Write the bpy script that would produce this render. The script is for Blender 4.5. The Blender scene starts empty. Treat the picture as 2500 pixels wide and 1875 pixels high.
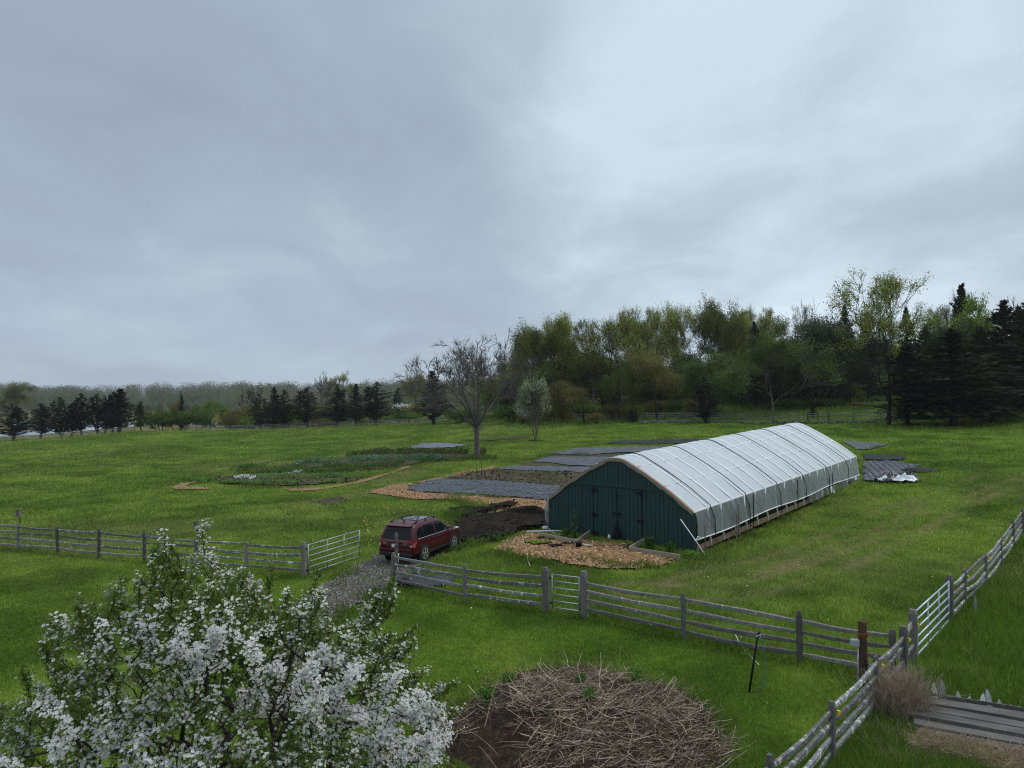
import bpy, bmesh, math, random
import numpy as np
from mathutils import Vector, Matrix

# ------------------------------------------------------------------ camera, sky, sun, exposure
C = bpy.context.scene
COL = C.collection
FPX, CX, CY = 1780.0, 1250.0, 937.5
CAMZ = 6.45
PITCH, ROLL = math.radians(0.79), math.radians(0.64)
_f = np.array([0, math.cos(PITCH), math.sin(PITCH)])
_u0 = np.array([0, -math.sin(PITCH), math.cos(PITCH)])
_r0 = np.array([1.0, 0, 0])
RGT = _r0 * math.cos(ROLL) - _u0 * math.sin(ROLL)
UPV = _u0 * math.cos(ROLL) + _r0 * math.sin(ROLL)
FWD = _f
cam_d = bpy.data.cameras.new('camera')
cam = bpy.data.objects.new('camera', cam_d)
COL.objects.link(cam)
cam_d.sensor_fit = 'HORIZONTAL'
cam_d.sensor_width = 36
cam_d.lens = 36 * FPX / 2500
cam_d.clip_start = 0.1
cam_d.clip_end = 6000
M = Matrix(((RGT[0], UPV[0], -FWD[0], 0), (RGT[1], UPV[1], -FWD[1], 0), (RGT[2], UPV[2], -FWD[2], CAMZ), (0, 0, 0, 1)))
cam.matrix_world = M
C.camera = cam

SUN_EL, SUN_AZ = math.radians(52), math.radians(75)     # azimuth clockwise from +Y
w = bpy.data.worlds.new('World')
C.world = w
w.use_nodes = True
wn, wl = w.node_tree.nodes, w.node_tree.links
wn.clear()
def N(tree, t, **kw):
    n = tree.nodes.new(t)
    for k, v in kw.items():
        setattr(n, k, v)
    return n
def wN(t, **kw): return N(w.node_tree, t, **kw)
def wmath(op, a, b=None, c=None, clamp=False):
    n = wN('ShaderNodeMath', operation=op, use_clamp=clamp)
    for i, v in enumerate((a, b, c)):
        if v is None: continue
        if isinstance(v, (int, float)): n.inputs[i].default_value = v
        else: wl.new(v, n.inputs[i])
    return n.outputs[0]
out = wN('ShaderNodeOutputWorld')
bg = wN('ShaderNodeBackground')
bg.inputs[1].default_value = 0.1
sky = wN('ShaderNodeTexSky', sky_type='NISHITA', sun_disc=False, sun_elevation=SUN_EL, sun_rotation=SUN_AZ)
tc = wN('ShaderNodeTexCoord')
sep = wN('ShaderNodeSeparateXYZ')
wl.new(tc.outputs['Generated'], sep.inputs[0])
dx, dy, dz = sep.outputs
zc = wmath('MAXIMUM', dz, 0.0)
den = wmath('ADD', zc, 0.22)
px_ = wmath('DIVIDE', dx, den); py_ = wmath('DIVIDE', dy, den)
comb = wN('ShaderNodeCombineXYZ')
wl.new(px_, comb.inputs[0]); wl.new(py_, comb.inputs[1])
def wnoise(scale, detail, rough, off, dist=0.0):
    mp = wN('ShaderNodeMapping')
    mp.inputs['Location'].default_value = off
    mp.inputs['Scale'].default_value = (1.0, 0.75, 1)
    wl.new(comb.outputs[0], mp.inputs[0])
    n = wN('ShaderNodeTexNoise')
    n.inputs['Scale'].default_value = scale
    n.inputs['Detail'].default_value = detail
    n.inputs['Roughness'].default_value = rough
    n.inputs['Distortion'].default_value = dist
    wl.new(mp.outputs[0], n.inputs['Vector'])
    return n.outputs['Fac']
n1 = wnoise(0.85, 6, 0.50, (3.1, 1.7, 0), 0.35)
n2 = wnoise(2.3, 6, 0.55, (7.3, 4.2, 0), 0.6)
cl = wmath('ADD', wmath('MULTIPLY', n1, 0.66), wmath('MULTIPLY', n2, 0.34))
def wdot(v):
    n = wN('ShaderNodeVectorMath', operation='DOT_PRODUCT')
    wl.new(tc.outputs['Generated'], n.inputs[0]); n.inputs[1].default_value = v
    return n.outputs['Value']
def blob(px, py, lo, hi):
    d = FWD + (px - CX) / FPX * RGT - (py - CY) / FPX * UPV
    d = d / np.linalg.norm(d)
    n = wN('ShaderNodeMapRange', interpolation_type='SMOOTHSTEP')
    wl.new(wdot(tuple(d)), n.inputs[0])
    n.inputs[1].default_value = lo; n.inputs[2].default_value = hi
    return n.outputs[0]
# thinner cloud to the upper right (brighter), thicker to the left
cl = wmath('ADD', cl, wmath('MULTIPLY', blob(2150, 230, 0.80, 1.0), 0.15))
cl = wmath('ADD', cl, wmath('MULTIPLY', blob(1250, 520, 0.90, 1.0), 0.05))
cl = wmath('SUBTRACT', cl, wmath('MULTIPLY', blob(330, 360, 0.80, 1.0), 0.05))
cl = wmath('SUBTRACT', cl, wmath('MULTIPLY', blob(150, 720, 0.94, 1.0), 0.06))
ramp = wN('ShaderNodeValToRGB')
wl.new(cl, ramp.inputs[0])
e = ramp.color_ramp.elements
e[0].position = 0.33; e[0].color = (0.300, 0.352, 0.440, 1)
e[1].position = 0.74; e[1].color = (0.580, 0.680, 0.765, 1)
em = e.new(0.50); em.color = (0.352, 0.428, 0.510, 1)
em = e.new(0.60); em.color = (0.420, 0.500, 0.582, 1)
# overcast skies brighten towards the zenith
zen = wN('ShaderNodeMapRange', interpolation_type='SMOOTHSTEP')
wl.new(dz, zen.inputs[0]); zen.inputs[1].default_value = 0.42; zen.inputs[2].default_value = 1.0
zen.inputs[3].default_value = 10.0; zen.inputs[4].default_value = 28.0
sc_ = wN('ShaderNodeVectorMath', operation='SCALE')
wl.new(ramp.outputs[0], sc_.inputs[0]); wl.new(zen.outputs[0], sc_.inputs['Scale'])
hor = wN('ShaderNodeMapRange', interpolation_type='SMOOTHSTEP')
wl.new(dz, hor.inputs[0]); hor.inputs[1].default_value = 0.0; hor.inputs[2].default_value = 0.30
hor.inputs[3].default_value = 1.26; hor.inputs[4].default_value = 1.04
sc2 = wN('ShaderNodeVectorMath', operation='SCALE')
wl.new(sc_.outputs[0], sc2.inputs[0]); wl.new(hor.outputs[0], sc2.inputs['Scale'])
sc_ = sc2
mx = wN('ShaderNodeMix', data_type='RGBA')
mx.inputs[0].default_value = 0.94
wl.new(sky.outputs[0], mx.inputs[6]); wl.new(sc_.outputs[0], mx.inputs[7])
wl.new(mx.outputs[2], bg.inputs[0]); wl.new(bg.outputs[0], out.inputs[0])

sun_d = bpy.data.lights.new('sun', 'SUN')
sun_d.energy = 1.3
sun_d.angle = math.radians(20)
sun_d.color = (1.0, 0.95, 0.88)
sun = bpy.data.objects.new('sun', sun_d)
COL.objects.link(sun)
sun.rotation_euler = (math.radians(90) - SUN_EL, 0, math.pi - SUN_AZ)
# lamp -Z must point from the sun towards the scene
sdir = Vector((math.sin(SUN_AZ) * math.cos(SUN_EL), math.cos(SUN_AZ) * math.cos(SUN_EL), math.sin(SUN_EL)))
sun.rotation_euler = sdir.to_track_quat('Z', 'Y').to_euler()

C.view_settings.view_transform = 'Standard'
C.view_settings.look = 'None'
C.view_settings.gamma = 1
C.view_settings.exposure = 0.10
C.cycles.use_denoising = True
C.cycles.denoising_prefilter = 'NONE'
C.cycles.filter_width = 1.15
C.cycles.max_bounces = 6
C.cycles.volume_bounces = 0
C.cycles.diffuse_bounces = 3
C.cycles.glossy_bounces = 2
C.cycles.transmission_bounces = 4
C.cycles.transparent_max_bounces = 12
C.cycles.sample_clamp_indirect = 6

# ------------------------------------------------------------------ helpers: numbers
R = math.radians
rng = np.random.default_rng(7)
def _hash(ix, iy, seed):
    h = (ix.astype(np.int64) * 374761393 + iy.astype(np.int64) * 668265263 + seed * 974634777) & 0xFFFFFFFF
    h = ((h ^ (h >> 13)) * 1274126177) & 0xFFFFFFFF
    return ((h ^ (h >> 16)) & 0xFFFF) / 65535.0
def vnoise(x, y, s, seed=0):
    x = np.asarray(x, float) / s; y = np.asarray(y, float) / s
    ix = np.floor(x); iy = np.floor(y)
    fx = x - ix; fy = y - iy
    fx = fx * fx * (3 - 2 * fx); fy = fy * fy * (3 - 2 * fy)
    a = _hash(ix, iy, seed); b = _hash(ix + 1, iy, seed)
    c = _hash(ix, iy + 1, seed); d = _hash(ix + 1, iy + 1, seed)
    return (a * (1 - fx) + b * fx) * (1 - fy) + (c * (1 - fx) + d * fx) * fy
def fbm(x, y, s, seed=0, o=3):
    v = 0; a = 0.5; t = 0
    for i in range(o):
        v = v + a * vnoise(x, y, s, seed + i * 17); t += a; a *= .5; s *= .5
    return v / t
def ray(px, py):
    return FWD + (px - CX) / FPX * RGT - (py - CY) / FPX * UPV
def P(px, py, Y):
    d = ray(px, py)
    return np.array([0, 0, CAMZ]) + d * (Y / d[1])
# ground control points: pixel in the photograph + estimated distance
_cp = [(1033,1372,27.6),(1701,1347,29.2),(1339,1292,34.2),(2116,1177,44.4),(2033,1867,12.9),(2231,1621,17.4),(2320,1521,20.6),
       (2407,1430,24.6),(2445,1379,27.6),(742,1407,26.1),(141,1351,30.3),(1137,1468,22.6),(1164,1116,72),(1308,1076,92),(1927,1027,118),
       (2311,1039,88),(2178,1038,90),(845,1040,168),(50,1076,148),(329,1054,160),(1116,1031,155),(1500,1026,130),(600,1150,66),(1250,1750,14.6)]
_pts = [P(*c) for c in _cp]
_pts += [np.array(p, float) for p in [(-8,8,0),(0,2,0),(10,6,0),(-25,14,0),(25,8,.1),(30,30,.5),(60,60,1.8),(55,110,3.0),(40,160,4.6),(80,160,5.5),(20,200,4.4),
         (90,250,6),(-90,200,-4.3),(-130,215,-4.4),(-180,180,-4.4),(-140,140,-3.0),(-60,205,-3.6),(0,230,-1.5),(-160,300,-5.2),(-60,300,-4.6),(-260,260,-4.8),
         (-100,420,-4.2),(-300,420,-4.2),(-200,600,-3.0),(-450,600,-3),(-80,620,-2),(-200,760,5),(-500,760,5),(0,760,6),(120,420,4),(200,700,8),
         (-400,1200,8),(300,1200,10),(-900,900,5),(900,900,8),(0,2500,8),(-1800,2500,8),(1800,2500,8),(-600,200,-3),(500,300,5),(-400,50,-1),(400,40,2),(0,-60,0),(-300,-100,0),(300,-100,0)]]
_pts = np.array(_pts)
_CC = 6.0
_D = np.sqrt(((_pts[:, None, :2] - _pts[None, :, :2]) ** 2).sum(-1) + _CC ** 2)
_n = len(_pts)
_A = np.zeros((_n + 1, _n + 1)); _A[:_n, :_n] = _D; _A[:_n, _n] = 1; _A[_n, :_n] = 1
_A[:_n, :_n] += np.eye(_n) * 0.0
_W = np.linalg.solve(_A, np.concatenate([_pts[:, 2], [0]]))
def gz(x, y):
    x = np.asarray(x, float); y = np.asarray(y, float)
    s = np.full(x.shape, _W[_n])
    for i in range(_n):
        s = s + _W[i] * np.sqrt((x - _pts[i, 0]) ** 2 + (y - _pts[i, 1]) ** 2 + _CC ** 2)
    return s + 0.07 * (fbm(x, y, 7, 5) - .5) * np.clip((y - 8) / 10, 0, 1)
def G(px, py):
    """ground point seen at a pixel of the photograph"""
    d = ray(px, py)
    ts = np.geomspace(5, 900, 400) / d[1]
    p = d[None] * ts[:, None]
    below = (p[:, 2] + CAMZ) < gz(p[:, 0], p[:, 1])
    k = int(np.argmax(below)) if below.any() else len(ts) - 1
    a, b = ts[max(k - 1, 0)], ts[k]
    for _ in range(18):
        m = .5 * (a + b); q = d * m
        if q[2] + CAMZ < float(gz(q[0], q[1])): b = m
        else: a = m
    q = d * b
    return np.array([q[0], q[1], float(gz(q[0], q[1]))])
def RG(ox, oy, s):
    return lambda pts: [G(ox + x * s, oy + y * s) for x, y in pts]
def inpoly(x, y, poly):
    x = np.asarray(x); y = np.asarray(y)
    ins = np.zeros(x.shape, bool)
    n = len(poly)
    for i in range(n):
        x0, y0 = poly[i][0], poly[i][1]; x1, y1 = poly[(i + 1) % n][0], poly[(i + 1) % n][1]
        if y0 == y1: continue
        c = ((y0 > y) != (y1 > y)) & (x < (x1 - x0) * (y - y0) / (y1 - y0) + x0)
        ins ^= c
    return ins
def segdist(x, y, line):
    d = np.full(np.shape(x), 1e9)
    for a, b in zip(line[:-1], line[1:]):
        ax, ay = a[0], a[1]; bx, by = b[0] - ax, b[1] - ay
        t = np.clip(((x - ax) * bx + (y - ay) * by) / (bx * bx + by * by + 1e-9), 0, 1)
        d = np.minimum(d, np.hypot(x - ax - t * bx, y - ay - t * by))
    return d

# ------------------------------------------------------------------ helpers: objects
def link(name, me, parent=None):
    o = bpy.data.objects.new(name, me)
    COL.objects.link(o)
    if parent is not None: o.parent = parent
    return o
def tag(o, label=None, cat=None, group=None, kind=None):
    if label: o['label'] = label
    if cat: o['category'] = cat
    if group: o['group'] = group
    if kind: o['kind'] = kind
    return o
def empty(name, loc, rz=0.0):
    o = link(name, None)
    o.location = Vector([float(v) for v in loc]); o.rotation_euler = (0, 0, rz)
    o.empty_display_size = .3
    return o
def np_mesh(name, V, F, mats, smooth=False, attrs=None):
    """V (n,3); F (m,k) equal-sized faces"""
    me = bpy.data.meshes.new(name)
    V = np.ascontiguousarray(V, np.float32); F = np.ascontiguousarray(F, np.int32)
    m, k = F.shape
    me.vertices.add(len(V)); me.vertices.foreach_set('co', V.ravel())
    me.loops.add(m * k); me.loops.foreach_set('vertex_index', F.ravel())
    me.polygons.add(m); me.polygons.foreach_set('loop_start', np.arange(0, m * k, k, dtype=np.int32))
    if smooth: me.polygons.foreach_set('use_smooth', np.ones(m, bool))
    for a, v in (attrs or {}).items():
        at = me.attributes.new(a, 'FLOAT', 'POINT'); at.data.foreach_set('value', np.ascontiguousarray(v, np.float32))
    me.update(calc_edges=True)
    for mt in (mats if isinstance(mats, (list, tuple)) else [mats]): me.materials.append(mt)
    return me
class MB:
    def __init__(s): s.v = []; s.f = []
    def add(s, vs, fs):
        b = len(s.v); s.v += [tuple(float(c) for c in p) for p in vs]; s.f += [tuple(i + b for i in f) for f in fs]
    def box(s, c, h, ax=None):
        """centre, half sizes, optional 3 axes"""
        c = np.array(c, float)
        ax = np.eye(3) if ax is None else np.array(ax, float)
        vs = [c + ax[0] * h[0] * i + ax[1] * h[1] * j + ax[2] * h[2] * k for i in (-1, 1) for j in (-1, 1) for k in (-1, 1)]
        s.add(vs, [(0, 1, 3, 2), (4, 6, 7, 5), (0, 4, 5, 1), (2, 3, 7, 6), (0, 2, 6, 4), (1, 5, 7, 3)])
    def bar(s, a, b, hw, hh, up=(0, 0, 1)):
        a = np.array(a, float); b = np.array(b, float); d = b - a; L = np.linalg.norm(d); d = d / L
        sd = np.cross(d, up); n = np.linalg.norm(sd); sd = sd / n if n > 1e-6 else np.array([1., 0, 0])
        s.box((a + b) / 2, (L / 2, hw, hh), (d, sd, np.cross(sd, d)))
    def tube(s, pts, r, n=8, caps=True):
        pts = [np.array(p, float) for p in pts]
        rs = r if isinstance(r, (list, tuple)) else [r] * len(pts)
        b = len(s.v); ref = None
        for i, p in enumerate(pts):
            t = pts[min(i + 1, len(pts) - 1)] - pts[max(i - 1, 0)]; t = t / (np.linalg.norm(t) + 1e-9)
            if ref is None:
                ref = np.cross(t, (0, 0, 1.0) if abs(t[2]) < .9 else (1.0, 0, 0))
            ref = ref - t * ref.dot(t); ref = ref / (np.linalg.norm(ref) + 1e-9)
            o2 = np.cross(t, ref)
            for k in range(n):
                a = 2 * math.pi * k / n
                s.v.append(tuple(p + rs[i] * (math.cos(a) * ref + math.sin(a) * o2)))
        for i in range(len(pts) - 1):
            for k in range(n):
                k2 = (k + 1) % n
                s.f.append((b + i * n + k, b + i * n + k2, b + (i + 1) * n + k2, b + (i + 1) * n + k))
        if caps:
            s.f.append(tuple(b + k for k in reversed(range(n))))
            s.f.append(tuple(b + (len(pts) - 1) * n + k for k in range(n)))
    def lathe(s, c, prof, n=16, axis=(0, 0, 1)):
        c = np.array(c, float); ax = np.array(axis, float)
        ref = np.cross(ax, (0, 0, 1.0) if abs(ax[2]) < .9 else (1.0, 0, 0)); ref /= np.linalg.norm(ref); o2 = np.cross(ax, ref)
        b = len(s.v)
        for r, h in prof:
            for k in range(n):
                a = 2 * math.pi * k / n
                s.v.append(tuple(c + ax * h + r * (math.cos(a) * ref + math.sin(a) * o2)))
        for i in range(len(prof) - 1):
            for k in range(n):
                k2 = (k + 1) % n
                s.f.append((b + i * n + k, b + i * n + k2, b + (i + 1) * n + k2, b + (i + 1) * n + k))
        s.f.append(tuple(b + k for k in reversed(range(n)))); s.f.append(tuple(b + (len(prof) - 1) * n + k for k in range(n)))
    def build(s, name, mat, parent=None, smooth=False, bevel=0, subsurf=0, local=True):
        me = bpy.data.meshes.new(name)
        me.from_pydata(s.v, [], s.f)
        if smooth:
            for p in me.polygons: p.use_smooth = True
        me.materials.append(mat); me.update()
        bm = bmesh.new(); bm.from_mesh(me); bmesh.ops.recalc_face_normals(bm, faces=bm.faces); bm.to_mesh(me); bm.free()
        o = link(name, me, parent)
        if bevel:
            m = o.modifiers.new('b', 'BEVEL'); m.width = bevel; m.segments = 2; m.limit_method = 'ANGLE'
        if subsurf:
            m = o.modifiers.new('s', 'SUBSURF'); m.levels = m.render_levels = subsurf
        return o
def recentre(o, base):
    """move a world-space mesh so its origin sits at base"""
    b = Vector([float(v) for v in base])
    o.data.transform(Matrix.Translation(-b)); o.location = b
    return o

# ------------------------------------------------------------------ materials
def newmat(name):
    m = bpy.data.materials.new(name); m.use_nodes = True
    return m, m.node_tree, m.node_tree.nodes['Principled BSDF']
def noise_fac(t, scale, detail=4, rough=.55, coord='Object', sc=(1, 1, 1)):
    c = N(t, 'ShaderNodeTexCoord'); mp = N(t, 'ShaderNodeMapping'); mp.inputs['Scale'].default_value = sc
    t.links.new(c.outputs[coord], mp.inputs[0])
    n = N(t, 'ShaderNodeTexNoise'); n.inputs['Scale'].default_value = scale; n.inputs['Detail'].default_value = detail; n.inputs['Roughness'].default_value = rough
    t.links.new(mp.outputs[0], n.inputs['Vector'])
    return n.outputs['Fac']
def ramp_(t, fac, stops):
    r = N(t, 'ShaderNodeValToRGB'); t.links.new(fac, r.inputs[0])
    el = r.color_ramp.elements
    el[0].position, el[0].color = stops[0][0], (*stops[0][1], 1)
    el[1].position, el[1].color = stops[-1][0], (*stops[-1][1], 1)
    for p_, c_ in stops[1:-1]:
        x = el.new(p_); x.color = (*c_, 1)
    return r.outputs[0]
def mixc(t, fac, a, b, mode='MIX'):
    n = N(t, 'ShaderNodeMix', data_type='RGBA', blend_type=mode)
    for i, v in ((0, fac), (6, a), (7, b)):
        if isinstance(v, (int, float)): n.inputs[i].default_value = v
        elif isinstance(v, tuple): n.inputs[i].default_value = (*v, 1)
        else: t.links.new(v, n.inputs[i])
    return n.outputs[2]
def bump(t, b, fac, strength=.3, dist=.02):
    n = N(t, 'ShaderNodeBump'); n.inputs['Strength'].default_value = strength; n.inputs['Distance'].default_value = dist
    t.links.new(fac, n.inputs['Height']); t.links.new(n.outputs[0], b.inputs['Normal'])
def simple(name, col, rough=.6, var=.25, scale=6, metal=0, bmp=0, spec=.3, sc=(1, 1, 1)):
    m, t, b = newmat(name)
    f = noise_fac(t, scale, sc=sc)
    lo = tuple(c * (1 - var) for c in col); hi = tuple(min(1, c * (1 + var)) for c in col)
    t.links.new(ramp_(t, f, [(.3, lo), (.7, hi)]), b.inputs['Base Color'])
    b.inputs['Roughness'].default_value = rough; b.inputs['Metallic'].default_value = metal
    b.inputs['Specular IOR Level'].default_value = spec
    if bmp: bump(t, b, f, bmp)
    return m
def leafmat(name, c1, c2, c3, trans=.35, rough=.7, pos_scale=None):
    """leaf colour varies leaf by leaf and from tree to tree"""
    m, t, b = newmat(name)
    g = N(t, 'ShaderNodeNewGeometry'); oi = N(t, 'ShaderNodeObjectInfo')
    col = ramp_(t, g.outputs['Random Per Island'], [(0, c1), (.5, c2), (1, c3)])
    hs = N(t, 'ShaderNodeHueSaturation')
    mr = N(t, 'ShaderNodeMapRange'); t.links.new(oi.outputs['Random'], mr.inputs[0]); mr.inputs[3].default_value = .62; mr.inputs[4].default_value = 1.42
    f = noise_fac(t, .45 if pos_scale is None else pos_scale, 2)
    mr2 = N(t, 'ShaderNodeMapRange'); t.links.new(f, mr2.inputs[0]); mr2.inputs[1].default_value = .3; mr2.inputs[2].default_value = .7; mr2.inputs[3].default_value = .72; mr2.inputs[4].default_value = 1.28
    mm = N(t, 'ShaderNodeMath', operation='MULTIPLY'); t.links.new(mr.outputs[0], mm.inputs[0]); t.links.new(mr2.outputs[0], mm.inputs[1])
    t.links.new(col, hs.inputs['Color']); t.links.new(mm.outputs[0], hs.inputs['Value'])
    b.inputs['Roughness'].default_value = rough; b.inputs['Specular IOR Level'].default_value = .15
    t.links.new(hs.outputs[0], b.inputs['Base Color'])
    tr = N(t, 'ShaderNodeBsdfTranslucent'); t.links.new(hs.outputs[0], tr.inputs[0])
    ms = N(t, 'ShaderNodeMixShader'); ms.inputs[0].default_value = trans
    t.links.new(b.outputs[0], ms.inputs[1]); t.links.new(tr.outputs[0], ms.inputs[2])
    t.links.new(ms.outputs[0], t.nodes['Material Output'].inputs[0])
    return m
def wood_mat(name, dark, light, lichen=.0):
    m, t, b = newmat(name)
    f = noise_fac(t, 9, 6, .65); f2 = noise_fac(t, 38, 3, .6)
    c = ramp_(t, f, [(.28, dark), (.72, light)])
    c = mixc(t, .35, c, ramp_(t, f2, [(.35, tuple(x * .45 for x in dark)), (.65, light)]))
    if lichen:
        f3 = noise_fac(t, 7.5, 4, .7)
        k = ramp_(t, f3, [(.66 - lichen, (0, 0, 0)), (.69 - lichen, (1, 1, 1))])
        c = mixc(t, k, c, (.50, .52, .47))
    oi = N(t, 'ShaderNodeObjectInfo'); hs = N(t, 'ShaderNodeHueSaturation'); mr = N(t, 'ShaderNodeMapRange'); t.links.new(oi.outputs['Random'], mr.inputs[0]); mr.inputs[3].default_value = .62; mr.inputs[4].default_value = 1.35
    t.links.new(mr.outputs[0], hs.inputs['Value']); t.links.new(c, hs.inputs['Color']); c = hs.outputs[0]
    t.links.new(c, b.inputs['Base Color']); b.inputs['Roughness'].default_value = .85; b.inputs['Specular IOR Level'].default_value = .12
    bump(t, b, f2, .4, .01)
    return m
MW = wood_mat('weathered_wood', (.085, .080, .073), (.30, .285, .262), .02)
MPALE = wood_mat('pale_picket', (.34, .34, .32), (.64, .64, .61), 0)
MWP = wood_mat('weathered_post', (.075, .068, .060), (.225, .210, .190), .0)
MWL = wood_mat('lichen_rail', (.075, .073, .070), (.27, .265, .255), .085)
MWD = wood_mat('board_wood', (.075, .072, .070), (.215, .205, .198), .0)
MTAN = wood_mat('tan_timber', (.17, .115, .075), (.36, .26, .18), .0)
MPLK = wood_mat('pale_board', (.20, .165, .12), (.38, .33, .25), .0)
MPOSTB = wood_mat('brown_post', (.035, .022, .014), (.10, .062, .038), .0)
MGALV = simple('galvanised', (.33, .38, .37), .45, .15, 8, .55)
MBLUEG = simple('gate_steel', (.42, .50, .55), .4, .12, 8, .4)
MBLACK = simple('black_plastic', (.012, .012, .014), .6, .3, 9, 0, 0, .12)
MWHITE = simple('white_plastic', (.72, .73, .73), .4, .05, 9)
MYEL = simple('yellow_insulator', (.65, .50, .03), .4, .1, 9)
MRUST = simple('rust', (.16, .05, .015), .7, .4, 30)
MGREY = simple('grey_plastic', (.36, .38, .38), .5, .1, 9)
MTEAL = simple('teal_hose', (.03, .20, .17), .4, .1, 9)
MCREAM = simple('cream_hose', (.48, .43, .31), .5, .1, 9)
# ------------------------------------------------------------------ setting: ground and what lies flat on it
r1 = RG(900, 980, .3617); r2 = RG(1300, 980, .4340); r5 = RG(1700, 1200, .4069); r6b = RG(850, 1060, .27125)
rL = RG(400, 1070, .27125); rF = RG(1200, 1220, .23508); rR = RG(2000, 1020, .22604); rT = RG(960, 780, .21097); r3 = RG(0, 1200, .45208)
rP = RG(2100, 1500, .22599)
px_ = lambda pts: [G(*p) for p in pts]

A_PX = [(-150, 1325), (-55, 1333), (46, 1342), (141, 1351), (242, 1361), (352, 1371), (479, 1384), (603, 1395), (742, 1407)]
B_PX = [(960, 1432), (1137, 1468), (1334, 1492)]
C_PX = [(1428, 1506), (1670, 1559), (1953, 1617), (2180, 1660)]
E_PX = [(2320, 1521), (2356, 1483), (2407, 1430), (2445, 1379), (2474, 1338), (2497, 1306), (2518, 1278)]
D_PX = [(2033, 1867), (2143, 1736), (2208, 1662)]
FA, FB, FC, FE, FD = map(px_, (A_PX, B_PX, C_PX, E_PX, D_PX))
_dd = FD[0] - FD[1]
for k in range(3):
    q = FD[0] + _dd; q[2] = float(gz(q[0], q[1])); FD = [q] + FD
GATE_E = px_([(2231, 1621), (2320, 1521)])
LAWN = [tuple(p[:2]) for p in FA + FB + FC] + [tuple(p[:2]) for p in reversed(FD)] + [(6, -10), (-60, -10)]
RIGHTZ = [tuple(p[:2]) for p in FD] + [tuple(p[:2]) for p in FE] + [(60, 60), (60, -10), (6, -10)]
TRACK1 = px_([(1560, 1440), (1760, 1450), (1950, 1400), (2120, 1330), (2290, 1240), (2420, 1190), (2520, 1175)])
TRACK2 = px_([(1700, 1425), (1900, 1378), (2060, 1318), (2200, 1250), (2330, 1205), (2440, 1165)])
TRACK3 = px_([(760, 1230), (900, 1200), (980, 1160), (1100, 1120)])
DRIVE = px_([(928, 1350), (880, 1378), (800, 1425), (735, 1500), (655, 1610), (560, 1760), (700, 1760), (760, 1640), (805, 1545), (850, 1490), (945, 1437), (985, 1405), (1060, 1362), (1085, 1345), (1000, 1330)])
DRIVE_MID = px_([(960, 1385), (880, 1425), (790, 1490), (720, 1590), (630, 1750)])
MUD = r1([(540, 738), (640, 730), (760, 738), (900, 700), (990, 690), (985, 715), (870, 735), (760, 770), (700, 790), (930, 755), (1060, 760), (1205, 790), (1210, 862), (1110, 862), (1000, 885), (880, 945), (760, 950), (640, 972), (585, 965), (575, 900), (600, 830), (640, 780)])
DIRTROAD = r1([(585, 870), (880, 850), (1040, 860), (870, 950), (700, 975), (560, 1010), (450, 1045), (400, 1075), (395, 1040), (560, 960)])
CHIP1 = r6b([(160, 535), (300, 490), (430, 455), (600, 448), (520, 500), (700, 530), (1000, 545), (1460, 578), (1800, 600), (1795, 735), (1600, 720), (1520, 690), (1430, 640), (1270, 640), (1150, 640), (900, 592), (560, 590), (300, 552)])
CHIP1B = r6b([(600, 445), (760, 405), (1000, 345), (1190, 318), (1330, 285), (1340, 312), (1120, 350), (900, 405), (720, 440)])
CHIP2 = rF([(20, 512), (180, 430), (330, 360), (500, 352), (900, 425), (1060, 440), (1430, 480), (1430, 545), (1940, 622), (1880, 690), (1500, 730), (1200, 722), (900, 705), (640, 640), (380, 600), (150, 575)])
CHIP3 = r1([(680, 800), (760, 760), (930, 730), (1040, 690), (1100, 680), (1205, 690), (1205, 792), (1060, 762), (930, 758), (800, 785), (700, 800)])
CHIPL = rL([(70, 452), (140, 412), (280, 396), (285, 404), (190, 432), (250, 440), (440, 448), (430, 468), (110, 466)])
CHIPL2 = rL([(1080, 462), (1400, 448), (1640, 418), (1760, 385), (1900, 345), (2080, 300), (2150, 262), (2212, 250), (2212, 268), (2060, 318), (1900, 372), (1760, 410), (1650, 430), (1350, 478), (1150, 482)])
SOIL1 = r6b([(760, 425), (900, 390), (1100, 352), (1330, 315), (1700, 338), (2140, 352), (1960, 472), (1600, 450), (1240, 425), (870, 418)])
FAB1 = r6b([(500, 510), (600, 465), (720, 425), (870, 413), (1240, 423), (1600, 447), (1920, 475), (1880, 540), (1818, 607), (1450, 577), (1000, 547), (700, 535)])
FAB2 = r6b([(1335, 318), (1500, 293), (1800, 298), (2200, 306), (2480, 310), (2460, 356), (2130, 352), (1800, 345), (1500, 332)])
FAB3 = r6b([(1640, 258), (1780, 210), (2280, 212), (2620, 216), (2600, 306), (2230, 300), (1950, 285), (1800, 262)])
FAB4 = r1([(1215, 352), (1330, 338), (1420, 318), (2060, 306), (2500, 300), (2480, 330), (1960, 338), (1700, 352), (1480, 368), (1300, 366)])
FAB5 = r1([(1560, 290), (1700, 268), (2240, 258), (2260, 285), (1900, 292)])
FABR1 = rR([(240, 258), (480, 268), (770, 290), (640, 325), (560, 347), (390, 345)])
FABR2 = rR([(455, 402), (700, 408), (960, 430), (920, 468), (700, 470), (480, 462)])
FABR3 = rR([(470, 482), (820, 474), (950, 500), (1110, 518), (1020, 570), (930, 605), (840, 642), (640, 692), (470, 694)])
FABT = rT([(140, 1497), (340, 1437), (520, 1433), (860, 1452), (700, 1485), (450, 1497)])
SOILL = rL([(440, 362), (560, 352), (1100, 368), (1700, 362), (1830, 345), (1700, 395), (1400, 420), (1100, 432), (500, 412)])
SOILFAR = rT([(760, 1400), (1000, 1390), (1560, 1345), (1590, 1375), (1300, 1395), (1000, 1415)])
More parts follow.
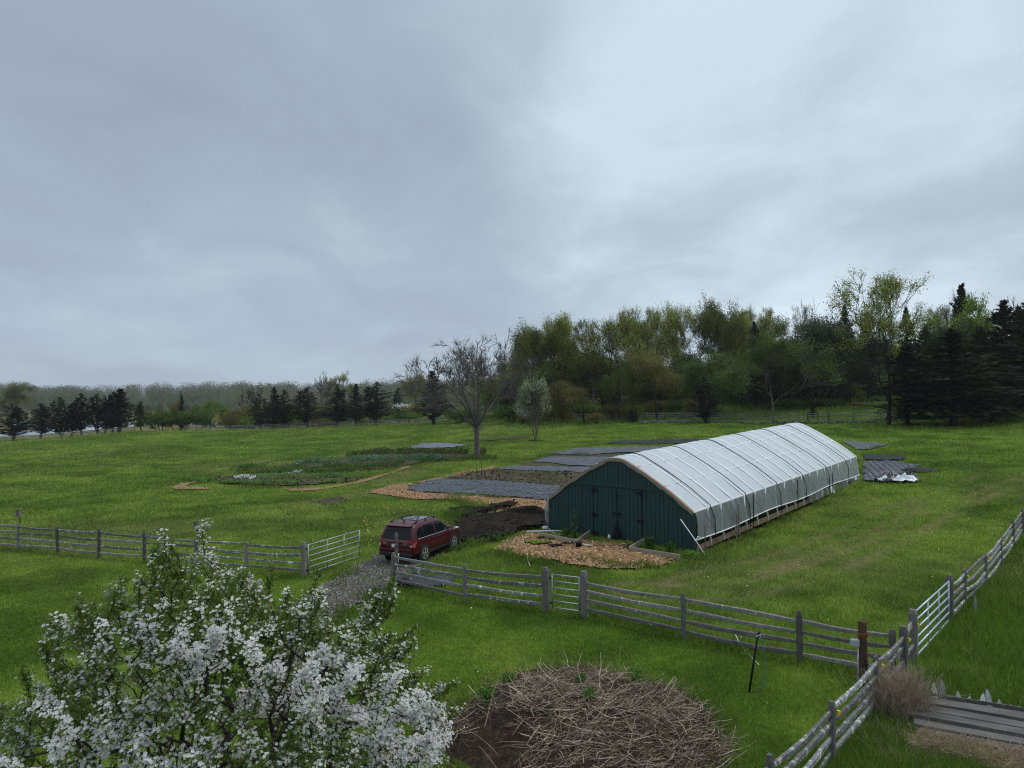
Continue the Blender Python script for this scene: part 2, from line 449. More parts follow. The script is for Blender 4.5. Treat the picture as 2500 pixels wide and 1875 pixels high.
HEAP = px_([(1095, 1800), (1145, 1725), (1230, 1655), (1310, 1605), (1474, 1600), (1620, 1640), (1690, 1710), (1725, 1780), (1740, 1960), (1040, 1960)])
SOILM = rL([(600, 320), (1200, 302), (1900, 288), (2150, 250), (2450, 205), (2900, 190), (2900, 140), (2212, 140), (1700, 162), (1450, 205), (1100, 245), (780, 288)])
SOILB = r6b([(1120, 350), (1330, 313), (1500, 288), (1640, 252), (1780, 203), (1840, 172), (1960, 152), (2212, 118), (2580, 116), (2600, 350), (2140, 354), (1700, 342)])
BARE1 = px_([(755, 1225), (830, 1212), (850, 1222), (800, 1236)])
BOARDQ = px_([(2225, 1812), (2262, 1712), (2600, 1762), (2600, 1872)])
STRAWQ = px_([(2225, 1822), (2260, 1808), (2330, 1822), (2420, 1845), (2520, 1865), (2580, 1900), (2520, 1925), (2380, 1872), (2270, 1850)])
NOGRASS = [DRIVE, MUD, DIRTROAD, CHIP1, CHIP1B, CHIP2, CHIP3, CHIPL, CHIPL2, SOIL1, FAB1, FAB2, FAB3, FAB4, FAB5, FABR1, FABR2, FABR3, FABT, SOILL, BOARDQ, STRAWQ]

def patch_masks(x, y):
    lawn = inpoly(x, y, LAWN)
    right = inpoly(x, y, RIGHTZ)
    ruts = lambda tr, w_: np.exp(-((segdist(x, y, tr) - .85) / w_) ** 2)
    dry = ruts(TRACK1, .30) * .50
    dry = np.maximum(dry, ruts(TRACK2, .26) * .45)
    dry = np.maximum(dry, np.maximum(0, 1 - segdist(x, y, TRACK3) / 2.2) * .45)
    dry = dry * np.clip(.25 + 3.0 * fbm(x * .55 - y * .45, (x * .7 + y * .7) * .25, .8, 31) - .95, 0, 1.5)
    dry = dry + .5 * np.maximum(0, 1 - segdist(x, y, TRACK1) / 4.0) * np.clip(fbm(x, y, 1.6, 32) - .48, 0, 1)
    dry += np.clip(fbm(x, y, 9, 77) - .55, 0, 1) * np.where(lawn, .3, 1.1)
    tone = .5 + (fbm(x, y, 4.5, 3) - .5) * 1.2 + (fbm(x, y, 1.3, 14) - .5) * 1.2 - .55 * np.clip(fbm(x, y, 2.6, 19) - .62, 0, 1) / .2 + (vnoise(x, y, .8, 9) - .5) * .35
    tone += (fbm(x, y * .35, 16, 41) - .5) * .9
    fieldl = (~lawn) & (~right) & (x < 14)
    dry = dry + np.where(fieldl, .05, 0) * (.4 + 1.2 * fbm(x, y * .4, 6, 62))
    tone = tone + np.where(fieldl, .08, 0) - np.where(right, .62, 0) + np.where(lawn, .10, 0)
    return lawn, right, np.clip(dry, 0, 1), np.clip(tone, 0, 1)

def grass_mat(name, dark, mid, lite, straw, trans=0.0):
    m, t, b = newmat(name)
    a = N(t, 'ShaderNodeAttribute', attribute_name='tone'); d = N(t, 'ShaderNodeAttribute', attribute_name='dry')
    g = N(t, 'ShaderNodeNewGeometry')
    c = ramp_(t, a.outputs['Fac'], [(0, dark), (.5, mid), (1, lite)])
    c = mixc(t, d.outputs['Fac'], c, straw)
    if trans:
        hs = N(t, 'ShaderNodeHueSaturation'); mr = N(t, 'ShaderNodeMapRange'); t.links.new(g.outputs['Random Per Island'], mr.inputs[0])
        mr.inputs[3].default_value = .52; mr.inputs[4].default_value = 1.48
        t.links.new(mr.outputs[0], hs.inputs['Value']); t.links.new(c, hs.inputs['Color']); c = hs.outputs[0]
    else:
        f = noise_fac(t, 3.0, 6, .7)
        c = mixc(t, 1.0, c, ramp_(t, f, [(.3, (.6, .6, .6)), (.7, (1.3, 1.3, 1.3))]), 'MULTIPLY')
        bump(t, b, f, .5, .05)
    t.links.new(c, b.inputs['Base Color']); b.inputs['Roughness'].default_value = .8; b.inputs['Specular IOR Level'].default_value = .03
    if trans:
        tr = N(t, 'ShaderNodeBsdfTranslucent'); t.links.new(c, tr.inputs[0])
        ms = N(t, 'ShaderNodeMixShader'); ms.inputs[0].default_value = trans
        t.links.new(b.outputs[0], ms.inputs[1]); t.links.new(tr.outputs[0], ms.inputs[2]); t.links.new(ms.outputs[0], t.nodes['Material Output'].inputs[0])
    return m
MGROUND = grass_mat('ground_turf', (.034, .062, .006), (.062, .104, .009), (.10, .145, .014), (.15, .115, .05))  # turf darker than the blades: shade between them put into its colour
MGRASS = grass_mat('grass_blade', (.108, .188, .024), (.190, .292, .038), (.290, .385, .070), (.33, .32, .14), .38)

def axis(lo, a, b, step, hi, g=1.13):
    mid = list(np.arange(a, b + step / 2, step)); up = []; s = step; v = mid[-1]
    while v < hi: s *= g; v += s; up.append(v)
    dn = []; s = step; v = a
    while v > lo: s *= g; v -= s; dn.append(v)
    return np.array(dn[::-1] + mid + up)
gx = axis(-2600, -50, 60, .6, 2600); gy = axis(-150, 5, 112, .55, 3200, 1.11)
XX, YY = np.meshgrid(gx, gy)
ZZ = gz(XX, YY)
# creek bed at the left
CREEK = px_([(60, 1064), (130, 1056), (260, 1040), (330, 1030)])
_l, _rt, _dry, _tone = patch_masks(XX.ravel(), YY.ravel())
ny, nx = XX.shape
idx = np.arange(nx * ny).reshape(ny, nx)
F = np.stack([idx[:-1, :-1].ravel(), idx[:-1, 1:].ravel(), idx[1:, 1:].ravel(), idx[1:, :-1].ravel()], 1)
marsh = np.clip((-2.6 - ZZ.ravel()) / .8, 0, 1)
_dry2 = np.maximum(_dry, marsh * (.5 + .5 * fbm(XX.ravel(), YY.ravel(), 40, 8)))
WLEV = -4.35
_CR = [np.array(p) for p in ((-190., 190.), (-154., 220.), (-154., 246.), (-162., 275.), (-178., 312.), (-215., 335.), (-330., 350.))]
cd = segdist(XX.ravel(), YY.ravel(), _CR)
cw = 7.5 + 4 * (fbm(XX.ravel(), YY.ravel(), 25, 13) - .5)
bed = np.clip((cw - cd) / 4.0, 0, 1)
ZZf = ZZ.ravel() * (1 - bed) + np.minimum(ZZ.ravel(), -5.6) * bed
outside = (cd > cw) & (ZZf < WLEV + .15)
ZZf = np.where(outside, WLEV + .15 + .1 * fbm(XX.ravel(), YY.ravel(), 12, 3), ZZf)
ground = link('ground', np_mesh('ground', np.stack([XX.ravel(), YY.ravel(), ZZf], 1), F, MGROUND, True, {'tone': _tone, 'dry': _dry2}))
tag(ground, kind='structure')

m, t, b = newmat('creek_water')
b.inputs['Base Color'].default_value = (.30, .33, .35, 1); b.inputs['Roughness'].default_value = .16; b.inputs['IOR'].default_value = 1.33
bump(t, b, noise_fac(t, .8, 4, .6), .25, .1)
wm = MB(); wm.add([(-330, 150, WLEV), (-60, 150, WLEV), (-60, 380, WLEV), (-330, 380, WLEV)], [(0, 1, 2, 3)])
tag(wm.build('water', m), kind='structure')

# haze: thin even air round the whole scene
mh = bpy.data.materials.new('haze_air'); mh.use_nodes = True
t = mh.node_tree; t.nodes.remove(t.nodes['Principled BSDF'])
pv = N(t, 'ShaderNodeVolumePrincipled'); pv.inputs['Color'].default_value = (.95, .97, 1, 1); pv.inputs['Density'].default_value = .00012
t.links.new(pv.outputs[0], t.nodes['Material Output'].inputs['Volume'])
hz = MB(); hz.box((0, 1525, 22), (2660, 1740, 35))
haze = tag(hz.build('haze', mh), kind='stuff')

# ---- sheets
def patch(name, poly, mat, off=.03, res=.12, edge=.25, amp=.03, wl=.5, seed=0, taper=True, holes=None):
    pa = np.array([p[:2] for p in poly]); lo = pa.min(0) - .4; hi = pa.max(0) + .4
    nx_ = int((hi[0] - lo[0]) / res) + 2; ny_ = int((hi[1] - lo[1]) / res) + 2
    X, Y = np.meshgrid(lo[0] + np.arange(nx_) * res, lo[1] + np.arange(ny_) * res)
    Xn = X + (fbm(X, Y, .8, seed + 1) - .5) * edge * 2; Yn = Y + (fbm(X, Y, .8, seed + 2) - .5) * edge * 2
    ins = inpoly(Xn, Yn, [tuple(p) for p in pa])
    Z = gz(X, Y) + off + amp * fbm(X, Y, wl, seed + 3)
    cen = ins[:-1, :-1] & ins[:-1, 1:] & ins[1:, 1:] & ins[1:, :-1]
    id_ = np.arange(nx_ * ny_).reshape(ny_, nx_)
    F_ = np.stack([id_[:-1, :-1][cen], id_[:-1, 1:][cen], id_[1:, 1:][cen], id_[1:, :-1][cen]], 1)
    used = np.unique(F_); mp = np.full(nx_ * ny_, -1); mp[used] = np.arange(len(used))
    V = np.stack([X.ravel(), Y.ravel(), Z.ravel()], 1)[used]
    return recentre(link(name, np_mesh(name, V, mp[F_], mat, True)), V.mean(0))
def ground_mat(name, stops, scale, rough=.9, bmp=.6, detail=6):
    m, t, b = newmat(name)
    f = noise_fac(t, scale, detail, .7); f2 = noise_fac(t, scale * .12, 3)
    c = ramp_(t, f, stops)
    c = mixc(t, 1.0, c, ramp_(t, f2, [(.3, (.65, .65, .65)), (.7, (1.3, 1.3, 1.3))]), 'MULTIPLY')
    t.links.new(c, b.inputs['Base Color']); b.inputs['Roughness'].default_value = rough; b.inputs['Specular IOR Level'].default_value = .05
    bump(t, b, f, bmp, .05)
    return m
MGRAVEL = ground_mat('gravel', [(.25, (.060, .052, .042)), (.5, (.125, .112, .090)), (.75, (.20, .18, .15))], 9)
MMUD = ground_mat('dark_soil', [(.3, (.008, .006, .005)), (.55, (.020, .016, .012)), (.75, (.055, .040, .028))], 3.2, .9, .9)
MDIRT = ground_mat('track_dirt', [(.3, (.030, .024, .017)), (.55, (.062, .050, .034)), (.75, (.13, .105, .07))], 2.6)
MSOIL = ground_mat('bed_soil', [(.3, (.035, .028, .018)), (.5, (.070, .058, .036)), (.75, (.095, .095, .04))], 3.0)
m, t, b = newmat('wood_chips')
c_ = N(t, 'ShaderNodeTexCoord'); v_ = N(t, 'ShaderNodeTexVoronoi'); v_.inputs['Scale'].default_value = 14
t.links.new(c_.outputs['Object'], v_.inputs['Vector'])
cc = ramp_(t, v_.outputs['Color'], [(.0, (.085, .044, .016)), (.5, (.235, .125, .050)), (1, (.41, .255, .12))])
t.links.new(cc, b.inputs['Base Color']); b.inputs['Roughness'].default_value = .9; bump(t, b, v_.outputs['Distance'], .8, .04)
MCHIP = m
m, t, b = newmat('wood_chip_bits'); g = N(t, 'ShaderNodeNewGeometry')
t.links.new(ramp_(t, g.outputs['Random Per Island'], [(0, (.13, .066, .024)), (.6, (.34, .185, .076)), (1, (.57, .39, .19))]), b.inputs['Base Color']); b.inputs['Roughness'].default_value = .9
MCHIPB = m
def fabric_mat(name, base, hole, rot, scale=2.6):
    m, t, b = newmat(name)
    c = N(t, 'ShaderNodeTexCoord'); mp = N(t, 'ShaderNodeMapping'); mp.inputs['Rotation'].default_value = (0, 0, rot); mp.inputs['Scale'].default_value = (1, 1, 0)
    t.links.new(c.outputs['Object'], mp.inputs[0])
    f = noise_fac(t, 1.3, 6, .7, sc=(.5, 2.6, 1))
    col = ramp_(t, f, [(.32, tuple(x * .45 for x in base)), (.5, base), (.68, tuple(x * 2.1 for x in base))])  # worn, dusty streaks that also paint in light and shade of wrinkles
    if hole:
        v = N(t, 'ShaderNodeTexVoronoi'); v.inputs['Scale'].default_value = scale; v.inputs['Randomness'].default_value = .18
        t.links.new(mp.outputs[0], v.inputs['Vector'])
        col = mixc(t, ramp_(t, v.outputs['Distance'], [(.26, (1, 1, 1)), (.33, (0, 0, 0))]), col, (.006, .006, .005))
    t.links.new(col, b.inputs['Base Color']); b.inputs['Roughness'].default_value = .6; b.inputs['Specular IOR Level'].default_value = .16
    bump(t, b, noise_fac(t, 3, 5, .65, sc=(.6, 3, 1)), 1.0, .12)
    return m
MFAB = fabric_mat('planting_fabric', (.088, .095, .108), True, .35)
MFABP = fabric_mat('weed_fabric', (.085, .091, .102), False, .35)
MFABD = fabric_mat('dark_fabric', (.016, .016, .018), False, 0)

def sheet_thing(name, poly, mat, label, cat, group=None, **k):
    return tag(patch(name, poly, mat, **k), label, cat, group)
tag(patch('driveway', DRIVE, MGRAVEL, off=.02, res=.07, edge=.38, amp=.03, wl=.4, seed=3), kind='structure')
tag(patch('dirt_track', DIRTROAD, MDIRT, off=.03, edge=.4, amp=.05, seed=4), kind='structure')
tag(patch('muddy_ground', MUD, MMUD, off=.045, edge=.45, amp=.34, wl=.8, seed=6), kind='structure')
tag(patch('bare_soil', BARE1, MDIRT, off=.02, edge=.5, amp=.02, seed=8), kind='structure')
tag(patch('garden_soil', SOILL, MSOIL, off=.03, edge=.3, amp=.12, seed=9), kind='structure')
tag(patch('garden_soil', SOIL1, MSOIL, off=.03, edge=.3, amp=.10, wl=.6, seed=10), kind='structure')
tag(patch('garden_soil', SOILB, MSOIL, off=.035, edge=.5, amp=.02, seed=12), kind='structure')
tag(patch('garden_soil', SOILM, MSOIL, off=.03, edge=.7, amp=.08, seed=13), kind='structure')
tag(patch('garden_soil', SOILFAR, MSOIL, off=.05, edge=.3, amp=.12, seed=11), kind='structure')
for i, p_ in enumerate((CHIP1, CHIP1B, CHIP2, CHIP3, CHIPL, CHIPL2)):
    tag(patch('wood_chip_path', p_, MCHIP, off=.035, edge=.28, amp=.05, wl=.3, seed=20 + i), kind='structure')
FG = 'landscape fabric sheets laid over the garden beds'
sheet_thing('landscape_fabric', FAB1, MFAB, 'near black landscape fabric with rows of planting holes, between wood chips and brown soil', 'landscape fabric', FG, off=.05, edge=.14, amp=.12, wl=.55, seed=40)
sheet_thing('landscape_fabric', FAB2, MFABP, 'grey fabric strip just behind the brown soil bed', 'landscape fabric', FG, off=.06, edge=.25, amp=.1, wl=.5, seed=41)
sheet_thing('landscape_fabric', FAB3, MFABP, 'wrinkled grey fabric sheet second strip behind the brown soil bed', 'landscape fabric', FG, off=.06, edge=.3, amp=.1, wl=.5, seed=42)
sheet_thing('landscape_fabric', FAB4, MFABP, 'long grey fabric strip bordered by weeds beside the greenhouse roof edge', 'landscape fabric', FG, off=.07, edge=.4, amp=.1, seed=43)
sheet_thing('landscape_fabric', FAB5, MFABD, 'farthest dark fabric strip beyond the greenhouse in the field', 'landscape fabric', FG, off=.05, edge=.5, amp=.1, seed=44)
sheet_thing('landscape_fabric', FABR1, MFABP, 'small grey fabric sheet just behind the far end of the greenhouse', 'landscape fabric', FG, off=.04, edge=.3, amp=.08, seed=45)
sheet_thing('landscape_fabric', FABR2, MFABD, 'narrow black fabric strip past the far corner of the greenhouse', 'landscape fabric', FG, off=.07, edge=.12, amp=.10, seed=46)
sheet_thing('landscape_fabric', FABR3, MFAB, 'wide fabric sheet with planting holes beside the black and white tarp pile', 'landscape fabric', FG, off=.03, edge=.2, amp=.12, wl=.6, seed=47)
sheet_thing('tarp', FABT, simple('grey_tarp', (.10, .11, .13), .45, .5, 2.5, 0, .6, .25), 'crumpled shiny grey tarp in the field left of the bare tree', 'tarp', None, off=.02, edge=.5, amp=.14, wl=.6, seed=48)

# wood chips lying loose
def quads(P0, U, Vv):
    V = np.stack([P0 - U - Vv, P0 + U - Vv, P0 + U + Vv, P0 - U + Vv], 1).reshape(-1, 3)
    return V, np.arange(len(P0) * 4).reshape(-1, 4)
def rand_dirs(n):
    v = rng.normal(size=(n, 3)); return v / np.linalg.norm(v, axis=1, keepdims=True)
cp = []
for poly, den in ((CHIP1, 55), (CHIP2, 110), (CHIP3, 60), (CHIP1B, 40), (CHIPL2, 14), (CHIPL, 14)):
    pa = np.array([p[:2] for p in poly]); lo, hi = pa.min(0), pa.max(0)
    n = int((hi - lo).prod() * den); q = lo + rng.random((n, 2)) * (hi - lo)
    q2 = q + rng.normal(scale=.12, size=q.shape)
    cp.append(q2[inpoly(q[:, 0], q[:, 1], [tuple(a) for a in pa])])
cp = np.concatenate(cp)
P0 = np.column_stack([cp, gz(cp[:, 0], cp[:, 1]) + .07 + .03 * rng.random(len(cp))])
a = rng.random(len(cp)) * 6.283; L = rng.uniform(.02, .06, (len(cp), 1)); tl = rng.normal(scale=.35, size=len(cp))
U = np.column_stack([np.cos(a), np.sin(a), tl]) * L; Vv = np.column_stack([-np.sin(a), np.cos(a), rng.normal(scale=.4, size=len(cp))]) * L * .4
V, F = quads(P0, U, Vv)
tag(link('wood_chips', np_mesh('wood_chips', V, F, MCHIPB)), kind='stuff')

# clods of earth on the mud and the soil beds
cl_ = []
for poly, den in ((MUD, 150), (DIRTROAD, 60), (SOIL1, 8), (SOILL, 8)):
    pa = np.array([p[:2] for p in poly]); lo, hi = pa.min(0), pa.max(0); n = int((hi - lo).prod() * den); q = lo + rng.random((n, 2)) * (hi - lo); q2 = q + rng.normal(scale=.15, size=q.shape)
    cl_.append(q2[inpoly(q[:, 0], q[:, 1], [tuple(a) for a in pa])])
cl_ = np.concatenate(cl_); n = len(cl_); P0 = np.column_stack([cl_, gz(cl_[:, 0], cl_[:, 1]) + .08 + .22 * fbm(cl_[:, 0], cl_[:, 1], .8, 9) * rng.random(n)]); s_ = rng.uniform(.02, .075, (n, 1)) 
U = rand_dirs(n) * s_; W_ = np.cross(U, rand_dirs(n)); W_ = W_ / (np.linalg.norm(W_, axis=1, keepdims=True) + 1e-9) * s_ * .8
V, F = quads(P0, U, W_)
m, t, b = newmat('earth_clod'); g = N(t, 'ShaderNodeNewGeometry'); t.links.new(ramp_(t, g.outputs['Random Per Island'], [(0, (.006, .005, .004)), (.6, (.022, .016, .011)), (.88, (.060, .042, .026)), (1, (.16, .10, .055))]), b.inputs['Base Color']); b.inputs['Roughness'].default_value = .95
tag(link('earth_clods', np_mesh('earth_clods', V, F, m)), kind='stuff')
# stones on the gravel
pa = np.array([p[:2] for p in DRIVE]); lo, hi = pa.min(0), pa.max(0); q = lo + rng.random((26000, 2)) * (hi - lo); q = q[inpoly(q[:, 0] + rng.normal(scale=.2, size=len(q)), q[:, 1], [tuple(a) for a in pa])]; n = len(q)
P0 = np.column_stack([q, gz(q[:, 0], q[:, 1]) + .05]); s_ = rng.uniform(.008, .028, (n, 1)); a = rng.random(n) * 6.28
V, F = quads(P0, np.column_stack([np.cos(a), np.sin(a), rng.normal(scale=.3, size=n)]) * s_, np.column_stack([-np.sin(a), np.cos(a), rng.normal(scale=.3, size=n)]) * s_ * .8)
m, t, b = newmat('gravel_stone'); g = N(t, 'ShaderNodeNewGeometry'); t.links.new(ramp_(t, g.outputs['Random Per Island'], [(0, (.045, .040, .033)), (.6, (.135, .122, .102)), (1, (.29, .27, .235))]), b.inputs['Base Color']); b.inputs['Roughness'].default_value = .9
tag(link('gravel', np_mesh('gravel', V, F, m)), kind='stuff')

# ---- grass blades (thinner with distance, as the eye resolves them)
def blades(n, y0, y1, seed):
    rg = np.random.default_rng(seed)
    Y = np.exp(rg.uniform(math.log(y0), math.log(y1), n)); X = (rg.uniform(-120, 2620, n) - CX) / FPX * Y
    # tufts: draw neighbours together
    k = rg.random(n) < .5
    sx = np.round(X / (.012 * Y)) * .012 * Y; sy = np.round(Y / (.02 * Y)) * .02 * Y
    X = np.where(k, X * .5 + sx * .5 + rg.normal(size=n) * .002 * Y, X)
    keep = np.ones(n, bool)
    jx = X + rg.normal(size=n) * .14; jy = Y + rg.normal(size=n) * .22
    keep &= ~(inpoly(jx, jy, [tuple(q[:2]) for q in SOILB]) & (rg.random(n) < .72))
    thin = rg.random(n) < .62
    keep &= ~(inpoly(jx, jy, [tuple(q[:2]) for q in SOILM]) & (rg.random(n) < .60))
    for p_ in NOGRASS[1:]:
        i_ = inpoly(jx, jy, [tuple(q[:2]) for q in p_])
        keep &= ~(i_ & (thin | (not any(p_ is z_ for z_ in (CHIPL, CHIPL2, SOILL)))))
    cdr = segdist(X, Y, DRIVE_MID)
    keep &= ~(inpoly(X + (fbm(X, Y, .7, 66) - .5) * .9, Y + (fbm(X, Y, .7, 67) - .5) * .9, [tuple(q[:2]) for q in DRIVE]) & ~((cdr < .45) & (fbm(X, Y, .9, 68) > .45) & (rg.random(n) < .75)))
    keep &= ~(inpoly(X, Y, [tuple(q[:2]) for q in HEAP]) & (rg.random(n) < .97) & (fbm(X, Y, .9, 44) < .60))
    # inside the greenhouse
    lx, ly = (X - GH[0]) * GHW[0] + (Y - GH[1]) * GHW[1], (X - GH[0]) * GHL[0] + (Y - GH[1]) * GHL[1]
    keep &= ~((np.abs(lx) < 3.95) & (ly > -.05) & (ly < 20))
    Z = gz(X, Y)
    keep &= Z > -3.3
    X, Y, Z = X[keep], Y[keep], Z[keep]; n = len(X)
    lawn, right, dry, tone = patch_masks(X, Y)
    rnd = rg.random(n)
    rough_ = fbm(X, Y, 1.6, 55)
    h = np.where(lawn, .045 + .035 * rough_, np.where(right, .14 + .26 * rough_, .07 + .17 * rough_ ** 1.3)) * (.6 + .8 * rnd)
    h = (h * (1 - .55 * np.clip(dry * 1.3, 0, 1)) + .0004 * Y) * np.where(lawn, 1, .85)
    nearfence = np.minimum(segdist(X, Y, FA), np.minimum(segdist(X, Y, FB), segdist(X, Y, FC)))
    h = h + np.where(nearfence < .35, .10 * rnd, 0)
    wd = (.0035 + .0009 * Y) * (.6 + .8 * rg.random(n)) * np.where(right, 1.25, 1)
    a = rg.random(n) * 6.283; ln = rg.random(n) * 1.1
    la = rg.random(n) * 6.283
    ca, sa = np.cos(a) * wd / 2, np.sin(a) * wd / 2
    B = np.column_stack([X, Y, Z - .01])
    o_ = np.column_stack([ca, sa, np.zeros(n)])
    T = B + np.column_stack([np.cos(la) * h * ln, np.sin(la) * h * ln, h])
    V = np.stack([B - o_, B + o_, T], 1).reshape(-1, 3)
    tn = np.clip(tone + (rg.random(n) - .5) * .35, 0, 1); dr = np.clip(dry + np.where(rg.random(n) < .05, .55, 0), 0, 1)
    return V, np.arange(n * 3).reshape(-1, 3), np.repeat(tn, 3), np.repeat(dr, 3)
# greenhouse frame: front middle on the ground, across (w) and along (l)
_gl, _gr = G(1339, 1292), G(1701, 1347)
GH = (_gl + _gr) / 2
_wd = (_gr - _gl)[:2]; GHWID = float(np.linalg.norm(_wd)); GHW = _wd / GHWID; GHL = np.array([-GHW[1], GHW[0]])
print('GH', GH, GHWID, GHW, GHL)
for nm, n, y0, y1, sd in (('lawn_grass', 330000, 10.2, 26, 1), ('field_grass', 420000, 26, 185, 2)):
    V, F, tn, dr = blades(n, y0, y1, sd)
    o = link(nm, np_mesh(nm, V, F, MGRASS, False, {'tone': tn, 'dry': dr}))
    tag(o, kind='stuff')
# dandelions and daisies
def dots(name, n, mat, y0, y1, pxr, size, cl):
    Y = np.exp(rng.uniform(math.log(y0), math.log(y1), n)); X = (rng.uniform(*pxr, n) - CX) / FPX * Y
    keep = fbm(X, Y, 2.2, cl) > .52
    for p_ in NOGRASS: keep &= ~inpoly(X, Y, [tuple(q[:2]) for q in p_])
    lx, ly = (X - GH[0]) * GHW[0] + (Y - GH[1]) * GHW[1], (X - GH[0]) * GHL[0] + (Y - GH[1]) * GHL[1]
    keep &= ~((np.abs(lx) < 4) & (ly > -.1) & (ly < 20))
    X, Y = X[keep], Y[keep]
    P0 = np.column_stack([X, Y, gz(X, Y) + .10 + .10 * rng.random(len(X))]); s = size * rng.uniform(.6, 1.2, (len(X), 1))
    a = rng.random(len(X)) * 6.28
    V, F = quads(P0, np.column_stack([np.cos(a), np.sin(a), .4 * np.ones(len(X))]) * s, np.column_stack([-np.sin(a), np.cos(a), .5 * np.ones(len(X))]) * s)
    tag(link(name, np_mesh(name, V, F, mat)), kind='stuff')
dots('dandelions', 260, simple('dandelion_yellow', (.75, .55, .03), .7, .1), 18, 60, (1300, 2500), .015, 71)
dots('dandelions', 420, bpy.data.materials['dandelion_yellow'], 29, 42, (870, 1130), .019, 72)
dots('daisies', 420, simple('daisy_white', (.75, .75, .70), .7, .05), 15, 50, (100, 2500), .013, 73)
# ------------------------------------------------------------------ the greenhouse
GL, GSL = 21.4, 0.0325           # length, rise of the ground along it
HW = GHWID / 2
gh = empty('greenhouse', GH, math.atan2(GHW[1], GHW[0]))
tag(gh, 'long plastic-covered hoop greenhouse with dark green wooden front wall and double doors', 'greenhouse')
def prof(n=18):
    """half profile from the eave up to the ridge: (x, z)"""
    kx = np.array([0, .06, .14, .30, .5, .75, 1.0]); kz = np.array([3.50, 3.48, 3.41, 3.12, 2.73, 2.18, 1.52])
    xs = np.linspace(0, 1, n)
    return [(x * HW * .965, float(np.interp(x, kx, kz))) for x in xs]
HP = prof()
FULL = [(-x, z) for x, z in reversed(HP)] + HP[1:]
def topz(x): return float(np.interp(abs(x), [p[0] for p in HP], [p[1] for p in HP]))
m, t, b = newmat('green_paint')
f = noise_fac(t, 5, 6, .7); c = ramp_(t, f, [(.3, (.012, .036, .033)), (.7, (.021, .056, .050))])
t.links.new(c, b.inputs['Base Color']); b.inputs['Roughness'].default_value = .65; b.inputs['Specular IOR Level'].default_value = .3
MGREEN = m
def film(name, col, transp, tl, rough=.3, wr=.4, wsc=(1, 1, 1), wfreq=3.0):
    m, t, b = newmat(name)
    o = t.nodes['Material Output']; t.nodes.remove(b)
    nz = noise_fac(t, wfreq, 4, .6, sc=wsc)
    bp = N(t, 'ShaderNodeBump'); bp.inputs['Strength'].default_value = wr; bp.inputs['Distance'].default_value = .06; t.links.new(nz, bp.inputs['Height'])
    d = N(t, 'ShaderNodeBsdfDiffuse'); d.inputs[0].default_value = (*col, 1); t.links.new(bp.outputs[0], d.inputs['Normal'])
    tr = N(t, 'ShaderNodeBsdfTranslucent'); tr.inputs[0].default_value = (*col, 1); t.links.new(bp.outputs[0], tr.inputs['Normal'])
    gl = N(t, 'ShaderNodeBsdfGlossy'); gl.inputs['Roughness'].default_value = rough; gl.inputs[0].default_value = (.9, .93, .95, 1); t.links.new(bp.outputs[0], gl.inputs['Normal'])
    tp = N(t, 'ShaderNodeBsdfTransparent'); tp.inputs[0].default_value = (.93, .95, .95, 1)
    def mix(f_, a, c2):
        x = N(t, 'ShaderNodeMixShader')
        if isinstance(f_, float): x.inputs[0].default_value = f_
        else: t.links.new(f_, x.inputs[0])
        t.links.new(a.outputs[0], x.inputs[1]); t.links.new(c2.outputs[0], x.inputs[2]); return x
    x = mix(tl, d, tr); x = mix(transp, x, tp)
    fr = N(t, 'ShaderNodeFresnel'); fr.inputs['IOR'].default_value = 1.45
    x = mix(fr.outputs[0], x, gl)
    t.links.new(x.outputs[0], o.inputs[0]); return m
MFILM = film('poly_film', (.86, .89, .90), .15, .40, .25, .35, (1, .35, 1))
MCURT = film('curtain_film', (.50, .54, .54), .50, .40, .22, .8, (1, 3.0, .35), 2.2)
NB = 18; SP = GL / NB
# roof cover: hugs the hoops, swells between them
ns = 6
V = []; Fq = []
ys = np.linspace(0.02, GL, NB * ns + 1); nf = len(FULL)
for y in ys:
    sw = .065 * abs(math.sin(math.pi * y / SP)) ** .8
    for i, (x, z) in enumerate(FULL):
        dxn = FULL[min(i + 1, nf - 1)][0] - FULL[max(i - 1, 0)][0]; dzn = FULL[min(i + 1, nf - 1)][1] - FULL[max(i - 1, 0)][1]
        nn = math.hypot(dxn, dzn); e = sw * min(1, 6 * min(i, nf - 1 - i) / nf + .15)
        wv = .012 * math.sin(9 * y + 5 * z + 3 * math.sin(2.3 * y)) * (1 if i not in (0, nf - 1) else 0)
        V.append((x - dzn / nn * (e + wv), y, z + .02 + GSL * y + dxn / nn * (e + wv)))
V = np.array(V); idx = np.arange(len(V)).reshape(len(ys), nf)
Fq = np.stack([idx[:-1, :-1].ravel(), idx[:-1, 1:].ravel(), idx[1:, 1:].ravel(), idx[1:, :-1].ravel()], 1)
link('roof_cover', np_mesh('roof_cover', V, Fq, MFILM, True), gh)
# hoops, purlins
MHOOP = simple('hoop_pipe', (.88, .89, .89), .4, .04, 8)
for k in range(1, NB + 1):
    mb = MB(); y = k * SP
    if k == NB: y -= .04
    pts = [(-HW - .06, y, .0 + GSL * y), (-HW * .985 - .01, y, .8 + GSL * y)] + [(x * 1.010, y, z + .042 + GSL * y) for x, z in FULL] + [(HW * .985 + .01, y, .8 + GSL * y), (HW + .06, y, GSL * y)]
    mb.tube(pts, .040, 6); mb.build('hoop', MHOOP, gh, True)
for fr in (-.62, -.28, .28, .62):
    mb = MB(); x = fr * HW; mb.tube([(x, y, topz(x) + .075 + GSL * y) for y in (0.05, GL / 2, GL - .05)], .02, 6); mb.build('purlin', MHOOP, gh, True)
for s_ in (-1, 1):
    mb = MB(); mb.bar((s_ * (HW * .968 + .012), 0, 1.53), (s_ * (HW * .968 + .012), GL, 1.53 + GSL * GL), .018, .03); mb.build('eave_rail', MHOOP, gh)
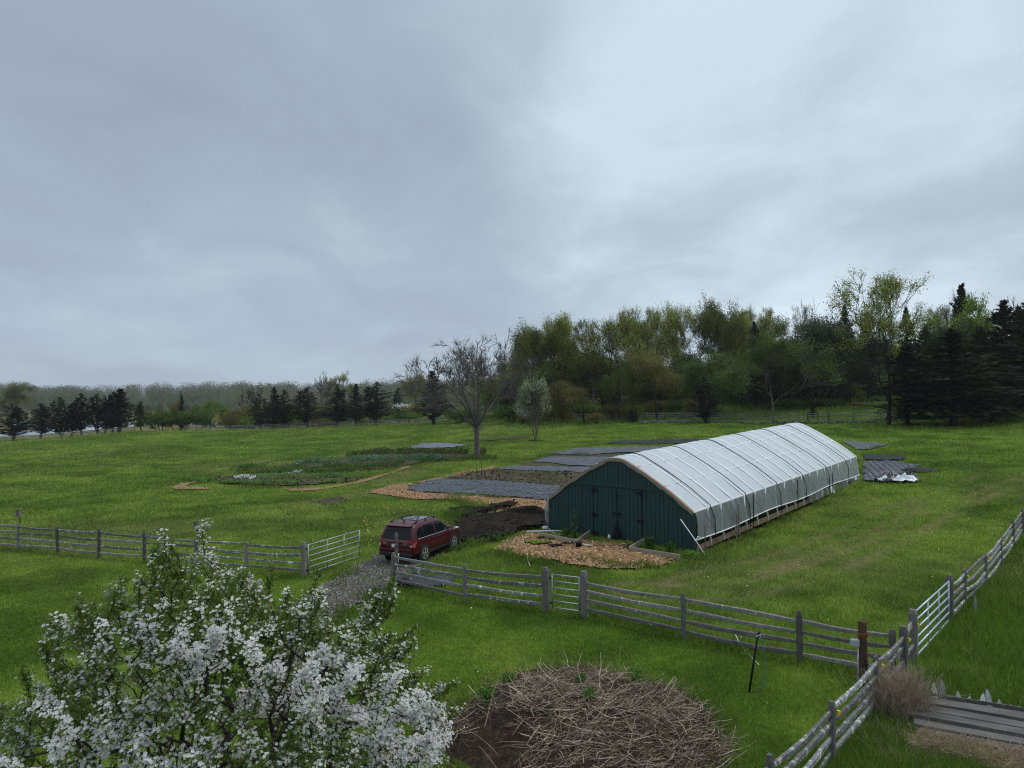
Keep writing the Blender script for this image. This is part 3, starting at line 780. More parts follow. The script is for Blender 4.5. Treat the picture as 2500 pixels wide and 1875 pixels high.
mb = MB()
for (xa, ya, xb, yb) in ((.62, 17.9, .30, 19.4), (.30, 18.4, .62, 16.9)):
    mb.tube([(xa * HW, ya, topz(xa * HW) + .01 + GSL * ya), (xb * HW, yb, topz(xb * HW) + .01 + GSL * yb)], .02, 6)
mb.build('wind_brace', MHOOP, gh, True)
# tie-down ropes over the roof, zig-zag ropes down the curtain
MROPE = simple('black_rope', (.008, .008, .009), .7, .2, 9)
for k in range(1, NB, 3):
    y = k * SP + (.22 if k % 2 else .12); mb = MB()
    mb.tube([(-HW - .12, y, .35 + GSL * y)] + [(x * 1.012, y, z + .10 + GSL * y) for x, z in FULL] + [(HW + .10, y + .05, 1.1 + GSL * y), (HW + .13, y + .06, .12 + GSL * y)], .019, 5)
    mb.build('tie_rope', MROPE, gh, True)
for k in range(0, NB - 1, 2):
    y = k * SP + .5; mb = MB(); mb.tube([(HW + .09, y, 1.45 + GSL * y), (HW + .13, y + 1.15, .52 + GSL * y)], .007, 4); mb.build('zigzag_rope', MROPE, gh)
# side curtains: wrinkled film from the eave to the roll bar
def curtain(s_, low):
    ny_ = 220; nz_ = 7; V = []
    for i in range(ny_):
        y = .02 + (GL - .04) * i / (ny_ - 1)
        for j in range(nz_):
            u = j / (nz_ - 1); lz = low + .10 * math.sin(y * .35 + 2.2) ** 2
            z = 1.53 * (1 - u) + lz * u + GSL * y
            a_ = .030 * (math.sin(13 * y + 2.0 * u * math.sin(y)) + .7 * math.sin(29 * y + 4 * u) + .8 * vnoise(y, u * 2, .21, 4)) * (.35 + .65 * math.sin(math.pi * min(1, u + .15))) * (1.5 if y < 5 else .8)
            V.append((s_ * (HW * (.968 + .032 * u) + .035 + .05 * u + a_), y, z))
    idx = np.arange(ny_ * nz_).reshape(ny_, nz_)
    Fq = np.stack([idx[:-1, :-1].ravel(), idx[:-1, 1:].ravel(), idx[1:, 1:].ravel(), idx[1:, :-1].ravel()], 1)
    link('side_curtain', np_mesh('side_curtain', np.array(V), Fq, MCURT, True), gh)
    mb = MB(); mb.tube([(s_ * (HW + .10), y, low + .10 * math.sin(max(y, 0) * .35 + 2.2) ** 2 + GSL * y) for y in np.linspace(-.32 if s_ > 0 else 0, GL, 30)], .026, 8)
    mb.build('roll_bar', MWHITE, gh, True)
curtain(1, .42); curtain(-1, .30)
for s_ in (-1, 1):
    mb = MB()
    for k in range(4):
        y0 = GL * k / 4 + .003; y1 = GL * (k + 1) / 4 - .003
        mb.bar((s_ * (HW + .02), y0, .11 + GSL * y0), (s_ * (HW + .02), y1, .11 + GSL * y1), .022, .11)
    mb.build('base_board', MTAN, gh)
m_clear = film('skirt_film', (.45, .49, .49), .82, .4, .2, .6)
mb = MB()
for i in range(26):
    y0 = 12.5 + i * .32; y1 = y0 + .32; w_ = lambda y: .13 + .05 * math.sin(7 * y) + .03 * math.sin(17 * y)
    mb.add([(HW + .07, y0, .42 + GSL * y0), (HW + .07, y1, .42 + GSL * y1), (HW + w_(y1), y1, .02 + GSL * y1), (HW + w_(y0), y0, .02 + GSL * y0)], [(0, 1, 2, 3)])
mb.build('skirt', m_clear, gh, True)
for k, (y, h) in enumerate(((.35, 1.0), (3.35, .95), (3.55, 1.35), (5.1, 1.55), (10.6, 1.5), (16, 1.2))):
    mb = MB(); mb.box((HW + .20, y, h / 2 + GSL * y), (.018, .03 if k in (1, 2) else .014, h / 2)); mb.build('stake', MBLACK if k > 2 else MWP, gh)
for y, xo in ((2.0, .75), (4.4, .7), (2.9, .55)):
    mb = MB(); mb.tube([(HW + .12, y, .42 + GSL * y), (HW + xo, y - .25, .03 + GSL * y)], .014, 5); mb.build('tie_stake', MTAN, gh)
# front wall: vertical boards with gaps
DW = 1.24; DH = 2.24; DX = .04
def boards(mb, x0, x1, zlo, zhi, yf, th, w_=.20, gap=.017):
    n = max(1, round((x1 - x0) / w_)); st = (x1 - x0) / n
    for i in range(n):
        a, b_ = x0 + i * st + gap / 2, x0 + (i + 1) * st - gap / 2
        za, zb = zhi(a), zhi(b_)
        y_ = yf + .003 * math.sin(i * 7.1)
        pts = [(a, y_, zlo), (b_, y_, zlo), (b_, y_, zb), (a, y_, za)]
        if a < 0 < b_: pts.insert(3, (0, y_, zhi(0)))
        n_ = len(pts)
        vs = pts + [(x, y + th, z) for x, y, z in pts]
        fs = [tuple(range(n_)), tuple(range(2 * n_ - 1, n_ - 1, -1))] + [(k, n_ + k, n_ + (k + 1) % n_, (k + 1) % n_) for k in range(n_)]
        mb.add(vs, fs)
mb = MB()
tz = lambda x: topz(x) - .03
boards(mb, -HW + .02, DX - DW - .02, .0, tz, 0, .022)
boards(mb, DX + DW + .02, HW - .02, .0, tz, 0, .022)
boards(mb, DX - DW - .02, DX + DW + .02, DH + .03, tz, 0, .022)
ew = mb.build('front_wall', MGREEN, gh)
mb = MB(); mb.add([(-HW + .03, .03, 0)] + [(x * .985, .03, z - .05) for x, z in FULL] + [(HW - .03, .03, 0)], [tuple(range(nf + 2))])
mb.add([(-HW + .03, .05, 0)] + [(x * .985, .05, z - .05) for x, z in FULL] + [(HW - .03, .05, 0)], [tuple(range(nf + 1, -1, -1))])
mb.build('wall_backing', MBLACK, gh)
mb = MB(); mb.box((DX - .05, -.025, DH + .07), (2.35, .022, .045)); mb.build('door_header', MGREEN, gh)
for s_ in (-1, 1):
    mb = MB(); x0, x1 = (DX - DW + .018, DX - .018) if s_ < 0 else (DX + .018, DX + DW - .018)
    boards(mb, x0, x1, .06, lambda x: DH, -.012, .022, .20, .017)
    d = mb.build('door', MGREEN, gh)
    for z in ((2.05, .95, .2) if s_ < 0 else (2.08, .90)):
        hb = MB(); xe = DX + s_ * DW
        hb.box((xe, -.034, z), (.07, .012, .10)); hb.add([(xe - s_ * .02, -.034, z - .09), (xe - s_ * .30, -.034, z - .02), (xe - s_ * .30, -.034, z + .02), (xe - s_ * .02, -.034, z + .09)], [(0, 1, 2, 3)])
        hb.build('hinge', MBLACK, d)
hb = MB(); hb.box((DX, -.05, 1.12), (.20, .022, .03)); hb.box((DX - .12, -.05, 1.12), (.04, .03, .055)); hb.box((DX + .10, -.05, 1.12), (.03, .03, .05)); hb.build('latch', MBLACK, gh)
hb = MB(); hb.box((DX, -.045, 1.92), (.10, .015, .02)); hb.box((DX, -.055, 1.90), (.03, .02, .05)); hb.build('latch', MBLACK, gh)
hb = MB(); hb.tube([(DX + .01, -.05, 1.08), (DX + .02, -.06, .6), (DX + .04, -.05, .2)], .009, 5); hb.build('latch_cord', MBLACK, gh)
# tan timber trim along the gable, with torn film edge
for s_ in (-1, 1):
    mb = MB(); pts = [(s_ * x, z) for x, z in HP]
    for i in range(len(pts) - 1):
        (xa, za), (xb, zb) = pts[i], pts[i + 1]
        w_ = .11 + .04 * i / len(pts)
        vs = [(xa, -.06, za + .045), (xb, -.06, zb + .045), (xb, -.06, zb + .045 - w_), (xa, -.06, za + .045 - w_), (xa, .10, za + .045), (xb, .10, zb + .045), (xb, .10, zb + .045 - w_), (xa, .10, za + .045 - w_)]
        mb.add(vs, [(0, 1, 2, 3), (7, 6, 5, 4), (0, 4, 5, 1), (3, 2, 6, 7)])
    mb.build('gable_trim', MTAN, gh)
    mb = MB()
    for i in range(len(pts) - 1):
        (xa, za), (xb, zb) = pts[i], pts[i + 1]
        r_ = lambda k: .12 + .02 * math.sin(k * 2.7) + .025 * math.sin(k * 5.1)
        mb.add([(xa, -.066, za + .045 - .11), (xb, -.066, zb + .045 - .11), (xb, -.064, zb - r_(i + 1)), (xa, -.064, za - r_(i))], [(0, 1, 2, 3)])
    mb.build('film_edge', MCURT, gh)
# crumpled film hanging at the left front corner
mb = MB(); mb.tube([(-HW * .97 - .03, -.03, 1.5), (-HW - .09, -.05, 1.0), (-HW - .10, -.04, .55), (-HW + .02, -.10, .12)], [.05, .07, .06, .04], 7); mb.build('film_bunch', MCURT, gh, True)
# back wall of film on studs
mb = MB(); mb.add([(-HW, GL + .01, GSL * GL)] + [(x, GL + .01, z + GSL * GL) for x, z in FULL] + [(HW, GL + .01, GSL * GL)], [tuple(range(nf + 2))]); mb.build('back_wall', MCURT, gh)
for x in (-2.4, -1.2, 1.2, 2.4):
    mb = MB(); mb.box((x, GL - .08, topz(x) / 2 + GSL * GL), (.03, .03, topz(x) / 2 - .03)); mb.build('stud', MTAN, gh)
# hand crank on the roll bar: a long white pole with its joint
mb = MB()
ckp = np.array([HW + .10, -.30, .50])
mb.tube([ckp + np.array((-.58, -.10, .78)), ckp, ckp + np.array((.46, -.12, -.48))], .020, 8); mb.build('crank_pole', MWHITE, gh, True)
mb = MB(); mb.tube([ckp + np.array((.0, -.02, 0)), ckp + np.array((.02, .16, .02))], .035, 8); mb.tube([ckp + np.array((.02, .10, .03)), ckp + np.array((.05, .13, .13)), ckp + np.array((.10, .2, .06))], .03, 8); mb.build('crank_joint', MWHITE, gh, True)
# soil floor inside
mb = MB(); mb.add([(-HW + .05, .06, .03), (HW - .05, .06, .03), (HW - .05, GL - .05, .03 + GSL * GL), (-HW + .05, GL - .05, .03 + GSL * GL)], [(0, 1, 2, 3)])
mb.build('earth_floor', MSOIL, gh)
def ghw(x, y, z): return np.array([GH[0] + GHW[0] * x + GHL[0] * y, GH[1] + GHW[1] * x + GHL[1] * y, GH[2] + z])

# ------------------------------------------------------------------ leafy clumps
def leaf_quads(P0, size, asp=.5, up=.3, dirs=None, rg=rng, flat=1.1):
    n = len(P0); d = rand_dirs(n) if dirs is None else dirs
    d = d + np.array([0, 0, up]); d /= np.linalg.norm(d, axis=1, keepdims=True)
    s = np.cross(d, rand_dirs(n) + np.array([0, 0, flat])); s /= np.linalg.norm(s, axis=1, keepdims=True) + 1e-9
    L = (size * rg.uniform(.6, 1.35, n))[:, None] / 2
    V = np.stack([P0 - d * L, P0 + s * L * asp, P0 + d * L, P0 - s * L * asp], 1).reshape(-1, 3)
    return V, np.arange(n * 4).reshape(-1, 4)
MLEAF_PL = leafmat('garden_leaf', (.050, .115, .016), (.085, .175, .026), (.14, .24, .045))
MLEAF_BL = leafmat('cabbage_leaf', (.060, .110, .050), (.10, .17, .085), (.16, .25, .13))
MLEAF_BR = leafmat('kale_leaf', (.055, .070, .026), (.085, .105, .036), (.13, .13, .055))
MSTEM = simple('stem', (.06, .075, .03), .8, .3, 9)
def bushy(name, base, h, r, mat, n, ls, label, cat='plant', group=None, shape='round', stems=5):
    o = empty(name, base); tag(o, label, cat, group)
    mb = MB()
    for k in range(stems):
        a = k * 2.4; mb.tube([(0, 0, -.02), (r * .3 * math.cos(a), r * .3 * math.sin(a), h * .5), (r * .6 * math.cos(a), r * .6 * math.sin(a), h * .92)], [.008, .006, .003], 4)
    mb.build('stem', MSTEM, o)
    q = rand_dirs(n) * (rng.random((n, 1)) ** .5)
    if shape == 'tall':
        P0 = np.column_stack([q[:, 0] * r, q[:, 1] * r, h * (.55 + .48 * q[:, 2])]); P0[:, :2] *= (.6 + .6 * vnoise(P0[:, 2] * 8, P0[:, 0], 1, 3))[:, None]
    else:
        P0 = np.column_stack([q[:, 0] * r, q[:, 1] * r, h * (.5 + .55 * q[:, 2])])
    V, F = leaf_quads(P0, ls); link('foliage', np_mesh('foliage', V, F, mat), o)
    return o
# crop rows inside the greenhouse
for k, (x, y0, y1) in enumerate(((HW - .55, .6, 9), (HW - 1.9, 1, 18), (0, 1, 18))):
    n = 1500; yy = rng.uniform(y0, y1, n); hh = .25 + .55 * vnoise(yy, yy * 0, .7, 5 + k)
    P0 = np.column_stack([x + rng.normal(scale=.2, size=n), yy, GSL * yy + hh * rng.random(n) + .05])
    V, F = leaf_quads(P0, .16)
    o = link('crop_row', np_mesh('crop_row', V, F, MLEAF_PL)); o.location = gh.location; o.rotation_euler = gh.rotation_euler
    tag(o, ['leafy crop row inside the greenhouse, seen through the gap below its near curtain', 'middle leafy crop row inside the greenhouse', 'leafy crop row along the centre of the greenhouse'][k], 'crop row', 'crop rows inside the greenhouse')

# things in front of the greenhouse
def at(px, py): return G(px, py)
def plank_box(name, a, b_, h, th, mat, label, cat, extra=None):
    a = np.array(a); b_ = np.array(b_); o = empty(name, a); tag(o, label, cat)
    mb = MB(); mb.bar((0, 0, h / 2), b_ - a + np.array((0, 0, h / 2)), th / 2, h / 2); mb.build('board', mat, o)
    for e in extra or []:
        mb = MB(); mb.bar(np.array(e[0]) - a + np.array((0, 0, h / 2)), np.array(e[1]) - a + np.array((0, 0, h / 2)), th / 2, h / 2 - .004); mb.build('board', mat, o)
    return o
p0, p1, p2 = at(1318, 1313), at(1408, 1330), ghw(-1.35, -.10, .05)
plank_box('planter_bed', p0, p1, .22, .05, MPLK, 'plank-edged planting bed against the green wall left of the doors', 'planter', [(p1, p2)])
p0, p1, p2 = at(1536, 1348), at(1660, 1368), ghw(1.45, -.10, .05)
plank_box('planter_bed', p0, p1, .22, .05, MPLK, 'planting bed with pale board edge against the green wall right of the doors', 'planter', [(p0, p2)])
PG = 'plants along the greenhouse front'
bushy('plant', at(1381, 1311), .40, .22, MLEAF_PL, 260, .09, 'low bushy plant leftmost against the green front wall', group=PG)
bushy('plant', at(1404, 1314), .36, .17, MLEAF_PL, 170, .09, 'low plant between the leftmost bush and the tall plant', group=PG)
bushy('plant', ghw(-2.0, -.35, .05), 1.05, .22, MLEAF_BL, 190, .10, 'tall thin leafy plant climbing the green wall left of the doors', group=PG, shape='tall')
bushy('plant', at(1585, 1343), .62, .22, MLEAF_PL, 300, .10, 'bushy green plant against the wall just right of the doors', group=PG)
bushy('plant', at(1637, 1348), .45, .22, MLEAF_PL, 240, .10, 'rounded green plant near the right front corner of the greenhouse', group=PG)
bushy('plant', at(1688, 1362), .30, .38, MLEAF_PL, 420, .09, 'low weedy clump with white flowers at the foot of the right corner post', group=PG)
MTRAYG = leafmat('seedling_green', (.10, .19, .02), (.17, .29, .03), (.25, .38, .05)); MTRAYP = leafmat('seedling_purple', (.05, .02, .025), (.08, .035, .03), (.09, .07, .04))
for k, (px, py, rz, mt, lab) in enumerate(((1297, 1328, .2, MTRAYG, 'seedling tray of bright green sprouts at the left end of the tray group'), (1312, 1331, .5, MTRAYG, 'seedling tray of green sprouts second from the left'), (1327, 1317, .3, None, 'empty dark seedling tray behind the green ones'),
        (1349, 1319, .4, MTRAYG, 'seedling tray of bright yellow-green sprouts nearest the planter board'), (1330, 1330, .6, MTRAYG, 'seedling tray of green sprouts in the middle front'), (1357, 1337, .3, MTRAYP, 'seedling tray of purplish seedlings'), (1388, 1331, .2, None, 'dark soil-filled seedling tray right of the purple one'), (1384, 1322, -.3, None, 'dark seedling tray leaning on the planter board'))):
    o = empty('seedling_tray', at(px, py), rz); tag(o, lab, 'seedling tray', 'seedling trays on the wood chips')
    mb = MB(); hx, hy = .27, .15
    for (cx_, cy_, sx_, sy_) in ((0, hy, hx, .012), (0, -hy, hx, .012), (hx - .012, 0, .012, hy - .013), (-hx + .012, 0, .012, hy - .013)): mb.box((cx_, cy_, .075), (sx_, sy_, .035))
    mb.box((0, 0, .06), (hx - .025, hy - .014, .02)); tr_ = mb.build('tray', MBLACK, o)
    if k == 7: o.rotation_euler = (.6, .1, -.3)
    n = 420; P0 = np.column_stack([rng.uniform(-hx + .02, hx - .02, n), rng.uniform(-hy + .02, hy - .02, n), rng.uniform(.09, .14, n)])
    if mt is not None: V, F = leaf_quads(P0, .045, .7, .6); link('seedlings', np_mesh('seedlings', V, F, mt), o)
    else:
        mb = MB(); mb.box((0, 0, .086), (hx - .03, hy - .02, .006)); mb.build('potting_soil', MMUD, o)
o = empty('plant_pot', at(1413, 1339)); tag(o, 'black round nursery pot standing on the wood chips', 'plant pot')
mb = MB(); mb.lathe((0, 0, 0), [(.10, 0), (.13, .22), (.145, .22), (.145, .25), (.125, .25), (.12, .18)], 18); mb.build('pot', MBLACK, o, True)
mb = MB(); mb.lathe((0, 0, 0), [(.118, .17), (.05, .19)], 14); mb.build('potting_soil', MMUD, o)
def tube_thing(name, pts, r, mat, label, cat, group=None, n=8):
    mb = MB(); mb.tube(pts, r, n); return tag(recentre(mb.build(name, mat, None, True), pts[0]), label, cat, group)
zup = lambda p, h: np.array(p) + np.array((0, 0, h))
tube_thing('garden_tool_handle', [zup(at(1400, 1332), .10), zup(at(1425, 1334), .09), zup(at(1448, 1337), .09)], .018, MWHITE, 'short white pole lying by the black pot', 'pole')
tube_thing('garden_tool_handle', [zup(at(1448, 1337), .09), zup(at(1540, 1336), .10)], .014, MBLACK, 'long dark pole lying in front of the doors', 'pole')
tube_thing('white_pipe', [zup(at(1285, 1304), .12), zup(at(1371, 1302), .12)], .03, MWHITE, 'white plastic pipe lying level at the left corner of the green wall', 'pipe')
mb = MB(); q = at(1331, 1297); mb.lathe((0, 0, 0), [(.02, 0), (.13, .03), (.17, .10), (.13, .17), (.03, .20)], 14); o = mb.build('grey_float', MGREY, None, True); o.location = q + np.array((0, 0, .05)); tag(o, 'rounded grey container by the left foot of the greenhouse', 'container')
hp = [at(1275, 1309), at(1279, 1330), at(1288, 1350), at(1287, 1368), at(1294, 1386)]
tube_thing('garden_hose', [zup(p, .06) for p in hp], .018, MCREAM, 'cream hose trailing from the wood chips into the grass', 'hose', n=6)
tube_thing('garden_hose', [zup(at(1340, 1295), .1), zup(at(1344, 1301), .1), zup(at(1352, 1307), .1), zup(at(1358, 1308), .1)], .018, MGREY, 'short grey hose beside the rounded grey container', 'hose', n=6)
# black sack hung against the doors
def blobmesh(name, prof_, mat, parent=None, seed=0, n=20, dent=.12, sx=1, sy=1):
    V = []; k = len(prof_)
    for r, h in prof_:
        for i in range(n):
            a = 2 * math.pi * i / n; rr = r * (1 + dent * (float(vnoise(math.cos(a) * 2 + seed, math.sin(a) * 2 + h * 5, .7, seed)) - .5) * 2)
            V.append((rr * math.cos(a) * sx, rr * math.sin(a) * sy, h))
    F = [(i * n + j, i * n + (j + 1) % n, (i + 1) * n + (j + 1) % n, (i + 1) * n + j) for i in range(k - 1) for j in range(n)]
    V.append((0, 0, prof_[0][1])); V.append((0, 0, prof_[-1][1])); 
    mb = MB(); mb.add(V, F + [(len(V) - 2, (j + 1) % n, j) for j in range(n)] + [(len(V) - 1, (k - 1) * n + j, (k - 1) * n + (j + 1) % n) for j in range(n)])
    return mb.build(name, mat, parent, True)
o = blobmesh('black_sack', [(.10, 0), (.17, .05), (.165, .2), (.13, .42), (.09, .58), (.04, .66), (.05, .72)], MBLACK, seed=3, dent=.25, sy=.7)
o.location = ghw(DX + .10, -.22, .05); tag(o, 'black sack standing against the closed double doors', 'sack')
mb = MB(); mb.lathe((0, 0, 0), [(.05, 0), (.065, .02), (.065, .10), (.03, .14), (.025, .17)], 12); o = mb.build('white_jug', MWHITE, None, True); o.location = ghw(DX - .28, -.22, .06); tag(o, 'small white jug beside the black sack at the doors', 'jug')
# dark compost mound with a cut face beside the greenhouse
def mound(name, base, rx, ry, h, mat, seed, n=44, rot=0, amp=.35, cut=None):
    X, Y = np.meshgrid(np.linspace(-1.15, 1.15, n), np.linspace(-1.15, 1.15, n)); r = np.hypot(X, Y) * (1 + .5 * (fbm(X, Y, .6, seed) - .5))
    Z = h * np.clip(1 - r ** 1.8, -.06, 1) * (1 + amp * (fbm(X + 9, Y, .3, seed + 1) - .5) * 2)
    if cut is not None: Z = np.where(Y < cut + .25 * (fbm(X, Y, .3, seed) - .5), np.minimum(Z, .04), Z)
    c, s = math.cos(rot), math.sin(rot); wx = base[0] + (X * rx) * c - (Y * ry) * s; wy = base[1] + X * rx * s + Y * ry * c
    V = np.stack([X.ravel() * rx, Y.ravel() * ry, (Z + gz(wx, wy) - base[2]).ravel()], 1); id_ = np.arange(n * n).reshape(n, n)
    ok = (r < 1.12); k_ = ok[:-1, :-1] & ok[1:, 1:]
    F = np.stack([id_[:-1, :-1][k_], id_[:-1, 1:][k_], id_[1:, 1:][k_], id_[1:, :-1][k_]], 1)
    o = link(name, np_mesh(name, V, F, mat, True)); o.location = Vector(base); o.rotation_euler = (0, 0, rot); return o
b0 = G(1290, 1262)
tag(mound('compost_mound', b0, 1.3, 1.0, .55, MMUD, 21, rot=-.3, cut=-.25), 'dark compost mound with a cut face between the car and the greenhouse', 'compost mound')
o = blobmesh('black_tarp', [(.5, 0), (.55, .06), (.42, .15), (.2, .22), (.05, .26)], MBLACK, seed=8, dent=.5, sx=1.2, sy=.55, n=28); o.location = G(1262, 1258); tag(o, 'black sheet slumped over the compost mound', 'tarp')
# crumpled plastic by the fence and by the far greenhouse corner
def crumple(name, base, rx, ry, h, mat, seed, parent=None, n=26):
    X, Y = np.meshgrid(np.linspace(-1, 1, n), np.linspace(-1, 1, n)); r = np.hypot(X, Y) * (1 + .7 * (fbm(X, Y, .7, seed) - .5))
    Z = h * np.clip(1.05 - r, 0, 1) ** .6 * (.35 + 1.1 * np.abs(fbm(X, Y, .35, seed + 1, 3) - .5) * 2.2 + .3 * fbm(X, Y, .9, seed + 3))
    V = np.stack([X.ravel() * rx, Y.ravel() * ry, Z.ravel() + .02], 1); id_ = np.arange(n * n).reshape(n, n); ok = r < 1.0; k_ = ok[:-1, :-1] & ok[1:, 1:]
    F = np.stack([id_[:-1, :-1][k_], id_[:-1, 1:][k_], id_[1:, 1:][k_], id_[1:, :-1][k_]], 1)
    o = link(name, np_mesh(name, V, F, mat, False), parent); o.location = Vector([float(c) for c in base]); return o
MBLKF = simple('black_film', (.014, .014, .017), .28, .3, 6, 0, .4, .5); MWHTF = simple('white_film', (.66, .68, .70), .35, .05, 6, 0, .3)
tag(crumple('plastic_heap', G(1028, 1427), 1.05, .55, .42, MBLKF, 31), 'crumpled black plastic sheeting behind the fence near the driveway', 'plastic sheeting')
o = empty('tarp_pile', G(2195, 1176)); tag(o, 'pile of crumpled black and white tarp on the grass past the greenhouse', 'tarp pile')
crumple('black_tarp', (-.35, .15, 0), 1.0, .6, .62, MBLKF, 33, o); crumple('black_tarp', (.75, .1, 0), .65, .5, .60, MBLKF, 34, o)
crumple('white_tarp', (.15, -.25, .03), .85, .45, .50, MWHTF, 35, o); crumple('white_tarp', (-.95, -.02, .02), .4, .3, .35, MWHTF, 36, o)
tag(crumple('folded_tarp', G(2245, 1150), 1.25, 1.05, .22, MFABD, 37), 'folded dark tarp at the right edge of the holed fabric sheet', 'tarp')
tube_thing('iron_bar', [ghw(HW + .2, GL - .3, 1.15 + GSL * GL), zup(G(2148, 1172), .03)], .016, MBLACK, 'dark bar leaning from the far greenhouse corner to the tarp pile', 'bar', n=5)

# ------------------------------------------------------------------ fences of split rails
def rail_mesh(a, b_, hh, seed, sag=.03, mat=MW, th=.032):
    rg = random.Random(seed); a = np.array(a, float); b_ = np.array(b_, float); d = b_ - a; L = np.linalg.norm(d); d /= L
    s_ = np.cross(d, (0, 0, 1.)); s_ /= np.linalg.norm(s_); u_ = np.cross(s_, d); n = 7; mb = MB()
    w1, w2 = rg.uniform(-.025, .025), rg.uniform(-.02, .02); ph = rg.random() * 6
    for i in range(n):
        t_ = i / (n - 1); c = a + d * L * t_ + u_ * (-sag * 4 * t_ * (1 - t_) + w1 * math.sin(3.1 * t_ + ph)) + s_ * w2 * math.sin(4 * t_ + ph)
        h = hh * (.62 if i in (0, n - 1) else rg.uniform(.85, 1.12)); k = th * (.7 if i in (0, n - 1) else rg.uniform(.85, 1.15)); tw = rg.uniform(-.12, .12)
        for (x, y) in ((-1, -.8), (0.1, -1.05), (1, -.75), (.95, .7), (-.1, 1.0), (-1, .8)):
            mb.v.append(tuple(c + s_ * (x * k + tw * y * h) + u_ * y * h))
    for i in range(n - 1):
        for j in range(6): mb.f.append((i * 6 + j, i * 6 + (j + 1) % 6, (i + 1) * 6 + (j + 1) % 6, (i + 1) * 6 + j))
    mb.f.append(tuple(range(5, -1, -1))); mb.f.append(tuple((n - 1) * 6 + j for j in range(6)))
    return mb
def post_mb(p, h, w_, th, dirv, seed, lean=.02):
    rg = random.Random(seed); d = np.array([dirv[0], dirv[1], 0.]); d /= np.linalg.norm(d); s_ = np.array([-d[1], d[0], 0]); mb = MB(); b = 0
    lx, ly = rg.uniform(-lean, lean), rg.uniform(-lean, lean)
    for k, t_ in enumerate((0, .3, .6, .92, 1.0)):
        z = -.05 + (h + .05) * t_; q = np.array(p, float) + np.array((lx * z, ly * z, z)); f = rg.uniform(.93, 1.07) * (.72 if k == 4 else 1)
        for (x, y) in ((-1, -.7), (-.7, -1), (.7, -1), (1, -.7), (1, .7), (.7, 1), (-.7, 1), (-1, .7)):
            mb.v.append(tuple(q + d * x * w_ * f + s_ * y * th * f + np.array((0, 0, rg.uniform(-.015, .015) if k == 4 else 0))))
    for k in range(4):
        for j in range(8): mb.f.append((k * 8 + j, k * 8 + (j + 1) % 8, (k + 1) * 8 + (j + 1) % 8, (k + 1) * 8 + j))
    mb.f.append(tuple(32 + j for j in range(8)))
    return mb
def fence(pts, label, heights, hh, group, post_h=1.14, wmat=MW, pmat=MWP, pw=.065, pth=.05, seed=0, skip_posts=(), special=None, sag=.03, drop=(), lichen=None):
    base = np.array(pts[0]); o = empty('rail_fence', base); tag(o, label, 'fence', group)
    for i, p in enumerate(pts):
        if i in skip_posts: continue
        dv = np.array(pts[min(i + 1, len(pts) - 1)]) - np.array(pts[max(i - 1, 0)])
        h, w_, t_, m_ = (special or {}).get(i, (post_h + random.Random(seed + i).uniform(-.05, .06), pw, pth, pmat))
        post_mb(np.array(p) - base, h, w_, t_, dv, seed + i).build('post', m_, o)
    for i in range(len(pts) - 1):
        a, b_ = np.array(pts[i]) - base, np.array(pts[i + 1]) - base
        for j, z in enumerate(heights):
            if (i, j) in drop: continue
            rj = random.Random(seed * 31 + i * 7 + j); za = z + rj.uniform(-.02, .02); zb = z + rj.uniform(-.03, .03)
            m_ = (lichen if lichen and rj.random() < .6 else wmat)
            dd = (b_ - a) / np.linalg.norm(b_ - a)
            rail_mesh(a + dd * .02 + (0, 0, za), b_ - dd * .02 + (0, 0, zb), hh * rj.uniform(.9, 1.15), seed * 97 + i * 11 + j, sag * rj.uniform(.2, 1.6)).build('rail', m_, o)
    return o
random.seed(5)
RH = (.22, .48, .74, .99)
fence(FA, 'grey split-rail fence at the left ending at the open metal gate', RH, .046, 'split-rail fences', 1.12, lichen=MWL, seed=1, special={8: (1.22, .085, .08, MWP)})
fence(FB, 'split-rail fence section between the driveway post and the narrow metal gate', RH, .052, 'split-rail fences', 1.16, lichen=MWL, seed=2, special={0: (1.12, .06, .07, MWP), 2: (1.30, .095, .095, MWP)})
fence(FC, 'split-rail fence running from the narrow metal gate to the right corner', RH, .055, 'split-rail fences', 1.20, lichen=MW, seed=3, special={0: (1.30, .10, .095, MWP), 3: (1.12, .07, .06, MWP)})
fence(FD, 'near split-rail fence with white lichen coming down to the lower right', RH, .055, 'split-rail fences', 1.14, wmat=MWL, lichen=MWL, seed=4, special={len(FD) - 1: (1.22, .09, .08, MWP)}, sag=.06, drop=((len(FD) - 2, 0),))
fence(FE, 'split-rail fence climbing away along the right edge beyond the steel gate', RH, .05, 'split-rail fences', 1.10, wmat=MWL, lichen=MWL, seed=5, special={0: (1.34, .085, .085, MWP)}, sag=.06)
q = GATE_E[0]
fence([FD[-1], q], 'short stub of rails joining the fence corner to the steel gate post', (.50, .98), .05, 'split-rail fences', 1.30, wmat=MWL, seed=6, skip_posts=(0,), special={1: (1.30, .095, .09, MWP)}, sag=0)
# taller driveway end post spliced to the first
o = empty('gate_post', FB[0] + np.array((.10, .12, 0))); tag(o, 'tall weathered post wired to the fence end beside the driveway', 'post')
mb = post_mb((0, 0, .78), .98, .055, .05, (1, .2), 77, .01); mb.build('post', MWP, o)
mb = MB()
for z in (.95, 1.3): mb.lathe((0, 0, z), [(.075, 0), (.078, .012), (.075, .024)], 10)
mb.build('wire', MBLACK, o)
mb = post_mb((-.02, -.13, 0), .9, .045, .03, (1, .2), 78, .01); mb.build('prop', MWP, o)
tube_thing('marker_rod', [zup(G(967, 1419), .0), zup(G(967, 1419), .95) + np.array((.1, 0, 0))], .014, MWHITE, 'thin white rod leaning behind the driveway end post', 'rod', n=5)
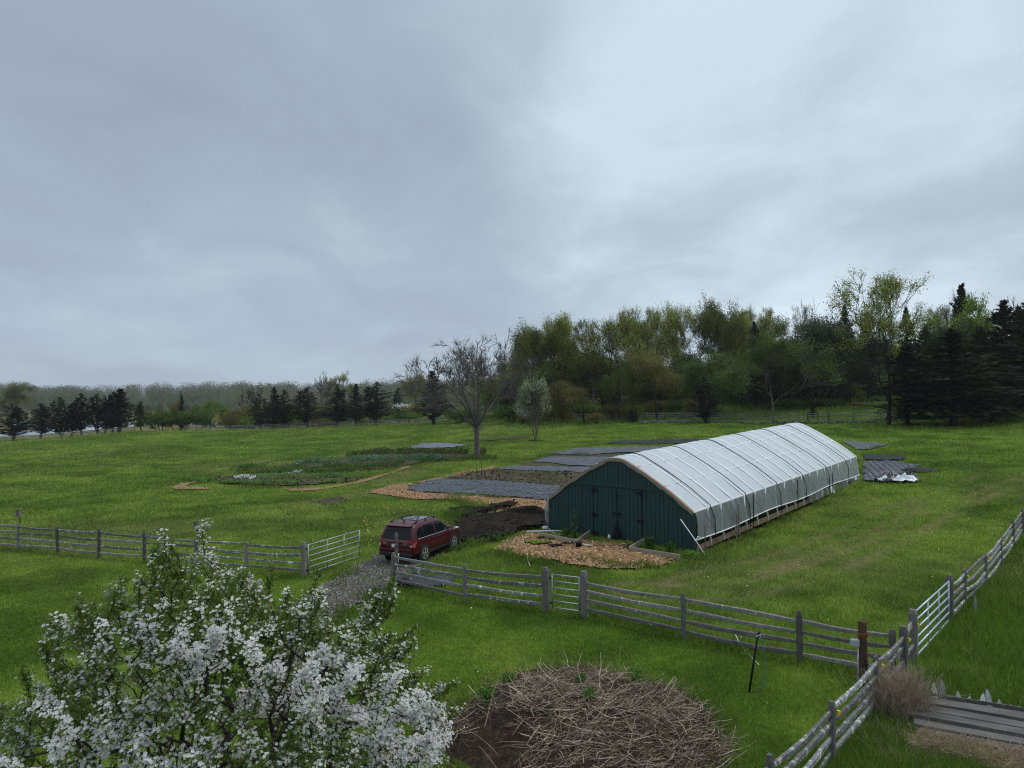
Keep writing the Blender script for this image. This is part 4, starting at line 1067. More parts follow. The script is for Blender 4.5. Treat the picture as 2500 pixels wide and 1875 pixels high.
# insulators on the lower right fence
def insulator(p, label):
    o = empty('fence_insulator', p); tag(o, label, 'insulator', 'yellow electric fence insulators')
    mb = MB(); mb.box((.0, 0, 0), (.022, .028, .04)); mb.build('bracket', MYEL, o, bevel=.006); mb = MB(); mb.tube([(.02, 0, .03), (.05, 0, .01), (.02, 0, -.03)], .012, 6); mb.build('hook', MYEL, o)
for p, lab in ((FD[-3], 'yellow insulator on the lowest post of the near right fence'), (FD[-2], 'yellow insulator on the post behind the dead shrub'), (FD[-1], 'yellow insulator on the corner post'), (q, 'yellow insulator on the near steel gate post'), (FE[1], 'yellow insulator on the first post beyond the steel gate'), (FE[2], 'yellow insulator on the second post beyond the steel gate'), (FE[3], 'yellow insulator on the third post beyond the steel gate')):
    insulator(np.array(p) + np.array((.10, -.03, .92)), lab)

# metal gates
def gate(name, a, b_, z0, z1, nb, mat, label, r=.022, uprights=(0, .36, .68, 1), z0b=None):
    a = np.array(a, float); b_ = np.array(b_, float); o = empty(name, a); tag(o, label, 'gate', 'metal field gates'); d = b_ - a
    for k in range(nb):
        z = z0 + (z1 - z0) * k / (nb - 1); mb = MB(); mb.tube([(0, 0, z), tuple(d + (0, 0, z))], r, 8); mb.build('bar', mat, o, True)
    for u in uprights:
        mb = MB(); c = d * u; mb.tube([tuple(c + (0, 0, z0 - .02)), tuple(c + (0, 0, z1 + .02))], r * (1.15 if u in (0, 1) else .8), 8); mb.build('upright', mat, o, True)
    dn = d / np.linalg.norm(d)
    mb = MB()
    for z in (z0 + .12, z1 - .12): mb.bar((-dn[0] * .12, -dn[1] * .12, z), (dn[0] * .03, dn[1] * .03, z), .012, .02)
    mb.build('hinge', MBLACK, o)
    return o
ga = FA[-1] + np.array((.14, .06, 0)); gb = G(878, 1364)
gate('field_gate', ga, gb, .10, 1.10, 6, MGALV, 'open grey metal gate swung in beside the gravel driveway')
d = (FC[0] - FB[-1]); d /= np.linalg.norm(d)
gate('field_gate', FB[-1] + d * .2, FC[0] - d * .16, .14, 1.10, 6, MGALV, 'narrow closed metal gate in the middle of the front fence', .02, (0, 1))
d = (GATE_E[1] - GATE_E[0]); d /= np.linalg.norm(d)
gate('field_gate', GATE_E[0] + d * .14, GATE_E[1] - d * .12, .12, 1.18, 6, MBLUEG, 'pale blue-grey steel gate in the right-hand fence')

# bird boxes on poles
for px, py, top, lab in ((43, 1340, 1244, 'bird box on a thin pole behind the fence at the left edge'), (479, 1382, 1272, 'bird box on a thin pole rising behind the white blossom')):
    p = G(px, py) + np.array((0, .15, 0)); ht = (P(px, top, p[1])[2] - p[2]); o = empty('bird_box', p); tag(o, lab, 'bird box', 'bird boxes on poles')
    mb = MB(); mb.tube([(0, 0, 0), (0, 0, ht - .05)], .018, 6); mb.build('pole', MBLACK, o)
    bx = MB(); bx.box((-.05, -.02, ht - .17), (.07, .08, .13)); b_ = bx.build('box', MWP, o)
    rf = MB(); rf.add([(-.14, -.12, ht - .045), (.04, -.12, ht - .01), (.04, .08, ht - .01), (-.14, .08, ht - .045), (-.14, -.12, ht - .025), (.04, -.12, ht + .01), (.04, .08, ht + .01), (-.14, .08, ht - .025)], [(0, 1, 2, 3), (4, 5, 6, 7), (0, 1, 5, 4), (1, 2, 6, 5), (2, 3, 7, 6), (3, 0, 4, 7)]); rf.build('roof', MWP, b_)
    hl = MB(); hl.lathe((-.05, -.102, ht - .13), [(.02, 0), (.02, .004)], 10, (0, 1, 0)); hl.build('entrance_hole', MBLACK, b_)

# post with tap and utility box near the corner
p = G(2108, 1672); o = empty('water_post', p); tag(o, 'thick brown post with grey box, conduit and round valve by the fence corner', 'post')
mb = MB(); mb.lathe((0, 0, 0), [(.098, -.05), (.095, .5), (.09, 1.36), (.08, 1.40)], 14); mb.build('post', MPOSTB, o, True)
mb = MB(); mb.lathe((0, 0, 0), [(.097, 1.06), (.104, 1.10), (.100, 1.16)], 12); mb.tube([(-.17, -.04, 1.10), (0, -.10, 1.14), (.16, -.05, 1.12)], .012, 6); mb.build('rusty_band', MRUST, o)
mb = MB(); mb.box((-.19, -.03, .94), (.085, .055, .075)); mb.build('utility_box', MGREY, o, bevel=.012)
mb = MB(); mb.tube([(-.13, -.05, 0), (-.13, -.05, .90)], .018, 8); mb.build('conduit', MGREY, o, True)
mb = MB(); mb.lathe((0, -.12, .50), [(.07, 0), (.07, .02)], 14, (0, 1, 0)); mb.tube([(0, -.13, .45), (.06, -.16, .1), (.1, -.12, 0)], .02, 6); mb.build('valve', MBLACK, o)
# leaning hose stand
p = G(1829, 1690); o = empty('hose_stand', p); tag(o, 'leaning black pole with coiled teal and white hose end', 'hose stand')
tp = np.array((.24, .10, 1.20))
mb = MB(); mb.tube([(0, 0, 0), tp], .024, 8); mb.build('pole', MBLACK, o, True)
mb = MB(); mb.tube([tp - (0, 0, .02), tp + (.03, -.02, .06)], .03, 8); mb.build('tap', MBLACK, o)
mb = MB(); mb.tube([tp + (-.03, 0, -.04), tp + (.08, -.03, -.12), tp + (.13, -.04, -.4), tp + (.14, -.05, -.85), tp + (.10, -.06, -1.08), tp + (-.06, -.1, -1.16)], .011, 6); mb.build('teal_hose', MTEAL, o, True)
mb = MB(); mb.tube([tp + (-.01, 0, -.08), tp + (-.04, -.03, -.02), tp + (.04, -.04, .02), tp + (.05, -.01, -.07)], .010, 6); mb.build('hose_knot', MWHITE, o, True)
tube_thing('white_hose', [P(1795, 1548, 18.6), P(1806, 1572, 18.4), P(1822, 1592, 18.2), zup(G(1853, 1625), .02)], .012, MWHITE, 'white hose slanting from the fence rail to the lawn', 'hose', n=6)

# ------------------------------------------------------------------ stacked boards, pickets, dry brush at the lower right
bl = G(2232, 1806); ax = G(2500, 1856) - bl; ax[2] = 0; ax /= np.linalg.norm(ax); ay = np.array([-ax[1], ax[0], 0])
o = empty('board_stack', bl, math.atan2(ax[1], ax[0])); tag(o, 'stack of long weathered grey boards lying in the grass at the lower right', 'board stack')
m, t, b = newmat('grain_board'); f = noise_fac(t, 5, 6, .7, sc=(.5, 9, 9)); f2 = noise_fac(t, 1.2, 4, .6, sc=(.6, 3, 3))
c = mixc(t, .45, ramp_(t, f, [(.3, (.030, .028, .026)), (.5, (.10, .095, .088)), (.72, (.20, .19, .175))]), ramp_(t, f2, [(.35, (.045, .036, .028)), (.65, (.19, .18, .165))]))
t.links.new(c, b.inputs['Base Color']); b.inputs['Roughness'].default_value = .85; b.inputs['Specular IOR Level'].default_value = .1; bump(t, b, f, .6, .01); MPLANK = m
specs = [(.10, 1.40, .24, .18, .01), (.05, 1.04, .20, .17, -.02), (-.10, .72, .21, .165, -.01), (.0, .39, .17, .17, .01), (.10, .07, .15, .165, .01), (.15, -.22, .10, .15, .0)]
for k, (x0, y0, z0, hw, tilt) in enumerate(specs):
    mb = MB(); n = 10; rg = random.Random(k); L = 4.6
    for i in range(n):
        u = i / (n - 1); yy = y0 + tilt * u * 2 + rg.uniform(-.006, .006); zz = z0 + .012 * math.sin(u * 5 + k)
        for (a_, c_2) in ((-hw, -.03), (hw, -.03), (hw, .02), (-hw, .035)): mb.v.append((x0 + L * u, yy + a_ * (1 + rg.uniform(-.03, .03)), zz + c_2 + .01 * k % .013))
    for i in range(n - 1):
        for j in range(4): mb.f.append((i * 4 + j, i * 4 + (j + 1) % 4, (i + 1) * 4 + (j + 1) % 4, (i + 1) * 4 + j))
    mb.f.append((3, 2, 1, 0)); mb.f.append(tuple((n - 1) * 4 + j for j in range(4))); mb.build('board', MPLANK, o)
for k in range(5):
    mb = MB(); mb.box((.4 + .9 * k, .7, .0), (.05, .80, .05)); mb.build('bearer', MWP, o)
pk = empty('picket_fence', bl + ay * 1.72 + ax * .35, math.atan2(ax[1], ax[0])); tag(pk, 'weathered pointed pickets sticking up behind the stacked boards', 'picket fence')
rg = random.Random(4)
for k, (x, h) in enumerate(((.08, .50), (.20, .58), (.52, .40), (.60, .34), (.84, .44), (.92, .36), (1.03, .54), (1.20, .36), (1.31, .30), (1.45, .32), (1.62, .34), (2.0, .32), (2.17, .36), (2.32, .28), (2.55, .38), (2.75, .36), (2.95, .40), (3.2, .34))):
    mb = MB(); w_ = .048; ln = rg.uniform(-.22, .22); b_ = .25 * rg.uniform(.5, 1.4)
    f = [(-w_, 0), (w_, 0), (w_, h - .14), (w_ * .55, h - .05), (0, h), (-w_ * .6, h - .06), (-w_, h - .15)]
    vs = [(x + a_ + ln * z, b_ * z, z) for a_, z in f] + [(x + a_ + ln * z, b_ * z + .02, z) for a_, z in f]; nn = len(f)
    mb.add(vs, [tuple(range(nn)), tuple(range(2 * nn - 1, nn - 1, -1))] + [(i, (i + 1) % nn, nn + (i + 1) % nn, nn + i) for i in range(nn)]); mb.build('picket', MPALE, pk)
mb = MB(); mb.bar((0, .05, .25), (3.3, .05, .25), .015, .04); mb.build('cross_rail', MWP, pk)
q = G(2383, 1497); o = empty('picket', q); mb = MB(); mb.add([(-.05, 0, 0), (.05, 0, 0), (.05, .02, .3), (0, .03, .52), (-.05, .02, .28), (-.05, .025, 0), (.05, .025, 0), (.05, .045, .3), (0, .055, .52), (-.05, .045, .28)], [(0, 1, 2, 3, 4), (9, 8, 7, 6, 5), (0, 5, 6, 1), (1, 6, 7, 2), (2, 7, 8, 3), (3, 8, 9, 4), (4, 9, 5, 0)])
o2 = mb.build('board', MW, o); tag(o, 'single pale picket standing alone in the long grass beyond the steel gate', 'picket')
def strands(n, starts, dirs, length, r, bend=.5, seg=4, rg=rng, taper=.4):
    """thin three-sided stems, bent"""
    P_ = [starts]; d = dirs / np.linalg.norm(dirs, axis=1, keepdims=True); bd = rand_dirs(n) * bend
    for k in range(seg):
        d = d + bd / seg + rand_dirs(n) * bend * .25; d /= np.linalg.norm(d, axis=1, keepdims=True); P_.append(P_[-1] + d * (length / seg)[:, None])
    A = np.stack(P_, 1)
    s_ = np.cross(dirs, rand_dirs(n)); s_ /= np.linalg.norm(s_, axis=1, keepdims=True) + 1e-9; s2 = np.cross(dirs, s_); s2 /= np.linalg.norm(s2, axis=1, keepdims=True) + 1e-9
    V = []
    for k in range(seg + 1):
        rr = (r * (1 - (1 - taper) * k / seg))[:, None]
        for a_ in (0, 2.094, 4.189): V.append(A[:, k] + rr * (math.cos(a_) * s_ + math.sin(a_) * s2))
    V = np.stack(V, 1); m_ = 3 * (seg + 1); F = []
    for k in range(seg):
        for j in range(3): F.append([k * 3 + j, k * 3 + (j + 1) % 3, (k + 1) * 3 + (j + 1) % 3, (k + 1) * 3 + j])
    F = np.array(F)[None] + (np.arange(n) * m_)[:, None, None]
    return V.reshape(-1, 3), F.reshape(-1, 4)
def stemmat(name, a, b_, c):
    m, t, b = newmat(name); g = N(t, 'ShaderNodeNewGeometry'); t.links.new(ramp_(t, g.outputs['Random Per Island'], [(0, a), (.6, b_), (1, c)]), b.inputs['Base Color']); b.inputs['Roughness'].default_value = .85; b.inputs['Specular IOR Level'].default_value = .2; return m
MDEAD = stemmat('dead_stems', (.16, .118, .078), (.38, .29, .20), (.58, .47, .35)); MSTRAW = stemmat('dry_straw', (.20, .14, .075), (.34, .25, .15), (.50, .40, .27))
MSTALK = stemmat('pale_stalks', (.13, .090, .058), (.32, .235, .16), (.62, .51, .39))
sb = G(2180, 1748); o = empty('dead_shrub', sb); tag(o, 'tangle of dry brown leafless stems growing over the fence post', 'shrub')
n = 1300; st = np.column_stack([rng.normal(scale=.24, size=n) + .10, rng.normal(scale=.18, size=n), np.zeros(n)])
V, F = strands(n, st, np.column_stack([rng.normal(scale=.28, size=n) + .10, rng.normal(scale=.22, size=n), np.ones(n)]), rng.uniform(.5, 1.15, n), rng.uniform(.003, .006, n), .9, 5); link('stems', np_mesh('stems', V, F, MDEAD), o)
n = 900; q3 = rand_dirs(n) * rng.random((n, 1)) ** .5; st = np.column_stack([q3[:, 0] * .5 + .18, q3[:, 1] * .35, .45 + q3[:, 2] * .42]); V, F = strands(n, st, rand_dirs(n), rng.uniform(.12, .4, n), rng.uniform(.002, .004, n), 1.0, 3); link('twigs', np_mesh('twigs', V, F, MDEAD), o)
dg = px_([(2225, 1818), (2260, 1808), (2330, 1822), (2420, 1845), (2520, 1865), (2560, 1900), (2520, 1935), (2380, 1880), (2270, 1850), (2215, 1845)])
pa = np.array(dg)[:, :2]; lo, hi = pa.min(0), pa.max(0); qq = lo + rng.random((9000, 2)) * (hi - lo); qq = qq[inpoly(qq[:, 0], qq[:, 1], [tuple(a) for a in pa])]; n = len(qq)
V, F = strands(n, np.column_stack([qq, gz(qq[:, 0], qq[:, 1]) + rng.uniform(.02, .22, n)]), np.column_stack([rng.normal(size=n) + .6, rng.normal(size=n) * .8 - .3, rng.uniform(-.05, .5, n)]), rng.uniform(.12, .4, n), rng.uniform(.003, .005, n), .8, 3)
tag(link('dry_grass', np_mesh('dry_grass', V, F, MSTRAW)), kind='stuff')
bd_ = px_([(2160, 1790), (2215, 1770), (2250, 1810), (2230, 1850), (2200, 1880), (2150, 1870)]); pa = np.array(bd_)[:, :2]; lo, hi = pa.min(0), pa.max(0); qq = lo + rng.random((900, 2)) * (hi - lo); n = len(qq)
V, F = strands(n, np.column_stack([qq, gz(qq[:, 0], qq[:, 1]) + rng.uniform(.0, .08, n)]), np.column_stack([rng.normal(size=n), rng.normal(size=n), rng.uniform(.1, .9, n)]), rng.uniform(.12, .4, n), rng.uniform(.002, .004, n), .9, 3)
tag(link('dead_grass', np_mesh('dead_grass', V, F, MDEAD)), kind='stuff')

# ------------------------------------------------------------------ heap of cut stalks
hb_ = G(1420, 1850); HR = (3.1, 2.6, .62)
MHEAP = ground_mat('heap_litter', [(.3, (.020, .014, .010)), (.55, (.055, .038, .025)), (.75, (.12, .085, .06))], 5, .95, .8)
hc = np.array([P(1410, 1745, 14.2)[0], 14.0]); hc = np.array([hc[0], hc[1], float(gz(hc[0], hc[1]))])
heap = mound('stalk_heap', hc, 2.65, 2.7, .44, MHEAP, 51, n=60, amp=.35); tag(heap, 'large heap of cut pale stalks and dead stems on the lawn', 'stalk heap')
def heapz(x, y):
    X, Y = x / 2.65, y / 2.7; r = np.hypot(X, Y) * (1 + .5 * (fbm(X, Y, .6, 51) - .5))
    return .46 * np.clip(1 - r ** 1.8, -.06, 1) * (1 + .35 * (fbm(X + 9, Y, .3, 52) - .5) * 2) + gz(hc[0] + x, hc[1] + y) - hc[2], r
n = 4700; q2 = rng.normal(size=(n, 2)); q2 = q2 / np.linalg.norm(q2, axis=1, keepdims=True) * (rng.random((n, 1)) ** .55); xs, ys_ = q2[:, 0] * 2.7 + .15, q2[:, 1] * 2.6
z, r = heapz(xs, ys_); keep = (fbm(xs, ys_, 1.2, 61) + .25 * (xs > -1.2) - .35 * ((xs < -1.0) & (ys_ < 0)) > .42); xs, ys_, z = xs[keep], ys_[keep], z[keep]; n = len(xs)
ang = rng.normal(scale=.9, size=n) + .35; dv = np.column_stack([np.cos(ang), np.sin(ang) * .8, rng.normal(scale=.20, size=n)]) * np.where(rng.random(n) < .5, 1, -1)[:, None]
V, F = strands(n, np.column_stack([xs, ys_, z + rng.uniform(.0, .10, n)]), dv, rng.uniform(.08, .70, n) ** 1.2, rng.uniform(.003, .0095, n), .75, 4, taper=.7)
so = link('stalks', np_mesh('stalks', V, F, MSTALK), heap); so['kind'] = 'stuff'
n = 9000; q2 = rng.normal(size=(n, 2)); q2 = q2 / np.linalg.norm(q2, axis=1, keepdims=True) * (rng.random((n, 1)) ** .5) * 1.08; xs, ys_ = q2[:, 0] * 2.75, q2[:, 1] * 2.75; z, r = heapz(xs, ys_)
V, F = strands(n, np.column_stack([xs, ys_, z + rng.uniform(-.02, .05, n)]), np.column_stack([rng.normal(size=n), rng.normal(size=n), rng.normal(scale=.4, size=n) + .2]), rng.uniform(.08, .4, n), rng.uniform(.002, .006, n), .8, 3)
so = link('dead_stems', np_mesh('dead_stems', V, F, stemmat('shaded_gap_stems', (.022, .016, .012), (.055, .040, .029), (.12, .09, .065))), heap); so['kind'] = 'stuff'  # fine stems coloured dark to paint the shaded gaps between pale stalks
n = 70; a_ = rng.random(n) * 6.28; rr = rng.uniform(.3, 1.05, n); xs, ys_ = np.cos(a_) * rr * 2.7, np.sin(a_) * rr * 2.6; z, r = heapz(xs, ys_)
V, F = strands(n, np.column_stack([xs, ys_, z]), np.column_stack([rng.normal(size=n) * .5, rng.normal(size=n) * .4, rng.uniform(.25, 1.0, n)]), rng.uniform(.4, 1.0, n), rng.uniform(.006, .011, n), .35, 4)
so = link('long_stalks', np_mesh('long_stalks', V, F, MSTALK), heap); so['kind'] = 'stuff'
WG = 'green weeds growing on the stalk heap'
for px, py, h, lab in ((1188, 1752, .38, 'bright green weed clump at the left edge of the stalk heap'), (1552, 1697, .40, 'leafy green weed on the upper right of the stalk heap'), (1440, 1765, .26, 'low bluish weed in the middle of the stalk heap'), (1240, 1680, .30, 'grassy weed with yellow flowers at the back left of the heap'), (1420, 1712, .22, 'small weed with yellow flowers on top of the heap')):
    p = G(px, py); z_, _ = heapz(p[0] - hc[0], p[1] - hc[1]); p[2] = hc[2] + float(z_); bushy('weed', p, h, h * .55, MLEAF_PL, 150, .09, lab, 'weed', WG, stems=4)
# ------------------------------------------------------------------ the red car
def carpaint():
    m, t, b = newmat('maroon_paint')
    b.inputs['Base Color'].default_value = (.085, .006, .012, 1); b.inputs['Metallic'].default_value = .25; b.inputs['Roughness'].default_value = .32
    b.inputs['Coat Weight'].default_value = .35; b.inputs['Coat Roughness'].default_value = .05; b.inputs['Specular IOR Level'].default_value = .25
    f = noise_fac(t, 3, 3); t.links.new(ramp_(t, f, [(.3, (.060, .003, .008)), (.7, (.080, .005, .012))]), b.inputs['Base Color'])
    return m
MCAR = carpaint()
def plainmat(name, col, rough, metal=0, coat=0, spec=.5):
    m, t, b = newmat(name); f = noise_fac(t, 12, 3)
    t.links.new(ramp_(t, f, [(.3, tuple(c * .9 for c in col)), (.7, tuple(min(1, c * 1.1) for c in col))]), b.inputs['Base Color'])
    b.inputs['Roughness'].default_value = rough; b.inputs['Metallic'].default_value = metal; b.inputs['Coat Weight'].default_value = coat; b.inputs['Specular IOR Level'].default_value = spec
    return m
MGLASS = plainmat('tinted_glass', (.008, .011, .012), .06, 0, 0, .3)
MTYRE = plainmat('tyre_rubber', (.012, .012, .012), .8); MALLOY = plainmat('alloy', (.62, .63, .65), .28, .8); MCHROME = plainmat('chrome', (.75, .76, .78), .15, 1)
MTRIM = plainmat('black_trim', (.010, .010, .011), .55); MRED = plainmat('tail_red', (.35, .012, .018), .15, 0, 1); MLAMP = plainmat('lamp_clear', (.62, .62, .63), .12, .2, 1); MPLATE = plainmat('plate', (.62, .63, .62), .4)
MSUNROOF = plainmat('roof_glass', (.02, .03, .035), .04, .1, 1)
pr = G(1033, 1372); pf_ = G(1101, 1342); hd = pf_ - pr; hd[2] = 0; hd /= np.linalg.norm(hd); lf = np.array([-hd[1], hd[0], 0])
RAX, FAX, TW = -1.30, 1.34, .80
CS = .87; co = pr - hd * RAX * CS + lf * TW * CS; co[2] = (pr[2] + pf_[2]) / 2 + .02
car = empty('parked_car', co, math.atan2(hd[1], hd[0])); car.scale = (CS, CS, CS); tag(car, 'maroon red estate car with silver roof sheen parked at the end of the gravel driveway', 'car')
def interp(x, xs, ys): return float(np.interp(x, xs, ys))
XS = [-2.28, -2.22, -2.05, -1.6, -1.0, 0, .9, 1.4, 1.9, 2.18, 2.30, 2.34]
HWs = [.72, .83, .875, .895, .90, .90, .895, .89, .87, .80, .70, .58]
TOP = [.80, 1.00, 1.035, 1.03, 1.02, 1.00, .99, 1.00, .95, .88, .80, .70]
BOT = [.46, .38, .32, .29, .28, .28, .28, .28, .30, .33, .38, .44]
mb = MB(); K = 0
for x, hw, tp_, bt in zip(XS, HWs, TOP, BOT):
    sec = [(0, bt), (hw * .80, bt), (hw * .965, bt + .07), (hw * .985, bt + .16), (hw, (bt + tp_) / 2 + .04), (hw * .985, tp_ - .14), (hw * .95, tp_ - .03), (hw * .80, tp_ + .012), (hw * .4, tp_ + .03), (0, tp_ + .035)]
    ring = [(x, y, z) for y, z in sec] + [(x, -y, z) for y, z in reversed(sec[1:-1])]
    mb.v += ring; K = len(ring)
for i in range(len(XS) - 1):
    for j in range(K): mb.f.append((i * K + j, i * K + (j + 1) % K, (i + 1) * K + (j + 1) % K, (i + 1) * K + j))
mb.f.append(tuple(range(K - 1, -1, -1))); mb.f.append(tuple((len(XS) - 1) * K + j for j in range(K)))
mb.build('body', MCAR, car, True, subsurf=1)
CZ = [.96, 1.05, 1.22, 1.42, 1.56, 1.64, 1.675]
CR = [-2.17, -2.15, -2.08, -1.98, -1.90, -1.80, -1.55]
CFr = [1.28, 1.12, .84, .52, .29, .12, -.15]
CW = [.885, .865, .815, .755, .705, .645, .50]
mb = MB()
for z, xr, xf, hw in zip(CZ, CR, CFr, CW):
    rr = .10; ring = []
    for (cx_, cy_, a0) in ((xf - rr * 1.6, hw - rr, 0), (xr + rr, hw - rr, 90), (xr + rr, -hw + rr, 180), (xf - rr * 1.6, -hw + rr, 270)):
        for k in range(4):
            a = R(a0 + 30 * k); ring.append((cx_ + rr * math.cos(a) * (1.6 if a0 in (0, 270) else 1), cy_ + rr * math.sin(a), z + .02 * (1 - (cx_ / 1.8) ** 2) * (z > 1.6)))
    mb.v += ring; K = len(ring)
for i in range(len(CZ) - 1):
    for j in range(K): mb.f.append((i * K + j, i * K + (j + 1) % K, (i + 1) * K + (j + 1) % K, (i + 1) * K + j))
mb.f.append(tuple((len(CZ) - 1) * K + j for j in range(K))); mb.build('cabin', MCAR, car, True)
cw = lambda z: interp(z, CZ, CW); cr = lambda z: interp(z, CZ, CR); cf = lambda z: interp(z, CZ, CFr)
def side_panel(name, poly, s, off, mat, parent=car, sub=5):
    mb = MB(); n = len(poly); A = []; B = []
    # refine along edges
    pts = []
    for i in range(n):
        a, b_ = poly[i], poly[(i + 1) % n]
        for k in range(sub): pts.append((a[0] + (b_[0] - a[0]) * k / sub, a[1] + (b_[1] - a[1]) * k / sub))
    cx_ = sum(p[0] for p in pts) / len(pts); cz_ = sum(p[1] for p in pts) / len(pts)
    pts2 = [(cx_ + (p[0] - cx_) * .5, cz_ + (p[1] - cz_) * .5) for p in pts]
    f = lambda p: (p[0], s * (cw(p[1]) + off), p[1]); g = lambda p: (p[0], s * (cw(p[1]) - .02), p[1])
    m_ = len(pts); mb.v = [f(p) for p in pts] + [f(p) for p in pts2] + [f((cx_, cz_))] + [g(p) for p in pts]
    for i in range(m_):
        j = (i + 1) % m_; mb.f += [(i, j, m_ + j, m_ + i), (m_ + i, m_ + j, 2 * m_), (i, j, 2 * m_ + 1 + j, 2 * m_ + 1 + i)]
    return mb.build(name, mat, parent)
for s in (-1, 1):
    side_panel('side_window', [(-1.86, 1.08), (-1.30, 1.06), (-1.34, 1.49), (-1.60, 1.46), (-1.80, 1.30)], s, .006, MGLASS)
    side_panel('side_window', [(-1.25, 1.06), (-.30, 1.04), (-.36, 1.535), (-1.28, 1.50)], s, .006, MGLASS)
    side_panel('side_window', [(-.22, 1.04), (.86, 1.02), (.62, 1.24), (.34, 1.46), (.16, 1.535), (-.28, 1.54)], s, .006, MGLASS)
    mb = MB(); mb.tube([(-1.86, s * (cw(1.06) + .012), 1.055), (-.3, s * (cw(1.035) + .012), 1.025), (.95, s * (cw(1.01) + .012), 1.005)], .013, 6); mb.build('chrome_strip', MCHROME, car)
    # roof rail on feet
    mb = MB(); mb.tube([(-1.72, s * .60, 1.67), (-1.55, s * .61, 1.735), (-.8, s * .625, 1.765), (-.05, s * .615, 1.735), (.10, s * .60, 1.675)], .022, 6)
    for x in (-1.55, -.75, -.02): mb.box((x, s * .612, 1.70), (.05, .02, .035))
    mb.build('roof_rail', MTRIM, car, True)
    # lower cladding, handles, mirror
    mb = MB(); mb.box((.02, s * .895, .36), (.93, .018, .055)); mb.build('sill', MTRIM, car, bevel=.01)
    for x in (-1.02, .02): 
        mb = MB(); mb.box((x, s * .905, .86), (.085, .018, .018)); mb.build('door_handle', MCAR, car, bevel=.008)
    for x in (-.30, .80):
        mb = MB(); mb.box((x, s * .897, .68), (.004, .004, .30)); mb.build('door_gap', MTRIM, car)
    mb = MB(); mb.box((.86, s * .99, 1.10), (.055, .10, .07)); mi = mb.build('wing_mirror', MCAR, car, bevel=.03)
    mg = MB(); mg.box((.802, s * .99, 1.10), (.004, .085, .055)); mg.build('mirror_glass', MCHROME, mi)
    for ax_ in (RAX, FAX):
        ar = MB(); ar.lathe((ax_, s * .86, .345), [(.43, 0), (.43, s * .048)], 28, (0, 1, 0)); ar.build('wheel_arch', MTRIM, car)
        wh = empty('wheel', (ax_, s * TW, .345)); wh.parent = car
        ty = MB(); ty.lathe((0, 0, 0), [(.24, -.11), (.33, -.11), (.345, -.08), (.345, .08), (.33, .11), (.24, .11)], 28, (0, 1, 0)); ty.build('tyre', MTYRE, wh, True)
        rm = MB(); rm.lathe((0, 0, 0), [(.245, s * .10), (.245, s * .117), (.215, s * .117), (.205, s * .09)], 28, (0, 1, 0))
        for k in range(5):
            a = 2 * math.pi * k / 5 + .3
            for da in (-.13, .13):
                rm.bar((.04 * math.cos(a), s * .105, .04 * math.sin(a)), (.225 * math.cos(a + da), s * .108, .225 * math.sin(a + da)), .020, .012, (0, 1, 0))
        rm.lathe((0, 0, 0), [(.05, s * .09), (.05, s * .122), (.02, s * .126)], 14, (0, 1, 0)); rm.build('rim', MALLOY, wh)
        dk = MB(); dk.lathe((0, 0, 0), [(.235, s * .04), (.235, s * .05)], 20, (0, 1, 0)); dk.build('brake_disc', MTRIM, wh)
    # tail lamps wrap the rear corner
    tl = MB(); pts = [(-2.235, .60, .98), (-2.235, .58, .78), (-2.235, .66, .68), (-2.12, .885, .72), (-1.93, .905, .99), (-2.05, .875, 1.04), (-2.20, .80, 1.02)]
    inn = [(x + .10, y * .9, z) for x, y, z in pts]; P2 = [(x, s * y, z) for x, y, z in pts]; P3 = [(x, s * y, z) for x, y, z in inn]; n = len(P2)
    ctr = (-2.19, s * .80, .87); tl.add(P2 + P3 + [ctr], [(i, (i + 1) % n, 2 * n) for i in range(n)] + [(i, (i + 1) % n, n + (i + 1) % n, n + i) for i in range(n)]); t_ = tl.build('tail_lamp', MRED, car)
    rl = MB(); rl.box((-2.225, s * .72, .80), (.02, .10, .028), ((1, 0, 0), (0, 1, 0), (0, 0, 1))); rl.build('reversing_lamp', MLAMP, t_, bevel=.01)
    hl = MB(); P2 = [(2.24, s * .52, .76), (2.05, s * .82, .80), (1.80, s * .885, .93), (1.95, s * .80, .955), (2.22, s * .55, .87)]; n = 5; P3 = [(x - .12, y * .9, z) for x, y, z in P2]; ctr = (2.12, s * .76, .875)
    hl.add(P2 + P3 + [ctr], [(i, (i + 1) % n, 2 * n) for i in range(n)] + [(i, (i + 1) % n, n + (i + 1) % n, n + i) for i in range(n)]); hl.build('headlight', MLAMP, car)
    mb = MB(); mb.box((-2.255, s * .62, .52), (.012, .10, .03)); mb.build('reflector', MRED, car)
# rear screen, spoiler, bumper, plate, badges
def rear_panel(name, poly, off, mat):
    mb = MB(); f = lambda y, z: (cr(z) - off, y, z); n = len(poly); mb.v = [f(*p) for p in poly] + [(x + .05, y, z) for x, y, z in (f(*p) for p in poly)]
    mb.f = [tuple(range(n))] + [(i, (i + 1) % n, n + (i + 1) % n, n + i) for i in range(n)]; return mb.build(name, mat, car)
rear_panel('rear_window', [(-.70, 1.10), (-.40, 1.06), (.40, 1.06), (.70, 1.10), (.62, 1.43), (-.62, 1.43)], .012, MGLASS)
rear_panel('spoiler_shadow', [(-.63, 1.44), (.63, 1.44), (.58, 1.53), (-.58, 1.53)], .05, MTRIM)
mb = MB(); mb.box((-1.93, 0, 1.60), (.13, .60, .022), ((math.cos(.12), 0, math.sin(.12)), (0, 1, 0), (-math.sin(.12), 0, math.cos(.12)))); mb.build('spoiler', MCAR, car, bevel=.02)
mb = MB(); mb.box((-2.20, 0, .60), (.10, .80, .09)); mb.build('bumper', MCAR, car, bevel=.05)
mb = MB(); mb.box((-2.22, 0, .44), (.09, .78, .085)); mb.build('bumper_valance', MTRIM, car, bevel=.04)
